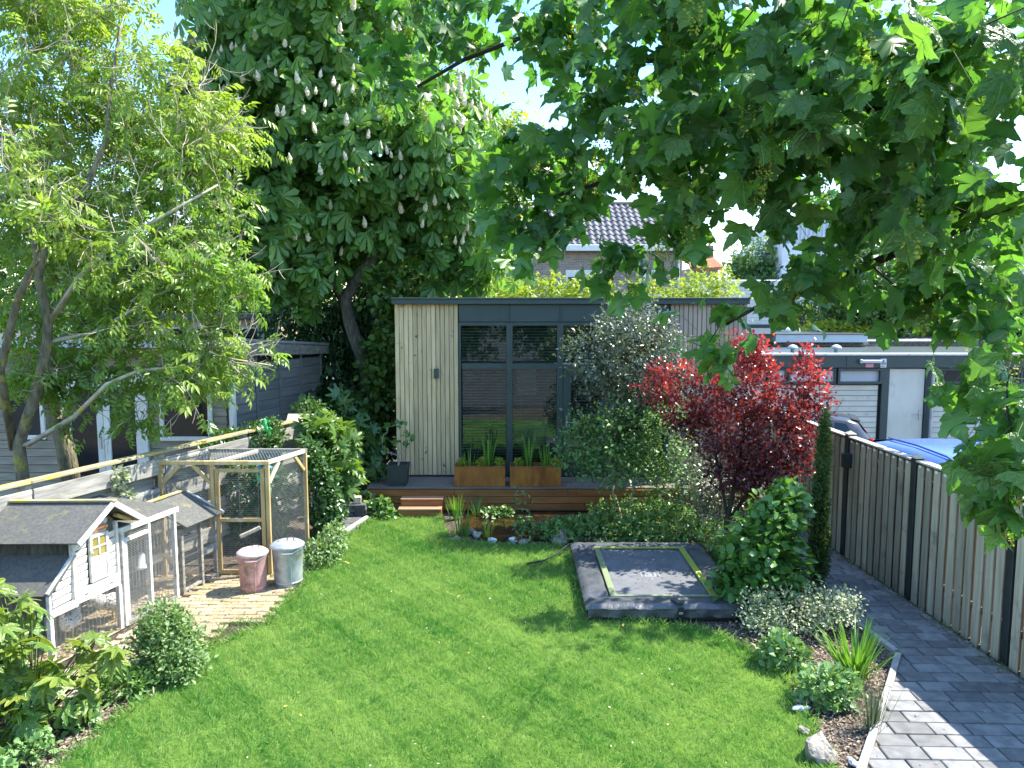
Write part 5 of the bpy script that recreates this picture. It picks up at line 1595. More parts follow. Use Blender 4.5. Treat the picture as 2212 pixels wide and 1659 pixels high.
wire_panel('wire_netting', P_(-.99, .006, .05), P_(-1.6, .006, .05) - P_(-.99, .006, .05), (0, 0, 1), .60, .76, c2, mat=WIRE_PALE, hexa=False, dx=.02, dy=.10, r=.0018)
MB(HM0).bar((-1.02, -.25, .50), (-1.42, -.20, .06), .10, .012, .003).build('ramp', PINE_PALE, c2)
sheet('run_litter', [tuple(P_(.95, .02, 0))[:2], tuple(P_(.95, -.95, 0))[:2], tuple(P_(-1.7, -.95, 0))[:2], tuple(P_(-1.7, .02, 0))[:2]], -.004, SAND)

def hen(label, loc, rz, s=1.0, pose=0):
    h = thing('hen', label, 'hen', loc, rz, 'speckled hens in the run')
    M = WORLD[h.name] @ Matrix.Scale(s, 4)
    # one continuous skin lofted from the tail over the back, breast and neck to the head
    st = [((-.25, 0, .36), .012, .035), ((-.21, 0, .33), .035, .065), ((-.14, 0, .27), .075, .085), ((-.05, 0, .235), .095, .10), ((.04, 0, .235), .09, .10), ((.10, 0, .265), .065, .085),
          ((.135, 0, .32), .042, .055), ((.15, 0, .375), .030, .036), ((.165, 0, .415), .027, .030), ((.185, 0, .43), .022, .022), ((.20, 0, .428), .008, .008)]
    V, F, n = [], [], 12
    for i, (c, wy, wz) in enumerate(st):
        a = Vector(st[max(i - 1, 0)][0]); b_ = Vector(st[min(i + 1, len(st) - 1)][0]); d = (b_ - a).normalized()
        up = Vector((0, 1, 0)).cross(d) * -1
        for k in range(n):
            t = 2 * math.pi * k / n
            V.append(Vector(c) + Vector((0, 1, 0)) * math.cos(t) * wy + up * math.sin(t) * wz)
    for i in range(len(st) - 1):
        for k in range(n):
            F.append([i * n + k, i * n + (k + 1) % n, (i + 1) * n + (k + 1) % n, (i + 1) * n + k])
    F += [list(range(n)), [(len(st) - 1) * n + k for k in range(n)][::-1]]
    MB(M).add(V, F).build('body', FEATHER, h, True)
    for sd in (-1, 1):
        MB(M).box((-.04, sd * .095, .25), (.17, .02, .09), (0, R(12), 0), .009).build('wing', FEATHER, h, True)
        lg = MB(M).tube([(.0, sd * .04, .16), (.01, sd * .04, .09), (.0, sd * .04, .01)], [.018, .009, .008], 6)
        for a in (-.5, 0, .5, math.pi):
            lg.tube([(.0, sd * .04, .012), (.05 * math.cos(a), sd * .04 + .05 * math.sin(a), .006)], [.007, .003], 5)
        lg.build('leg', BEAK, h)
    MB(M).tube([(.195, 0, .428), (.225, 0, .42)], [.011, .002], 6).build('beak', BEAK, h)
    cm = MB(M)
    for k in range(4):
        cm.box((.165 + .012 * k, 0, .452 - .003 * k), (.012, .006, .03), (0, R(20 - 15 * k), 0), .003)
    cm.build('comb', COMBRED, h)
    MB(M).box((.19, 0, .395), (.016, .010, .034), None, .004).build('wattle', COMBRED, h)
p = P_(-.20, -.25, 0); hen('speckled white hen standing behind the wire next to the hen house', (p.x, p.y, 0), HA + R(160), .95)
p = P_(.34, -.30, 0); hen('speckled hen standing in the shade underneath the hen house', (p.x, p.y, 0), HA + R(20), .85)
fd = thing('water_dispenser', 'white hanging drinker in the far bay of the hen run', 'drinker', tuple(P_(-.72, -.3, 0)))
p = P_(-.72, -.3, .42)
MB().lathe(tuple(p), [(.07, 0), (.075, .03), (.045, .03), (.045, .16), (.02, .19)], 14).build('tank', WHITE, fd, True)
MB().tube([p + Vector((0, 0, .19)), p + Vector((0, 0, .72))], .003, 4).build('hook_wire', WIRE, fd)

# ================================================================ netted aviary
av = thing('aviary', 'tall open timber frame aviary with hexagon netting and a wooden door', 'aviary', (-3.8, 9.6, 0))
A_ = Vector((-4.50, 9.60, 0)); Bv = Vector((-3.13, 9.60, 0)); Cv = Vector((-2.87, 10.42, 0)); Dv = Vector((-4.20, 10.42, 0)); Mv = Vector((-3.83, 9.60, 0))
AH = 1.46
for p, nm in ((A_, 'post'), (Bv, 'post'), (Cv, 'post'), (Dv, 'post'), (Mv, 'post')):
    piece(nm, (.05, .05, AH), PINE, av, TR((p.x, p.y, AH / 2)), .004)
def hz(p, q, z, mat=PINE, name='rail', w=.045, h=.05):
    MB().bar(p + Vector((0, 0, z)), q + Vector((0, 0, z)), w, h, .004).build(name, mat, av)
ex = Vector((.03, 0, 0))
hz(A_ - ex, Bv + ex, AH + .026); hz(Dv - ex, Cv + ex, AH + .026, OLDWOOD)
hz(Bv + Vector((.005, .03, 0)), Cv - Vector((0, .03, 0)), AH + .024, PINE_PALE); hz(A_ + Vector((0, .03, 0)), Dv - Vector((0, .03, 0)), AH + .024, PINE_PALE)
mid1 = Vector((-3.80, 9.63, 0)); mid2 = Vector((-3.52, 10.39, 0)); hz(mid1, mid2, AH + .02, PINE_PALE)
for p, d in ((A_, Vector((1, 0, 0))), (Mv, Vector((-1, 0, 0))), (Bv, (Cv - Bv).normalized()), (Cv, (Bv - Cv).normalized()), (A_, (Dv - A_).normalized())):
    MB().bar(p + d * .03 + Vector((0, 0, AH - .24)), p + d * .25 + Vector((0, 0, AH - .01)), .035, .045, .003).build('brace', PINE_PALE if d.y > .1 else PINE, av)
dfm = MB()
xl, xr = Mv.x + .035, Bv.x - .035
yD = 9.585
dfm.span((xl, yD - .02, .03), (xl + .05, yD + .02, AH - .05), .003).span((xr - .05, yD - .02, .03), (xr, yD + .02, AH - .05), .003)
for z, t in ((.03, .055), (.72, .045), (AH - .095, .045)):
    dfm.span((xl + .05, yD - .018, z), (xr - .05, yD + .018, z + t), .003)
ad = dfm.build('door', PINE, av)
wire_panel('wire_netting', (xl + .04, yD, .05), (1, 0, 0), (0, 0, 1), xr - xl - .08, AH - .13, ad, mat=WIRE, cell=.040, r=.0017)
wire_panel('wire_netting', (A_.x + .02, 9.60, .03), (1, 0, 0), (0, 0, 1), Mv.x - A_.x - .04, AH - .04, av, mat=WIRE, cell=.040, r=.0017)
wire_panel('wire_netting', Bv + (Cv - Bv).normalized() * .02 + Vector((0, 0, .03)), (Cv - Bv), (0, 0, 1), (Cv - Bv).length - .04, AH - .04, av, mat=WIRE, cell=.040, r=.0017)
wire_panel('wire_netting', A_ + Vector((0, 0, AH + .03)), (1, 0, 0), (.30, .82, 0), 1.36, .86, av, mat=WIRE, cell=.040, r=.0014)
perch = thing('hanging_feeder', 'small pale feeder tray swinging inside the aviary door', 'feeder', (-3.5, 9.95, .42))
MB().bar((-3.62, 9.9, .42), (-3.38, 10.0, .52), .05, .045, .004).build('tray', PINE_PALE, perch)
for x, y, z in ((-3.61, 9.905, .44), (-3.39, 9.995, .54)):
    MB().tube([(x, y, z), (x, y, AH + .02)], .003, 4).build('hook_wire', WIRE, perch)
def gecko(label, c, s, rz, mat):
    g = thing('gecko_ornament', label, 'ornament', c, 0, 'bright lizard ornaments behind the aviary')
    M = Matrix.Translation(c) @ Matrix.Rotation(R(90), 4, 'X') @ Matrix.Rotation(rz, 4, 'Z') @ Matrix.Scale(s, 4)
    b_ = MB(M).tube([(0, -.32, 0), (.06, -.2, 0), (0, -.05, 0), (-.02, .1, .01), (0, .22, .01), (0, .28, .005)], [.005, .025, .05, .06, .045, .02], 8).build('body', mat, g, True)
    for sx_, sy_ in ((1, .12), (-1, .12), (1, -.04), (-1, -.04)):
        MB(M).tube([(0, sy_, 0), (sx_ * .10, sy_ + .03, 0), (sx_ * .14, sy_ - .05 + .1 * (sy_ > 0), 0)], [.022, .018, .026], 6).build('leg', mat, g, True)
gecko('bright green lizard ornament hanging in the ivy above the aviary roof', (-3.56, 10.95, 1.72), .50, R(10), MINT)
gecko('bright green lizard ornament seen through the aviary door netting', (-3.52, 10.60, .98), .62, R(35), MINT)
fl = thing('flower_ornament', 'blue and yellow flower ornament seen through the top of the aviary door', 'ornament', (-3.50, 10.62, 1.2))
m = MB()
for k in range(6):
    m.lathe((-3.50 + .07 * math.cos(k * 1.05), 10.62, 1.20 + .07 * math.sin(k * 1.05)), [(.01, -.03), (.04, -.01), (.04, .01), (.01, .03)], 8)
m.build('petals', BLUEPLASTIC, fl, True)
MB().lathe((-3.50, 10.60, 1.20), [(.01, -.03), (.04, 0), (.01, .03)], 8).build('flower_centre', LIME, fl, True)
MB().tube([(-3.50, 10.63, 1.2), (-3.50, 10.65, .0)], .008, 5).build('stalk', MINT, fl)

# ================================================================ dustbins
def dustbin(label, c, r, h, body, lid, seed):
    b_ = thing('dustbin', label, 'dustbin', c, 0, 'old metal dustbins on the brick terrace')
    rim = h * .84
    MB().lathe(c, [(r * .80, .0), (r * .82, .012), (r * .86, h * .25), (r * .92, rim - .03), (r * .95, rim - .02), (r * .95, rim)], 28).build('bin_body', body, b_, True)
    MB().lathe(c, [(r * .83, .03), (r * .845, .03), (r * .85, .05), (r * .845, .06)], 28).build('base_ring', body, b_, True)
    ld = MB().lathe(c, [(r * .97, rim - .025), (r * 1.02, rim - .02), (r * 1.02, rim + .005), (r * .97, rim + .012), (r * .80, rim + .035), (r * .45, rim + .055), (.01, rim + .062)], 28).build('lid', lid, b_, True)
    a0 = R(-30 if seed == 1 else -10)
    q = Vector(c) + Vector((.05, -.02, rim + .055))
    MB().tube([q + Vector((-.045, 0, 0)), q + Vector((-.035, -.01, .045)), q + Vector((.035, -.02, .055)), q + Vector((.045, -.01, 0))], .006, 6).build('lid_handle', BARK, ld)
    mk = MB(Matrix.Translation(Vector(c) + Vector((-.02, -.03, rim + .052))) @ Matrix.Rotation(R(12), 4, 'Z'))
    for k in range(5):
        mk.box((-.075 + k * .035, .0, 0), (.022, .007, .012), (0, 0, .8 * (k % 2) - .3), .001)
    mk.build('faded_mark', INK if seed == 2 else WHITE, ld)
    for sgn in (-1, 1):
        ang = R(-75 if sgn < 0 else 20)
        e = Vector((math.cos(ang), math.sin(ang), 0)); t = Vector((-e.y, e.x, 0))
        s0 = Vector(c) + e * (r * .94) + Vector((0, 0, rim - .06))
        MB().tube([s0 - t * .055, s0 - t * .06 + e * .025, s0 + t * .06 + e * .025, s0 + t * .055], .006, 6).build('side_handle', body, b_)
    e = Vector((math.cos(R(-62)), math.sin(R(-62)), 0)); t = Vector((-e.y, e.x, 0))
    MB().tube([Vector(c) + e * (r * .95) - t * .12 + Vector((0, 0, rim - .05)), Vector(c) + e * (r * 1.03) + t * .02 + Vector((0, 0, rim - .06)), Vector(c) + e * (r * .98) + t * .14 + Vector((0, 0, rim - .005))], .006, 6).build('swing_bail', CHROME, b_)
    sm = MB().tube([Vector(c) + e * (r * .83) + Vector((0, 0, .02)), Vector(c) + e * (r * .925) + Vector((0, 0, rim - .03))], .005, 5).build('seam', body, b_)
    for k in range(3):
        MB().lathe(c, [(r * (.83 + .04 * k), .06), (r * (.83 + .04 * k), .06)], 3) if False else None
dustbin('dented dustbin with faded red paint and a pinkish lid', (-3.17, 9.06, .02), .185, .56, RUSTPINK, BINLID, 1)
dustbin('grey galvanised dustbin with scribbled lid next to the reddish one', (-2.80, 9.26, .02), .205, .60, GALV, GALV, 2)

# ================================================================ trampoline
tp = thing('trampoline', 'low rectangular trampoline with black pads and lime edging on the lawn', 'trampoline', (1.7, 9.3, 0))
tx0, tx1, ty0, ty1, tz = .82, 2.66, 8.15, 10.45, .17
pd = .33
def soft(lo, hi, seed, name='pad'):
    """a padded bar of vinyl with small sags and wrinkles"""
    r = random.Random(seed); nx, ny = (28, 7) if hi[0] - lo[0] > hi[1] - lo[1] else (7, 28)
    ph = [r.uniform(0, 6) for _ in range(4)]
    V, F = [], []
    for j in range(ny + 1):
        for i in range(nx + 1):
            u, v = i / nx, j / ny
            x, y = lo[0] + (hi[0] - lo[0]) * u, lo[1] + (hi[1] - lo[1]) * v
            e = min(u, 1 - u) * (hi[0] - lo[0]); f = min(v, 1 - v) * (hi[1] - lo[1]); d = min(e, f)
            z = lo[2] + (hi[2] - lo[2]) * min(1, (d / .035)) ** .5 + .006 * math.sin(x * 17 + ph[0]) * math.sin(y * 13 + ph[1]) + .004 * math.sin(x * 41 + y * 23 + ph[2])
            V.append((x, y, z))
    n0 = len(V)
    for j in range(ny):
        for i in range(nx):
            a = j * (nx + 1) + i; F.append([a, a + 1, a + nx + 2, a + nx + 1])
    V += [(lo[0], lo[1], lo[2] - .01), (hi[0], lo[1], lo[2] - .01), (hi[0], hi[1], lo[2] - .01), (lo[0], hi[1], lo[2] - .01)]
    F.append([n0 + 3, n0 + 2, n0 + 1, n0])
    return MB().add(V, F).build(name, PADDING, tp, True)
soft((tx0, ty0, tz - .03), (tx1, ty0 + pd - .03, tz + .012), 1); soft((tx0, ty1 - pd + .08, tz - .03), (tx1, ty1, tz + .012), 2)
soft((tx0, ty0 + pd - .028, tz - .03), (tx0 + pd - .02, ty1 - pd + .078, tz + .011), 3); soft((tx1 - pd + .02, ty0 + pd - .028, tz - .03), (tx1, ty1 - pd + .078, tz + .011), 4)
mx0, mx1, my0, my1 = tx0 + pd + .03, tx1 - pd - .03, ty0 + pd + .01, ty1 - pd + .04
MB().span((mx0 - .05, my0 - .05, tz - .028), (mx1 + .05, my1 + .05, tz - .020), .002).build('jumping_mat', MATCLOTH, tp)
ed = [((mx0 - .055, my0 - .02), (mx0 + .02, my1 + .02), GREYGREEN), ((mx1 - .02, my0 - .02), (mx1 + .055, my1 + .02), LIME), ((mx0 - .055, my0 - .052), (mx1 + .055, my0 - .0215), GREYGREEN), ((mx0 - .055, my1 + .0215), (mx1 + .055, my1 + .05), LIME)]
for (x0, y0), (x1, y1), mt in ed:
    MB().span((x0, y0, tz - .006), (x1, y1, tz + .016), .004).build('edging_strip', mt, tp)
# hanging skirt with folds
for (p, q) in (((tx0 + .02, ty0 + .02), (tx1 - .02, ty0 + .02)), ((tx0 + .02, ty1 - .02), (tx0 + .02, ty0 + .02)), ((tx1 - .02, ty0 + .02), (tx1 - .02, ty1 - .02)), ((tx1 - .02, ty1 - .02), (tx0 + .02, ty1 - .02))):
    p, q = Vector((*p, 0)), Vector((*q, 0)); d = (q - p).normalized(); nn = Vector((d.y, -d.x, 0))
    V, F = [], []
    nx = 60
    for i in range(nx + 1):
        u = i / nx; c = p.lerp(q, u)
        for j in range(4):
            w = (.006 + .010 * j) * (math.sin(u * 37 + j * .6) + .6 * math.sin(u * 71 + 1))
            z = tz - .02 - j * (tz - .06) / 3
            pp = c + nn * (w * .55 + (.012 if j == 1 else 0)); V.append((pp.x, pp.y, z))
    for i in range(nx):
        for j in range(3):
            a = i * 4 + j; F.append([a, a + 1, a + 5, a + 4])
    MB().add(V, F).build('skirt', PADDING, tp, True)
MB().span((tx0 + .05, ty0 + .05, -.01), (tx1 - .05, ty0 + .10, .07), .01).span((tx0 + .05, ty1 - .10, -.01), (tx1 - .05, ty1 - .05, .07), .01).span((tx0 + .051, ty0 + .10, -.01), (tx0 + .10, ty1 - .10, .069), .01).span((tx1 - .10, ty0 + .10, -.01), (tx1 - .051, ty1 - .10, .069), .01).build('frame', RUBBER, tp)
MB().box((1.86, ty0 + .10, tz + .045), (.10, .20, .07), (R(-8), 0, R(6)), .02).build('corner_block', PADDING, tp)
MB().span((1.84, ty0 - .012, .06), (1.90, ty0 + .004, .16), .004).build('strap', RUBBER, tp)
MB().span((1.845, ty0 - .02, .085), (1.893, ty0 - .011, .11), .003).build('buckle', CHROME, tp)
lg_ = MB()
lx0, ly0 = (mx0 + mx1) / 2 - .02, my0 + .72
for (x, y, w, d) in ((-.11, 0, .006, .15), (.11, 0, .006, .15), (0, .055, .14, .012), (0, -.055, .14, .012), (-.06, 0, .01, .10), (.06, 0, .01, .10), (0, .012, .05, .012), (0, -.02, .05, .010), (-.22, .01, .10, .006), (0, -.14, .006, .08), (0, .17, .006, .09), (.30, .14, .006, .09), (.34, .17, .006, .07)):
    lg_.box((lx0 + x, ly0 + y, tz - .0185), (w if w > .02 else w * .7, d if d > .02 else d * .7, .002), None, .0004)
lg_.build('white_print', GREYFASCIA, tp)
hose = MB().tube([(.20, 9.95, .03), (.45, 10.05, .05), (.62, 10.3, .06), (.80, 10.55, .10), (1.0, 10.7, .12)], .012, 6).build('hose', RUBBER, None, True)
props(hose, 'black garden hose running from the lawn past the trampoline corner', 'hose')

# ================================================================ small things along the lawn
urn = thing('stone_urn', 'round mossy urn with lid standing on the dark slabs', 'urn', (-2.98, 11.35, .05))
MB().lathe((-2.98, 11.35, .05), [(.085, 0), (.09, .02), (.05, .06), (.05, .08), (.10, .12), (.145, .19), (.150, .24), (.12, .30), (.085, .325), (.105, .34), (.105, .355)], 24).build('urn_body', TERRACOTTA, urn, True)
MB().lathe((-2.98, 11.35, .05), [(.11, .352), (.11, .37), (.06, .39), (.01, .395)], 20).build('lid', STONE, urn, True)
MB().tube([(-2.97, 11.38, .40), (-3.06, 11.55, .78)], .008, 5).build('stick', TWIG, urn)
slabs = thing('slate_slabs', 'dark slate slabs with pale plank edging left of the upper lawn', 'paving', (-2.9, 11.2, 0))
for j in range(4):
    for i in range(2):
        piece('slab', (.30, .42, .05), SLATE, slabs, TR((-3.10 + i * .31 + j * .10, 10.75 + j * .43, .015), R(-13)), .006)
for k, (p, q) in enumerate((((-2.72, 10.62), (-2.55, 11.35)), ((-2.55, 11.37), (-2.36, 12.15)))):
    V = Vector((q[0] - p[0], q[1] - p[1], 0))
    piece('edging_plank', (V.length - .01, .05, .11), KERB if k == 0 else PINE_PALE, slabs, TR(((p[0] + q[0]) / 2, (p[1] + q[1]) / 2, .02), math.atan2(V.y, V.x)), .006)
stack = thing('slate_stack', 'stack of dark slate blocks at the end of the slabs', 'stone stack', (-2.75, 12.35, 0))
z = .04
for r_ in range(7):
    n_ = 4 if r_ < 3 else 2
    for i in range(n_):
        w = .17 + .03 * ((i + r_) % 2)
        piece('slate_block', (w, .18, .062), SLATE, stack, TR((-3.06 + i * .185 + random.uniform(-.01, .01) + (.03 if r_ % 2 else 0), 12.3 + random.uniform(-.015, .015), z + .031), random.uniform(-.1, .1)), .006)
    z += .064
pb = piece('stone_block', (.13, .10, .12), PINE_PALE, None, TR((-2.55, 12.33, .04 + 3 * .064 + .06), .2), .012)
props(pb, 'pale sandy block lying on top of the slate stack', 'stone')
for k, (x, y, s, lab, m) in enumerate(((-.30, 11.02, (.10, .07, .05), 'smooth white stone at the pond edge nearest the iris clump', RENDERWALL), (-.52, 11.25, (.09, .07, .06), 'grey pebble at the left bend of the pond edge', STONE),
                                       (.02, 11.0, (.08, .06, .05), 'small pale stone at the near pond edge', RENDERWALL), (.20, 10.98, (.13, .06, .03), 'flat grey slab of stone at the near pond edge', STONE),
                                       (-.62, 11.45, (.10, .08, .06), 'grey stone half hidden by iris leaves', STONE), (.72, 11.0, (.17, .13, .13), 'large pale rough rock on the pond edge', STONE),
                                       (-.85, 11.15, (.09, .06, .03), 'flat brown stone beside the lawn and iris clump', STONE))):
    rock('pond_stone', lab, (x, y, s[2] * .5), s, m, 'rock', 'stones round the pond', k)
rock('bed_rock', 'large pale rock lying in the bed next to the lavender', (2.42, 5.62, .06), (.17, .12, .12), STONE, 'rock', None, 21)
for k in range(5):
    rock('bed_stone', ['white chip of stone at the lawn edge below the rear sedum', 'pale flat stone between sedum and lawn', 'pale stone beside the near sedum', 'small white stone on the lawn edge by the large rock', 'grey stone next to the large rock'][k],
         ((2.62, 2.56, 2.50, 2.40, 2.62)[k], (6.55, 6.40, 6.28, 5.95, 5.5)[k], .02), (.06 + .012 * (k % 3), .04, .022), (RENDERWALL, STONE)[k % 2], 'rock', 'stones along the flower bed', 40 + k)

# wood chips, fallen leaves and petals: too many to count
def litter(name, n, poly, size, mat, z=-.012, seed=0):
    xs_ = [p[0] for p in poly]; ys_ = [p[1] for p in poly]
    x = min(xs_) + (max(xs_) - min(xs_)) * RNG.random(n * 2); y = min(ys_) + (max(ys_) - min(ys_)) * RNG.random(n * 2)
    ok = inside(x, y, poly); x, y = x[ok][:n], y[ok][:n]; n = len(x)
    P = np.stack([x, y, z + .012 * RNG.random(n)], 1)
    F = np.concatenate([RNG.normal(size=(n, 2)), .25 * RNG.normal(size=(n, 1))], 1)
    N = np.concatenate([.4 * RNG.normal(size=(n, 2)), np.ones((n, 1))], 1)
    T = tmpl([(0, -.3, 0), (1, -.22, .05), (1, .25, 0), (0, .3, .08)], [[0, 1, 2, 3]])
    scatter(name, T, P, F, N, size * (.5 + RNG.random(n)), mat, None, None, 'stuff')
CHIP = leafmat('wood_chip', (.10, .07, .05), (.40, .33, .25), .05, .9)
litter('wood_chips', 9000, [(-4.7, 4.2), (-3.7, 4.2), (-3.45, 5.5), (-3.2, 6.7), (-3.1, 7.4), (-3.6, 6.5), (-4.5, 6.4)], .022, CHIP)
litter('bed_chips', 8000, [(2.2, 4.3), (3.0, 5.8), (3.85, 7.3), (3.8, 8.3), (2.2, 8.1), (2.5, 7.4), (2.6, 6.6), (2.5, 5.6)], .020, CHIP)
litter('fence_debris', 4500, [(4.76, 4.4), (4.90, 4.4), (4.52, 12), (4.36, 12)], .022, CHIP, .0)
FALL = leafmat('fallen_leaf', (.45, .22, .03), (.62, .50, .20), .2, .8)
litter('fallen_leaves', 16, [(-2.6, 5.5), (2.3, 5.5), (1.4, 8), (.7, 10.8), (-2.3, 11)], .030, FALL, .035)

STRAW = leafmat('straw', (.42, .32, .14), (.60, .50, .28), .1, .8)
litter('straw_litter', 1500, [tuple(P_(.9, 0, 0))[:2], tuple(P_(.9, -.9, 0))[:2], tuple(P_(-1.6, -.9, 0))[:2], tuple(P_(-1.6, 0, 0))[:2]], .035, STRAW, 0)
litter('terrace_litter', 260, TERR, .022, CHIP, .026)
PETAL = leafmat('fallen_petal', (.75, .70, .66), (.80, .62, .60), .2, .8)
litter('fallen_petals', 60, [(-2.6, 4.8), (2.3, 4.8), (2.3, 7.5), (.8, 8.0), (.7, 10.7), (-2.2, 11.9)], .014, PETAL, .03)
litter('mat_litter', 140, [(mx0, my0), (mx1, my0), (mx1, my1), (mx0, my1)], .018, CHIP, tz - .018)
litter('path_litter', 160, PATH, .018, CHIP, .014)
# ================================================================ trees and shrubs
def el(px, py, y, rx, ry, rd, w=None):
    """ellipsoid whose middle is seen at px, py at depth y, with its half width and half height in photo pixels"""
    k = y / FPX
    e = (tuple(at(px, py, y)), (rx * k, rd, ry * k))
    return e if w is None else (*e, w)

def tree(name, label, cat, base, paths, radii, parts, T, n, size, mat, bark=BARK, clump=60, cs=.3, shell=.5, group=None, droop=.3, tone=None, seg=.4, jit=.08, rtip=.008, extra=0, outw=.6, upn=.7, ntargets=None, twig=None, rad_fn=None):
    root = thing(name, label, cat, base, 0, group)
    P, O, Q = blobs(n, parts, shell, clump, cs)
    n = len(P)
    F = O * outw + RNG.normal(size=(n, 3)) * .55 + np.array([0, 0, -droop])
    N = O * .6 + np.array([0, 0, upn]) + RNG.normal(size=(n, 3)) * .35
    S = size * (.7 + .6 * RNG.random(n))
    tn = RNG.random(n) if tone is None else tone(P, O)
    scatter('crown', T, P, F, N, S, mat, root, tn)
    sel = Q if ntargets is None else Q[RNG.choice(len(Q), min(ntargets, len(Q)), replace=False)]
    ch = grow(paths, [tuple(q) for q in sel], radii, rtip, 2.5, seg, jit)
    thick = [c for c in ch if c[1][0] > .05]; thin = [c for c in ch if c[1][0] <= .05]
    draw_chains(thick[:1], bark, root, 'trunk')
    for c in thick[1:14]:
        draw_chains([c], bark, root, 'limb')
    if thick[14:] + thin:
        props(draw_chains(thick[14:] + thin, twig or bark, root, 'branches'), kind='stuff')
    if extra:
        ex = []
        for k in range(extra):
            q = Vector(Q[RNG.integers(len(Q))]); d = Vector(rnd_dir(1)[0]) + Vector((.25, -.1, .1)); d.normalize(); L = random.uniform(.25, .8)
            pts = [q]; 
            for s in range(4):
                d = (d + Vector(rnd_dir(1)[0]) * .28).normalized(); pts.append(pts[-1] + d * L / 4)
            ex.append((pts, [.008, .007, .006, .0045, .003]))
            for s in (1, 2, 3):
                dd = (d + Vector(rnd_dir(1)[0]) * .9).normalized()
                ex.append(([pts[s], pts[s] + dd * L * .22, pts[s] + dd * L * .38 + Vector((0, 0, .03))], [.005, .004, .003]))
        props(draw_chains(ex, twig or bark, root, 'twigs'), kind='stuff')
    return root

# horse chestnut --------------------------------------------------------------------
cp = [(822, 1060, .19), (806, 930, .15), (792, 800, .135), (757, 700, .125), (745, 645, .12), (775, 598, .11), (812, 548, .105), (829, 488, .095), (846, 430, .085), (872, 385, .075), (884, 300, .06), (860, 200, .05)]
cpath = [at(a, b_, 15.0) for a, b_, _ in cp]; crad = [c for _, _, c in cp]
cpath[0].z = -.05
cp2 = [at(745, 655, 15.0), at(705, 590, 15.2), at(640, 500, 15.6), at(600, 380, 15.8), at(580, 250, 15.8), at(600, 100, 15.8)]
cparts = [el(720, 100, 15.6, 240, 190, 2.2), el(560, 120, 15.8, 140, 150, 1.8), el(540, 330, 15.4, 120, 140, 1.6), el(700, 330, 15.0, 220, 160, 2.0), el(860, 290, 15.2, 170, 150, 1.8),
          el(620, 490, 15.0, 150, 110, 1.5), el(760, 480, 15.2, 110, 90, 1.0), el(960, 330, 15.3, 110, 110, 1.5), el(930, 470, 15.6, 120, 90, 1.2), el(1000, 560, 15.8, 90, 60, 1.0), el(640, 590, 15.0, 90, 50, .9), el(470, 200, 15.8, 70, 110, 1.2), el(720, -140, 16, 300, 140, 2.4)]
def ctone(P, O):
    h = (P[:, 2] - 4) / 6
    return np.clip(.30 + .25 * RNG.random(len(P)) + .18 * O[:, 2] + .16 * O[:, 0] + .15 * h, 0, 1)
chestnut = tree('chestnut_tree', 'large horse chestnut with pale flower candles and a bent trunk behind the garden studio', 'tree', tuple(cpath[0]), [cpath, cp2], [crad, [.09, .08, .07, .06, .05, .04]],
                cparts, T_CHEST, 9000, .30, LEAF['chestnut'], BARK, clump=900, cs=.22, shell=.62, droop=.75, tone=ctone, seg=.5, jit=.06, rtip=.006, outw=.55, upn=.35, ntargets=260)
def candle_mesh(seed):
    r = random.Random(seed); V, F = [], []
    for i in range(9):
        u = i / 8; rad = .052 * (1 - u) ** .7 * (.35 + min(1, u * 4) * .65) + .003
        for k in range(7):
            t = 2 * math.pi * k / 7 + i * .45; q = rad * r.uniform(.75, 1.3)
            V.append((q * math.cos(t), q * math.sin(t), .20 * u + r.uniform(-.006, .006)))
    for i in range(8):
        for k in range(7):
            F.append([i * 7 + k, i * 7 + (k + 1) % 7, (i + 1) * 7 + (k + 1) % 7, (i + 1) * 7 + k])
    me = bpy.data.meshes.new('flower_candle'); me.from_pydata(V, [], F); me.materials.append(CANDLE)
    a = me.attributes.new('tone', 'FLOAT', 'FACE'); a.data.foreach_set('value', [r.random() for _ in F]); me.update()
    return me
cms = [candle_mesh(k) for k in range(4)]
cw = np.array([p[1][0] * p[1][2] for p in cparts[:-1]]); cw /= cw.sum()
done = 0
while done < 290:
    p = cparts[RNG.choice(len(cw), p=cw)]
    d = rnd_dir(1)[0]
    if d[1] > .15 or d[2] < -.55: continue
    q = np.array(p[0]) + d * np.array(p[1]) * 1.07
    if any((((q - np.array(o[0])) / np.array(o[1])) ** 2).sum() < .88 for o in cparts): continue
    link(bpy.data.objects.new('flower_candle', cms[done % 4]), chestnut, Matrix.Translation(q) @ Euler((random.uniform(-.2, .2), random.uniform(-.25, .25), random.uniform(0, 6))).to_matrix().to_4x4() @ Matrix.Scale(random.uniform(.65, 1.15), 4))
    done += 1

# the ash-like tree on the left, behind the slatted fence ------------------------------
wb_ = at(60, 1010, 9.6); wb_.z = -.05
wpath = [wb_, at(40, 960, 9.6), at(75, 860, 9.5), at(100, 760, 9.5), at(105, 690, 9.4), at(82, 600, 9.4), at(110, 500, 9.5), at(180, 420, 9.6), at(230, 300, 9.8), at(240, 180, 10.0), at(260, 60, 10.2)]
wlimb1 = [at(105, 700, 9.4), at(170, 600, 9.3), at(240, 530, 9.3), at(310, 490, 9.4), at(400, 440, 9.6), at(470, 400, 9.8)]
wlimb2 = [at(30, 970, 9.6), at(0, 800, 9.3), at(40, 640, 9.1), at(80, 560, 9.0), at(60, 420, 9.2), at(20, 280, 9.4)]
wlimb3 = [at(60, 960, 9.6), at(160, 900, 9.3), at(230, 830, 9.3), at(300, 800, 9.5), at(420, 790, 9.8), at(500, 775, 10.0), at(590, 790, 10.2)]
wlimb4 = [at(95, 740, 9.5), at(200, 720, 9.6), at(320, 650, 9.8), at(430, 590, 10.0), at(520, 560, 10.2)]
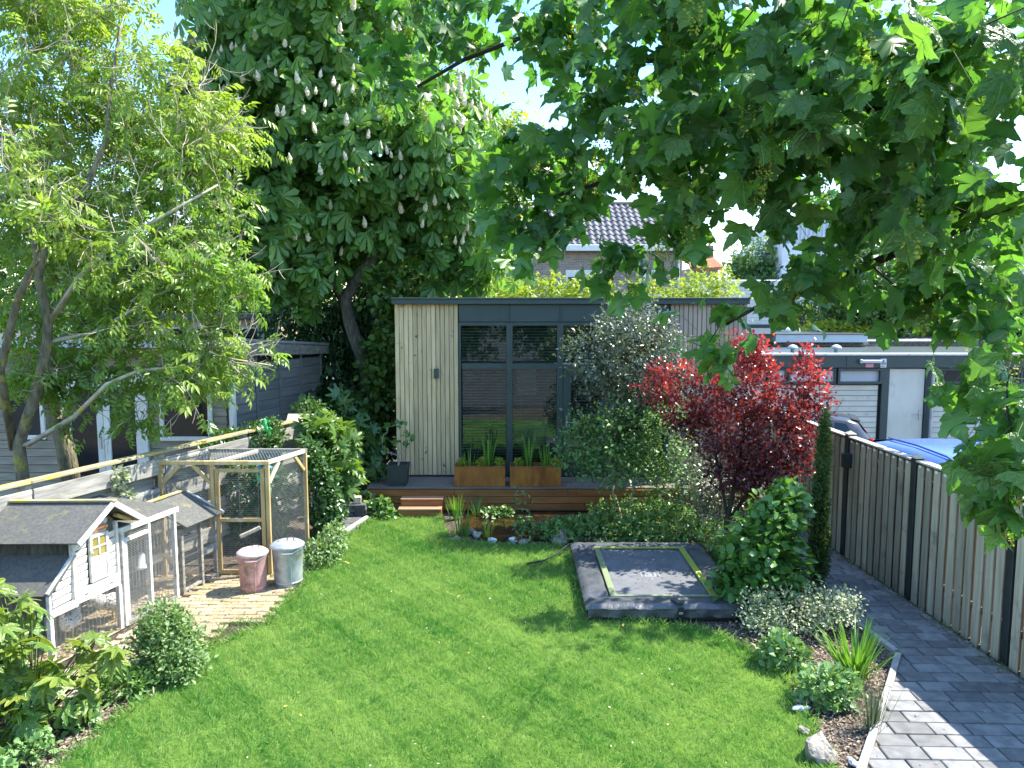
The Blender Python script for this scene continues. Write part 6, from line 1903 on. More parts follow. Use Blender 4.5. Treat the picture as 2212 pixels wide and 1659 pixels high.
wparts = [el(110, 130, 10.8, 210, 190, 1.4), el(350, 230, 10.5, 130, 130, 1.1), el(130, 330, 10.6, 210, 120, 1.1), el(420, 330, 10.3, 120, 110, .9), el(330, 450, 10.3, 170, 100, .9, 1.6), el(90, 500, 10.5, 160, 100, .9, 1.2),
          el(440, 600, 10.2, 130, 70, .7, 1.2), el(150, 650, 10.3, 170, 70, .8, 1.6), el(330, 720, 10.1, 150, 50, .6, 1.0), el(490, 745, 10.2, 80, 55, .4, .55), el(370, 830, 9.9, 90, 40, .4, .45), el(60, 800, 10.0, 90, 50, .5, .6), el(240, 900, 9.8, 110, 50, .4, .35), el(190, 790, 9.9, 110, 40, .4, .5), el(40, -100, 10.6, 220, 120, 1.8),
          el(60, 380, 8.8, 120, 110, .5, .35), el(280, 560, 9.0, 150, 120, .4, .35)]
wparts = [(c, r, w[0] if w else r[0] * r[1] + r[1] * r[2] + r[0] * r[2]) for c, r, *w in wparts]
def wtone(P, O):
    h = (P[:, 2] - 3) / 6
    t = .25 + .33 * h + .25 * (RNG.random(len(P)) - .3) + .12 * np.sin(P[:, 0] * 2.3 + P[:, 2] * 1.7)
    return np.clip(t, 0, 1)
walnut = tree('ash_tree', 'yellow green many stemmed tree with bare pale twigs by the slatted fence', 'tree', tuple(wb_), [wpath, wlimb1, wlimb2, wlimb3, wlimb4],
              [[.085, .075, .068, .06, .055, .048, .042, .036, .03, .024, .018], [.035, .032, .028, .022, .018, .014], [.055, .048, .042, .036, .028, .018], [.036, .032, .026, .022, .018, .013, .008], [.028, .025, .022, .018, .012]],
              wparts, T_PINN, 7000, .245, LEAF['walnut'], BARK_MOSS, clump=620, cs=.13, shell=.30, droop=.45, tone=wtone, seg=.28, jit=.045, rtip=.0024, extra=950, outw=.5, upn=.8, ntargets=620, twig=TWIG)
mossy = thing('mossy_trunk', 'thick leaning mossy trunk standing between the shed doors and the fence', 'tree trunk', tuple(at(150, 1060, 10.6)))
MB().tube([at(160, 1080, 10.6), at(140, 960, 10.6), at(112, 880, 10.6), at(96, 800, 10.7), at(95, 700, 10.8), at(120, 560, 11.0), at(150, 420, 11.0)], [.13, .12, .11, .10, .085, .07, .05], 12).build('trunk', BARK_MOSS, mossy, True)
MB().tube([at(135, 960, 10.6), at(150, 860, 10.5), at(190, 800, 10.5), at(230, 740, 10.5)], [.07, .05, .035, .02], 8).build('limb', BARK_MOSS, mossy, True)

# sycamore whose branches reach into the view from the right ----------------------------
tb = Vector((4.35, 1.7, -.05))
mp_ = [tb, Vector((4.32, 1.72, 1.6)), Vector((4.2, 1.8, 3.2)), Vector((4.0, 1.9, 4.6)), Vector((3.8, 2.0, 6.2)), Vector((3.7, 2.0, 7.6))]
mb1 = [Vector((4.15, 1.85, 3.6)), at(2480, 360, 2.6), at(2212, 440, 2.8), at(2000, 520, 3.0), at(1880, 570, 3.1), at(1760, 625, 3.25), at(1640, 660, 3.4), at(1570, 700, 3.5)]
mb2 = [Vector((4.1, 1.9, 4.2)), at(2460, 120, 2.6), at(2100, 180, 2.9), at(1800, 250, 3.1), at(1560, 320, 3.4), at(1350, 380, 3.7), at(1180, 430, 4.0)]
mb3 = [Vector((4.0, 1.95, 4.8)), at(2300, -160, 2.8), at(1900, -20, 3.1), at(1650, 90, 3.4), at(1400, 130, 3.8), at(1180, 60, 4.1), at(1000, 130, 4.2), at(880, 200, 4.3)]
mb4 = [Vector((4.2, 1.82, 3.0)), at(2420, 700, 2.5), at(2280, 860, 2.5), at(2190, 960, 2.45)]
mparts = [el(*q) for q in (
    (880, 120, 4.2, 95, 85, .5), (1000, 40, 4.1, 140, 50, .6), (870, 210, 4.3, 50, 30, .3), (1170, 60, 3.9, 50, 70, .4), (1260, 40, 3.9, 90, 50, .5), (1420, 90, 3.5, 150, 90, .6), (1560, 60, 3.3, 120, 90, .5),
    (1150, 370, 4.1, 90, 60, .4), (1100, 440, 4.2, 50, 40, .3), (1260, 340, 3.9, 140, 80, .5), (1190, 490, 3.9, 60, 50, .3), (1350, 560, 3.8, 60, 25, .25), (1420, 400, 3.6, 110, 70, .4), (1480, 300, 3.4, 160, 110, .6),
    (1500, 450, 3.5, 35, 35, .3), (1640, 220, 3.1, 170, 130, .6), (1640, 370, 3.2, 70, 60, .4), (1690, 440, 3.2, 30, 50, .2), (1850, 120, 2.8, 230, 130, .6), (2060, 120, 2.6, 170, 130, .6), (1830, 320, 2.9, 160, 100, .5),
    (2020, 330, 2.6, 180, 130, .5), (2150, 330, 2.6, 80, 140, .5), (1880, 450, 3.0, 110, 50, .4), (2050, 470, 2.8, 120, 60, .4), (2080, 250, 3.4, 200, 200, .5), (1840, 230, 3.7, 220, 170, .5), (1560, 200, 4.0, 200, 130, .5),
    (1215, 170, 3.9, 45, 60, .3), (1290, 230, 3.8, 70, 50, .35), (1180, 300, 4.0, 50, 30, .3), (1130, 510, 4.1, 60, 40, .3), (1250, 420, 4.0, 80, 40, .3), (1440, 520, 3.7, 40, 30, .25),
    (1840, 560, 3.15, 70, 25, .25), (1740, 600, 3.3, 60, 25, .25), (1650, 640, 3.4, 50, 25, .25), (1580, 680, 3.5, 45, 30, .25), (1530, 750, 3.5, 25, 35, .2),
    (2120, 590, 2.9, 100, 70, .4), (1990, 620, 3.0, 50, 50, .3), (2160, 690, 2.8, 50, 30, .25), (2140, 540, 3.5, 120, 120, .4),
    (2165, 820, 2.5, 50, 30, .2), (2085, 815, 2.6, 20, 18, .12), (2205, 920, 2.4, 35, 55, .2), (2170, 1040, 2.35, 35, 45, .2), (2215, 1040, 2.35, 30, 50, .2), (1650, -200, 3.2, 560, 100, .8), (1880, 460, 9.2, 110, 55, .7), (1780, 430, 9.4, 60, 40, .5), (2080, 600, 9.6, 130, 110, .9), (2190, 520, 9.3, 60, 140, .8), (2000, 480, 9.4, 110, 60, .7))]
mparts = [(c, r, (r[0] * r[1] + r[1] * r[2] + r[0] * r[2]) * (.75 if c[1] > 8 else 1) + .05) for c, r in mparts]
maple = thing('sycamore_tree', 'sycamore whose lobed leaves and hanging flowers overhang the garden from above the path', 'tree', tuple(tb))
P, O, Q = blobs(4500, mparts, .15, 820, .065)
n = len(P)
F = np.concatenate([RNG.normal(size=(n, 2)) * .75, RNG.normal(size=(n, 1)) * .35 - .75], 1) + O * .15
N = np.concatenate([RNG.normal(size=(n, 2)) * .55 + [0, -.15], np.ones((n, 1)) * .8], 1)
S = .104 * (.5 + .95 * RNG.random(n) ** 1.4)
T4 = [maple_tmpl(k) for k in range(7)]
# the 300 leaves that look largest are parts of their own, the rest is one mesh
def seen(P):
    y = P[:, 1]; zz = P[:, 2] - EYE
    dpt = y * _c - zz * _s
    return (np.abs(P[:, 0] / dpt) < .72) & (np.abs((zz * _c + y * _s) / dpt) < .56)
big = np.argsort(-(S / np.linalg.norm(P - [0, 0, EYE], axis=1)) * np.where(seen(P), 1, 0))[:300]
isbig = np.zeros(n, bool); isbig[big] = True
tms = []
for k, (tv, tf) in enumerate(T4):
    me = bpy.data.meshes.new('leaf'); me.from_pydata([tuple(v) for v in tv], [], tf); me.materials.append(LEAF['maple_big']); me.update(); tms.append(me)
for i in big:
    x = Vector(F[i]).normalized(); z = Vector(N[i]); z = (z - x * z.dot(x)).normalized(); y = z.cross(x)
    M = Matrix(((x.x, y.x, z.x, P[i][0]), (x.y, y.y, z.y, P[i][1]), (x.z, y.z, z.z, P[i][2]), (0, 0, 0, 1))) @ Matrix.Scale(S[i], 4)
    link(bpy.data.objects.new('leaf', tms[i % 7]), maple, M)
rest = ~isbig
for k in range(7):
    sel = rest & (np.arange(n) % 7 == k)
    scatter('crown', T4[k], P[sel], F[sel], N[sel], S[sel], LEAF['maple'], maple, None, 'stuff')
mch = grow([mp_, mb1, mb2, mb3, mb4], [tuple(q) for q in Q[RNG.choice(len(Q), 330, replace=False)]], [[.19, .17, .15, .12, .08, .04], [.05, .035, .022, .018, .016, .013, .010, .006], [.05, .035, .024, .020, .016, .012, .008], [.05, .035, .024, .020, .017, .014, .011, .008], [.03, .02, .012, .008]], .0022, 2.4, .12, .012, -.06)
thick = [c for c in mch if c[1][0] > .03]
draw_chains(thick[:1], BARK, maple, 'trunk')
for c in thick[1:]: draw_chains([c], TWIG_DARK, maple, 'limb')
props(draw_chains([c for c in mch if c[1][0] <= .03], TWIG_DARK, maple, 'twigs'), kind='stuff')
pet = []
for i in range(n):       # leaf stalks back to the nearest cluster middle
    j = int(np.argmin(((Q - P[i]) ** 2).sum(1))); a = Vector(P[i]); b_ = a.lerp(Vector(Q[j]), .75) + Vector((0, 0, .02))
    pet.append(([a, b_], [.0011, .0013]))
props(draw_chains(pet, STEM, maple, 'leaf_stalks'), kind='stuff')
def raceme(seed):
    r = np.random.default_rng(seed); m = 90
    z = -.13 * r.random(m); rad = .016 * (.35 + .65 * np.sin(np.clip(-z / .13, .05, .95) * np.pi)); a = r.random(m) * 6.28
    Pq = np.stack([rad * np.cos(a) * 1.3, rad * np.sin(a) * 1.3, z], 1)
    o = scatter('flower_raceme', T_SMALL, Pq, r.normal(size=(m, 3)), r.normal(size=(m, 3)), .011, RACEME, None, r.random(m))
    me = o.data; bpy.data.objects.remove(o)
    return me
rms = [raceme(k) for k in range(3)]
sel = RNG.choice(len(Q), 150, replace=False)
for k, i in enumerate(sel):
    link(bpy.data.objects.new('flower_raceme', rms[k % 3]), maple, Matrix.Translation(Q[i] + np.array([0, 0, -.02])) @ Euler((random.uniform(-.15, .15), random.uniform(-.15, .15), random.uniform(0, 6))).to_matrix().to_4x4() @ Matrix.Scale(random.uniform(1.0, 1.7), 4))

# trees farther off --------------------------------------------------------------------
def far_tree(name, label, px, py, y, parts, n, size, mat, T=T_TRI, clump=90, cs=.3, tr=.14, group='trees beyond the garden', bark=BARK, shell=.5):
    b_ = at(px, py, y); b_.z = -.05
    top = Vector(parts[0][0])
    return tree(name, label, 'tree', tuple(b_), [[b_, b_.lerp(top, .35), b_.lerp(top, .75), top]], [[tr, tr * .8, tr * .55, tr * .3]], parts, T, n, size, mat, bark, clump=clump, cs=cs, shell=shell, group=group, droop=.25, seg=.8, jit=.08, rtip=.012, ntargets=60)
far_tree('dark_tree', 'dark green round headed tree in front of the white building', 1890, 900, 25, [el(1880, 610, 25, 85, 100, 1.4), el(1840, 640, 25, 50, 60, 1), el(1930, 650, 25, 60, 60, 1)], 5200, .24, LEAF['mid'], clump=220)
far_tree('dark_tree', 'dark spreading tree filling the view behind the sycamore leaves over the garages', 2060, 900, 27, [el(2060, 560, 27, 120, 160, 2), el(2000, 680, 26, 70, 60, 1.2), el(2180, 640, 27, 110, 120, 1.8)], 6500, .26, LEAF['chestnut'], clump=300)
far_tree('dark_tree', 'dark evergreen tree rising over the garage roof towards the end of the row', 2230, 900, 24, [el(2230, 640, 24, 120, 110, 1.5), el(2120, 715, 24, 70, 40, .8)], 4500, .24, LEAF['dark'], clump=220)
far_tree('slim_tree', 'thin light leaved tree between orange roof and white building', 1640, 900, 42, [el(1640, 580, 42, 55, 60, 1.5), el(1600, 600, 42, 35, 35, 1.2), el(1690, 550, 42, 35, 60, 1.2)], 2600, .30, LEAF['mid'], clump=160)
far_tree('pointed_tree', 'small dark twin tipped tree standing against the white wall', 1755, 900, 32, [el(1752, 700, 32, 30, 40, .7), el(1742, 680, 32, 14, 30, .4), el(1780, 690, 32, 14, 42, .4)], 2600, .16, LEAF['dark'], clump=120, tr=.08)
far_tree('leafy_tree', 'bright leaved tree right behind the chestnut crown', 1040, 900, 21, [el(1010, 420, 21, 90, 150, 1.6), el(1085, 330, 21, 45, 80, .8), el(1050, 560, 20, 60, 50, 1)], 5200, .22, LEAF['lime'], clump=260)
far_tree('leafy_tree', 'mid green tree behind the white house seen through the ash branches', 120, 900, 30, [el(100, 560, 30, 170, 130, 2.5), el(330, 620, 30, 120, 90, 2)], 4200, .34, LEAF['mid'], clump=220)
far_tree('leafy_tree', 'mid green tree behind the studio corner seen under the chestnut crown', 900, 900, 24, [el(900, 580, 24, 90, 70, 1.4), el(820, 560, 24, 70, 80, 1.2)], 4200, .28, LEAF['mid'], clump=220)
far_tree('leafy_tree', 'bushy tree screening the white house gable', 300, 900, 21, [el(230, 600, 21, 60, 50, 1.0), el(340, 590, 21, 80, 70, 1.2), el(180, 680, 20, 40, 40, .8)], 2600, .26, LEAF['mid'], clump=160)
far_tree('leafy_tree', 'mid green tree behind the shed and below the chestnut crown', 470, 900, 22, [el(470, 590, 22, 120, 90, 1.6), el(560, 640, 21, 80, 70, 1.2)], 4200, .26, LEAF['mid'], clump=220)
def rtone(lo, hi):
    return lambda P, O: np.clip(lo + (hi - lo) * RNG.random(len(P)) + .2 * O[:, 2], 0, 1)
for k, (px, y, w, h, lab) in enumerate(((1060, 18.6, 80, 26, 'yellow green shrub behind the studio roof below the left house window'), (1170, 18.9, 70, 34, 'yellow green shrub behind the studio roof between two downpipes'),
                                        (1270, 18.6, 60, 28, 'yellow green shrub behind the studio roof below the large house window'), (1420, 19.2, 80, 36, 'yellow green shrub behind the studio roof above the grey evergreen'), (1530, 19.6, 60, 52, 'taller yellow green shrub in front of the orange roof'))):
    b_ = at(px, 900, y); b_.z = 0
    bush('lime_shrub', lab, 'shrub', tuple(b_), [el(px, 640, y, w, h, .7), el(px + 18, 700, y, w * .8, 60, .6)], T_TRI, 1700, .13, LEAF['lime'], clump=120, cs=.13, nstem=26, rtip=.006, base_r=.04, group='shrubs behind the studio', stem_jit=.05)
b_ = at(1805, 900, 24.5); b_.z = 0
bush('golden_shrub', 'bright golden yellow shrub above the pale grey fascia', 'shrub', tuple(b_), [el(1805, 712, 24.5, 68, 17, .8), el(1830, 740, 24.5, 50, 26, .7)], T_TRI, 2200, .14, LEAF['lime'], tone=lambda P, O: .75 + .25 * RNG.random(len(P)), nstem=20, rtip=.006, base_r=.04)

# dark planting between the shed and the studio ------------------------------------------
def gp(px, py, z=0.0):
    """where the line of sight through px, py meets the height z"""
    u, v = (px - 1106.0) / FPX, (829.5 - py) / FPX
    d = Vector((u, _c + v * _s, v * _c - _s)); t = (z - EYE) / d.z
    return Vector((d.x * t, d.y * t, z))
bush('bamboo_clump', 'dark hanging bamboo below the chestnut between shed and studio', 'bamboo', (-3.6, 16.6, 0), [el(720, 780, 16.5, 90, 130, .8), el(640, 720, 16.8, 70, 90, .8), el(790, 700, 16.4, 80, 90, .7)], T_NARROW, 7000, .22, LEAF['dark'], clump=420, cs=.16, droop=.9, outw=.4, nstem=60, rtip=.006, base_r=.08)
bush('dark_laurel', 'dark glossy shrub below the bent chestnut trunk left of the studio', 'shrub', (-2.9, 16.0, 0), [el(760, 930, 15.6, 90, 110, .7), el(820, 850, 16.2, 50, 130, .6), el(690, 900, 15.6, 60, 80, .6)], T_BROAD, 4200, .15, LEAF['dark'], clump=260, cs=.14, nstem=40, rtip=.006, base_r=.05)
bush('climbing_ivy', 'bright ivy climbing round the chestnut trunk beside the studio corner', 'ivy', (-2.75, 14.7, 0), [el(815, 800, 14.75, 34, 120, .25), el(842, 720, 14.8, 22, 80, .2), el(830, 620, 14.8, 40, 50, .3)], T_BROAD, 1500, .13, LEAF['mid'], clump=120, cs=.10, droop=.5, nstem=12)
bush('round_shrub', 'round bright shrub peeping over the fence end before the shed wall', 'shrub', tuple(gp(665, 1075)), [el(668, 895, 12.9, 38, 38, .3), el(650, 930, 12.9, 30, 30, .3)], T_SMALL, 1900, .06, LEAF['rose'], nstem=16)
fat_l = bush('hand_leaf_shrub', 'dark hand leaved shrub on the ground left of the dark square pot', 'shrub', (-2.85, 13.6, 0), [el(775, 960, 13.5, 55, 60, .45), el(740, 900, 13.8, 45, 50, .4), el(800, 1010, 13.3, 30, 35, .3)], fatsia_tmpl(4), 230, .20, LEAF['ivy'], nstem=18, rtip=.008)
bush('sunlit_tone_shrub', 'sunlit yellow green hand leaved shrub beside the netted aviary', 'shrub', (-2.72, 11.6, 0), [el(712, 960, 11.6, 62, 60, .4), el(735, 1030, 11.5, 45, 50, .35), el(690, 920, 11.8, 40, 30, .3)], fatsia_tmpl(5), 330, .155, LEAF['mid'], nstem=22, rtip=.006, tone=lambda P, O: np.clip(.5 + .5 * O[:, 2] + .3 * O[:, 0], 0, 1))  # upper and sunward leaves toned lighter, sunlight put into the colour
bush('jasmine_trellis', 'dark small leaved climber on wires right of the aviary', 'climber', (-2.75, 11.1, 0), [el(690, 1070, 11.0, 45, 95, .22), el(720, 1100, 11.2, 30, 60, .2), el(670, 1000, 11.1, 30, 60, .2)], T_OVAL, 2600, .075, LEAF['ivy'], nstem=20, outw=.5)
bush('fence_climber', 'leafy climber with white light on it spilling over the fence above the aviary', 'climber', (-3.75, 11.3, 0), [el(530, 955, 11.4, 90, 32, .22), el(575, 935, 11.7, 40, 30, .2), el(470, 975, 11.2, 40, 22, .2)], T_OVAL, 2600, .07, LEAF['ivy'], nstem=30, outw=.6)
bush('aviary_climber', 'leafy climber covering the fence behind the aviary door', 'climber', (-3.5, 10.85, 0), [el(520, 1080, 10.8, 75, 95, .16), el(590, 1080, 10.8, 50, 90, .16)], T_OVAL, 3000, .07, LEAF['ivy'], nstem=30, outw=.6)
bush('fence_ivy', 'small white edged ivy hanging on the slatted fence behind the hen house', 'ivy', (lx(8.9) + .08, 8.9, 0), [((lx(9.0) + .07, 9.0, 1.42), (.10, .12, .12)), ((lx(9.1) + .07, 9.1, 1.10), (.08, .10, .16)), ((lx(8.85) + .07, 8.85, .85), (.07, .08, .12))], T_BROAD, 420, .055, LEAF['varieg'], nstem=8, rtip=.002, base_r=.006)

# planting on the right -------------------------------------------------------------------
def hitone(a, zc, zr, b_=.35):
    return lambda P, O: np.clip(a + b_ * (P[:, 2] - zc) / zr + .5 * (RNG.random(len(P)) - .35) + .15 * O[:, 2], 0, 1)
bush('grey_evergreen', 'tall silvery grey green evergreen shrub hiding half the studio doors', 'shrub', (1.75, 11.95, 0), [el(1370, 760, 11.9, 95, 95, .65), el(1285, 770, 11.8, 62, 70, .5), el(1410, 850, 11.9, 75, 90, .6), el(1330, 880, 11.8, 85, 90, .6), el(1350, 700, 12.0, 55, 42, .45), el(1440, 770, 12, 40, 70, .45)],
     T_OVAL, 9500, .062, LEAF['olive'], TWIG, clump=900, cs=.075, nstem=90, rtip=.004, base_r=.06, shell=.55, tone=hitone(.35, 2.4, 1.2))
bush('rose_shrub', 'loose green rose shrub in front of the deck below the grey evergreen', 'shrub', (1.75, 11.55, 0), [el(1330, 1000, 11.4, 80, 60, .45), el(1340, 930, 11.35, 80, 60, .4), el(1420, 960, 11.5, 85, 80, .5), el(1250, 960, 11.6, 45, 70, .35), el(1440, 1050, 11.3, 80, 50, .45), el(1390, 890, 11.6, 50, 50, .4)],
     T_OVAL, 6800, .062, LEAF['rose'], TWIG, clump=620, cs=.085, nstem=80, rtip=.003, base_r=.03, shell=.4)
bush('silver_shrub', 'pale grey leaved shrub between the rose shrub and the red plum', 'shrub', (2.75, 11.0, 0), [el(1515, 1050, 11.0, 55, 60, .4), el(1550, 1090, 10.8, 45, 45, .35)], T_SMALL, 2600, .045, LEAF['olive'], TWIG, nstem=30, clump=220, cs=.06)
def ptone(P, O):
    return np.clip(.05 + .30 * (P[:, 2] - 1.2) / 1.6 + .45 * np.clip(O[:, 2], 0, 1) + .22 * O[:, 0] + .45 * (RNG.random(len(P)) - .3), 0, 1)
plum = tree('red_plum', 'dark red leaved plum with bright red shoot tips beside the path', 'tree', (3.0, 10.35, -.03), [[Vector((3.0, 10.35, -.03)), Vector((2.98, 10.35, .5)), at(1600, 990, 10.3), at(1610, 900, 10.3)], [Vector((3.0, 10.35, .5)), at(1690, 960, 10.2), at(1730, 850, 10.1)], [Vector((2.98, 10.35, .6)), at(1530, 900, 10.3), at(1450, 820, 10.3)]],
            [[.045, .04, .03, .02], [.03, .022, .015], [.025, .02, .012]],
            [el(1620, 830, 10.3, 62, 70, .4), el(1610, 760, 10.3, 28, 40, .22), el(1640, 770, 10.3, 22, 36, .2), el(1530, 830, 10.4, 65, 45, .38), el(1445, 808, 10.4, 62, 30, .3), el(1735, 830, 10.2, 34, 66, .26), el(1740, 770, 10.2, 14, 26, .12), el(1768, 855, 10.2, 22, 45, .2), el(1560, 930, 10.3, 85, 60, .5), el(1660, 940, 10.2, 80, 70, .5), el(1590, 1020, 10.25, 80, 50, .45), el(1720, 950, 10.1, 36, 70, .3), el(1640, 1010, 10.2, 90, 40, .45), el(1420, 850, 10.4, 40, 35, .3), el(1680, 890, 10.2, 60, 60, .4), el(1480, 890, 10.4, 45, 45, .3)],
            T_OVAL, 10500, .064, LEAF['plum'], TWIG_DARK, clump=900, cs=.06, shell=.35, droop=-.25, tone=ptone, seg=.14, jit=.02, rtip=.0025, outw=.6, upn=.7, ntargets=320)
bush('yew_column', 'narrow column of dark yew next to the path', 'conifer', (3.84, 9.3, 0), [((3.84, 9.3, .95), (.085, .085, .95)), ((3.85, 9.3, 1.75), (.06, .06, .48)), ((3.83, 9.28, .45), (.115, .115, .45))], T_NARROW, 7500, .065, LEAF['yew'], TWIG_DARK, up=1.1, outw=.6, nstem=50, rtip=.003, base_r=.03, shell=.3)
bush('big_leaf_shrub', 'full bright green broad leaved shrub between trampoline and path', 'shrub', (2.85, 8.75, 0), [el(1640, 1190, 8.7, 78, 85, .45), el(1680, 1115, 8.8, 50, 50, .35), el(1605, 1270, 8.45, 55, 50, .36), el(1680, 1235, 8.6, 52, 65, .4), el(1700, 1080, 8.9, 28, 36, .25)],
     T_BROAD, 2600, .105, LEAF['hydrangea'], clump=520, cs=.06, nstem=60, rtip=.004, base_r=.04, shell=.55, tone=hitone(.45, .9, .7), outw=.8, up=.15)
bush('white_edged_shrub', 'low shrub with white edged leaves in front of the broad leaved shrub', 'shrub', (2.95, 7.85, 0), [el(1700, 1330, 7.95, 90, 42, .36), el(1790, 1310, 8.0, 58, 38, .32), el(1640, 1320, 8.05, 50, 42, .3), el(1820, 1300, 8.0, 28, 20, .18)], T_OVAL, 5200, .036, LEAF['varieg'], nstem=50, rtip=.002, base_r=.015, shell=.5, clump=600, cs=.045)
def sedum(label, c, r, n, group='fleshy leaved clumps edging the lawn', size=.062):
    bush('sedum_clump', label, 'plant', c, [((c[0], c[1], r * .35), (r, r * .9, r * .85))], T_BROAD, n, size, LEAF['sedum'], nstem=30, rtip=.004, base_r=.012, up=.75, outw=.8, group=group, shell=.45)
sedum('pale green fleshy clump in the bed, rear one of the pair beside the lawn', (2.66, 7.15, 0), .235, 760)
sedum('pale green fleshy clump in the bed, front one of the pair beside the lawn', (2.80, 6.45, 0), .25, 820)
straps('agapanthus', 'big clump of arching green strap leaves beside the path edging', 'plant', (3.22, 6.85, 0), 95, .60, .030, .9, LEAF['iris'], rad=.12, stiff=.35)
lav = straps('lavender', 'dry grey lavender sticks next to the concrete edging', 'plant', (2.98, 6.0, 0), 90, .42, .006, .5, LEAF['olive'], rad=.10, stiff=.95, part='stick')
straps('grass_tuft', 'thin arching grass tuft in front of the rear fleshy clump', 'plant', (2.62, 6.72, 0), 12, .28, .008, .8, LEAF['iris'], rad=.03, stiff=.4)
cover = bush('ground_cover', 'low leafy ground cover between pond and trampoline', 'ground cover', (1.6, 11.2, 0), [((1.35, 11.2, .10), (.95, .45, .22)), ((2.2, 11.1, .16), (.7, .42, .26)), ((.72, 11.35, .06), (.4, .35, .14)), ((2.9, 10.7, .15), (.4, .5, .28)), ((2.0, 11.7, .15), (.9, .4, .3)), ((2.95, 9.9, .15), (.25, .5, .25))], T_TRI, 5200, .085, LEAF['cover'], nstem=60, rtip=.002, base_r=.006, up=.8)
bush('pond_sapling', 'thin upright sapling with few leaves at the near pond edge', 'shrub', (.14, 11.05, 0), [((.14, 11.05, .45), (.16, .12, .40)), ((.2, 11.05, .15), (.2, .15, .12))], T_OVAL, 110, .06, LEAF['rose'], TWIG, nstem=22, rtip=.003, base_r=.010)
straps('iris_clump', 'pale iris blades at the lawn corner of the pond', 'plant', (-.78, 11.3, 0), 34, .46, .020, .38, LEAF['iris'], 'iris round the pond', rad=.14, stiff=.75)
straps('iris_clump', 'dense upright iris blades against the wooden steps', 'plant', (-.92, 12.25, 0), 40, .44, .022, .42, LEAF['iris'], 'iris round the pond', rad=.10, stiff=.75)
straps('iris_clump', 'dark iris blades in front of the deck boards right of the steps', 'plant', (-.60, 12.45, 0), 26, .40, .018, .75, LEAF['ivy'], 'iris round the pond', rad=.06, stiff=.5)
straps('iris_clump', 'rusty yellow blades standing in the pond margin', 'plant', (-.36, 11.2, 0), 14, .32, .014, .45, LEAF['lime'], 'iris round the pond', rad=.06, stiff=.7)
for k, (x, y, r, lab) in enumerate(((-.35, 12.35, .16, 'pale marsh plant at the back of the pond under the deck boards'), (.20, 11.85, .13, 'water plant in the middle of the pond'), (-.10, 12.4, .12, 'small round leaved plant at the back of the pond'))):
    bush('pond_plant', lab, 'plant', (x, y, 0), [((x, y, .05), (r, r, .09))], T_BROAD, 70, .075, LEAF['cover'], nstem=8, rtip=.002, base_r=.004, group='plants in the pond')
bush('step_plant', 'bright leafy plant on the left of the wooden steps', 'plant', (-2.25, 12.4, 0), [((-2.2, 12.42, .10), (.22, .18, .18)), ((-2.45, 12.6, .14), (.18, .15, .2)), ((-2.05, 12.3, .04), (.18, .12, .08))], T_BROAD, 560, .085, LEAF['cover'], nstem=20)

# planting on the left ---------------------------------------------------------------------
bush('bin_shrub', 'light green flowering herb beside the grey dustbin', 'shrub', (-2.55, 10.05, 0), [el(690, 1195, 10.1, 48, 34, .32), el(720, 1165, 10.4, 35, 34, .28), el(655, 1220, 9.9, 25, 22, .22)], T_OVAL, 2300, .048, LEAF['mint'], nstem=40, rtip=.002, base_r=.01)
bush('catmint_bush', 'rounded light green herb bush on the edge of the brick terrace', 'shrub', (-3.32, 7.0, 0), [((-3.30, 7.02, .22), (.34, .32, .30)), ((-3.36, 7.05, .42), (.24, .22, .22)), ((-3.15, 6.85, .15), (.22, .2, .18))], T_OVAL, 6200, .042, LEAF['mint'], nstem=80, rtip=.002, base_r=.012, clump=900, cs=.03, up=.5)
bush('trailing_herb', 'dark low herb at the foot of the catmint bush', 'plant', (-3.55, 6.6, 0), [((-3.55, 6.62, .06), (.30, .22, .12))], T_NARROW, 900, .09, LEAF['cover'], nstem=20, rtip=.002, base_r=.006)
fts = thing('fatsia', 'big glossy hand leaved shrub in the corner before the hen house', 'shrub', (-4.0, 6.1, -.02))
fparts = [((-4.30, 6.05, .95), (.34, .35, .28)), ((-3.95, 6.0, .62), (.42, .35, .30)), ((-3.75, 5.95, .35), (.36, .32, .24)), ((-4.4, 5.9, .55), (.35, .35, .35)), ((-3.55, 6.15, .60), (.22, .22, .14)), ((-4.1, 5.75, .25), (.35, .3, .2))]
P, O = blobs(150, fparts, .55)
tfs = []
for k in range(4):
    tv, tf = fatsia_tmpl(k)
    me = bpy.data.meshes.new('leaf'); me.from_pydata([tuple(v) for v in tv], [], tf); me.materials.append(LEAF['fatsia']); me.update(); tfs.append(me)
stk = []
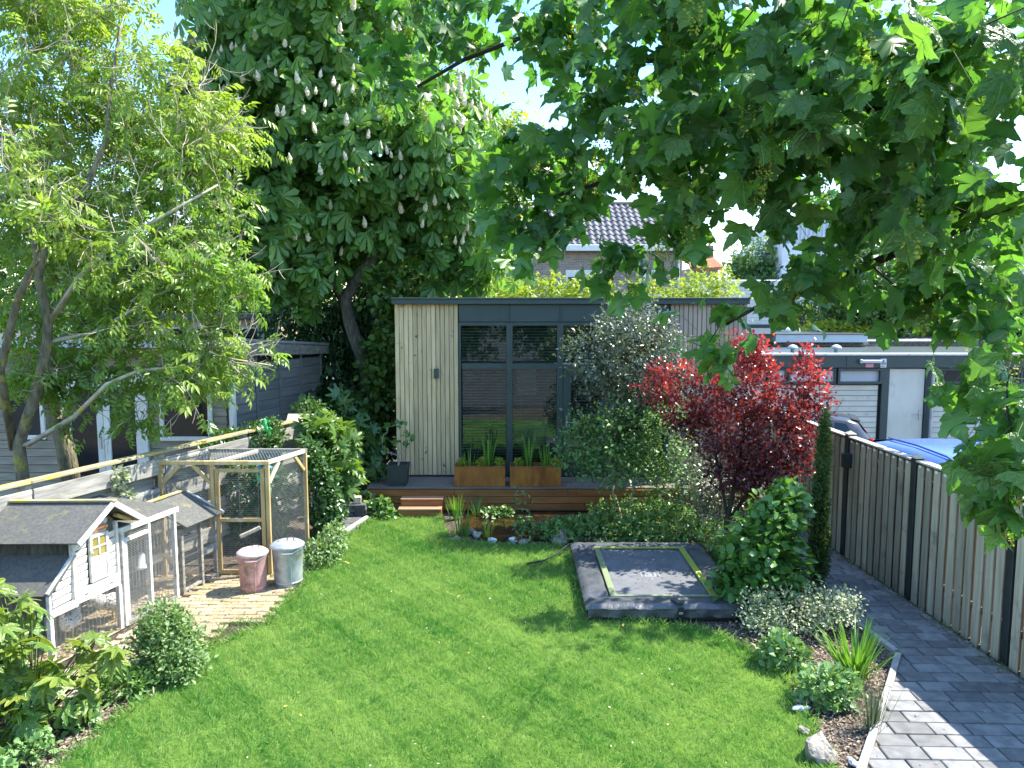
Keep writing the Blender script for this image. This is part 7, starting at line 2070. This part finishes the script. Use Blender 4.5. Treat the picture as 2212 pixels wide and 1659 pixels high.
for i in range(len(P)):
    x = Vector(O[i]) * .8 + Vector((random.gauss(0, .35), random.gauss(0, .35) - .15, -.25)); x.normalize()
    z = Vector(O[i]) * .55 + Vector((random.gauss(0, .25), random.gauss(0, .25) - .1, .9)); z = (z - x * z.dot(x)).normalized(); y = z.cross(x)
    M = Matrix(((x.x, y.x, z.x, P[i][0]), (x.y, y.y, z.y, P[i][1]), (x.z, y.z, z.z, P[i][2]), (0, 0, 0, 1))) @ Matrix.Scale(random.uniform(.13, .215), 4)
    link(bpy.data.objects.new('leaf', tfs[i % 4]), fts, M)
    a = Vector(P[i]); stk.append(([a, a.lerp(Vector((-4.0, 6.05, .2)), .35) - Vector((0, 0, .04)), a.lerp(Vector((-4.0, 6.05, 0)), .75)], [.005, .006, .008]))
draw_chains(stk, STEM, fts, 'stems')
sedum('small bright fleshy clump beside the catmint bush', (-3.62, 6.05, 0), .16, 420, 'small clumps in the chip bed', .05)
sedum('small fleshy clump below the fatsia leaves', (-3.72, 5.62, 0), .17, 420, 'small clumps in the chip bed', .05)
sedum('fleshy clump at the very corner of the chip bed', (-3.86, 5.28, 0), .20, 520, 'small clumps in the chip bed', .055)

# trees on the far side of the street behind the viewpoint: the studio glass mirrors them
for x, y, h, lab in ((-9, -17, 7.5, 'broad tree at the left end of the row mirrored in the studio glass'), (-3.5, -19, 9, 'tallest tree of the row mirrored in the studio glass'), (2, -17, 7, 'low tree in the middle of the row mirrored in the studio glass'), (7.5, -18, 8.5, 'tall tree right of the middle of the row mirrored in the studio glass'), (13, -17, 7, 'tree at the right end of the row mirrored in the studio glass')):
    b_ = Vector((x, y, -.05)); top = Vector((x, y, h * .6))
    tree('street_tree', lab, 'tree', tuple(b_), [[b_, b_.lerp(top, .4), top]], [[.2, .16, .08]], [((x, y, h * .6), (2.6, 2.2, h * .40)), ((x + .6, y, h * .3), (2.2, 1.6, h * .24))], T_TRI, 2600, .42, LEAF['mid'], BARK, clump=180, cs=.35, group='trees mirrored in the glass', seg=.9, rtip=.012, ntargets=40)
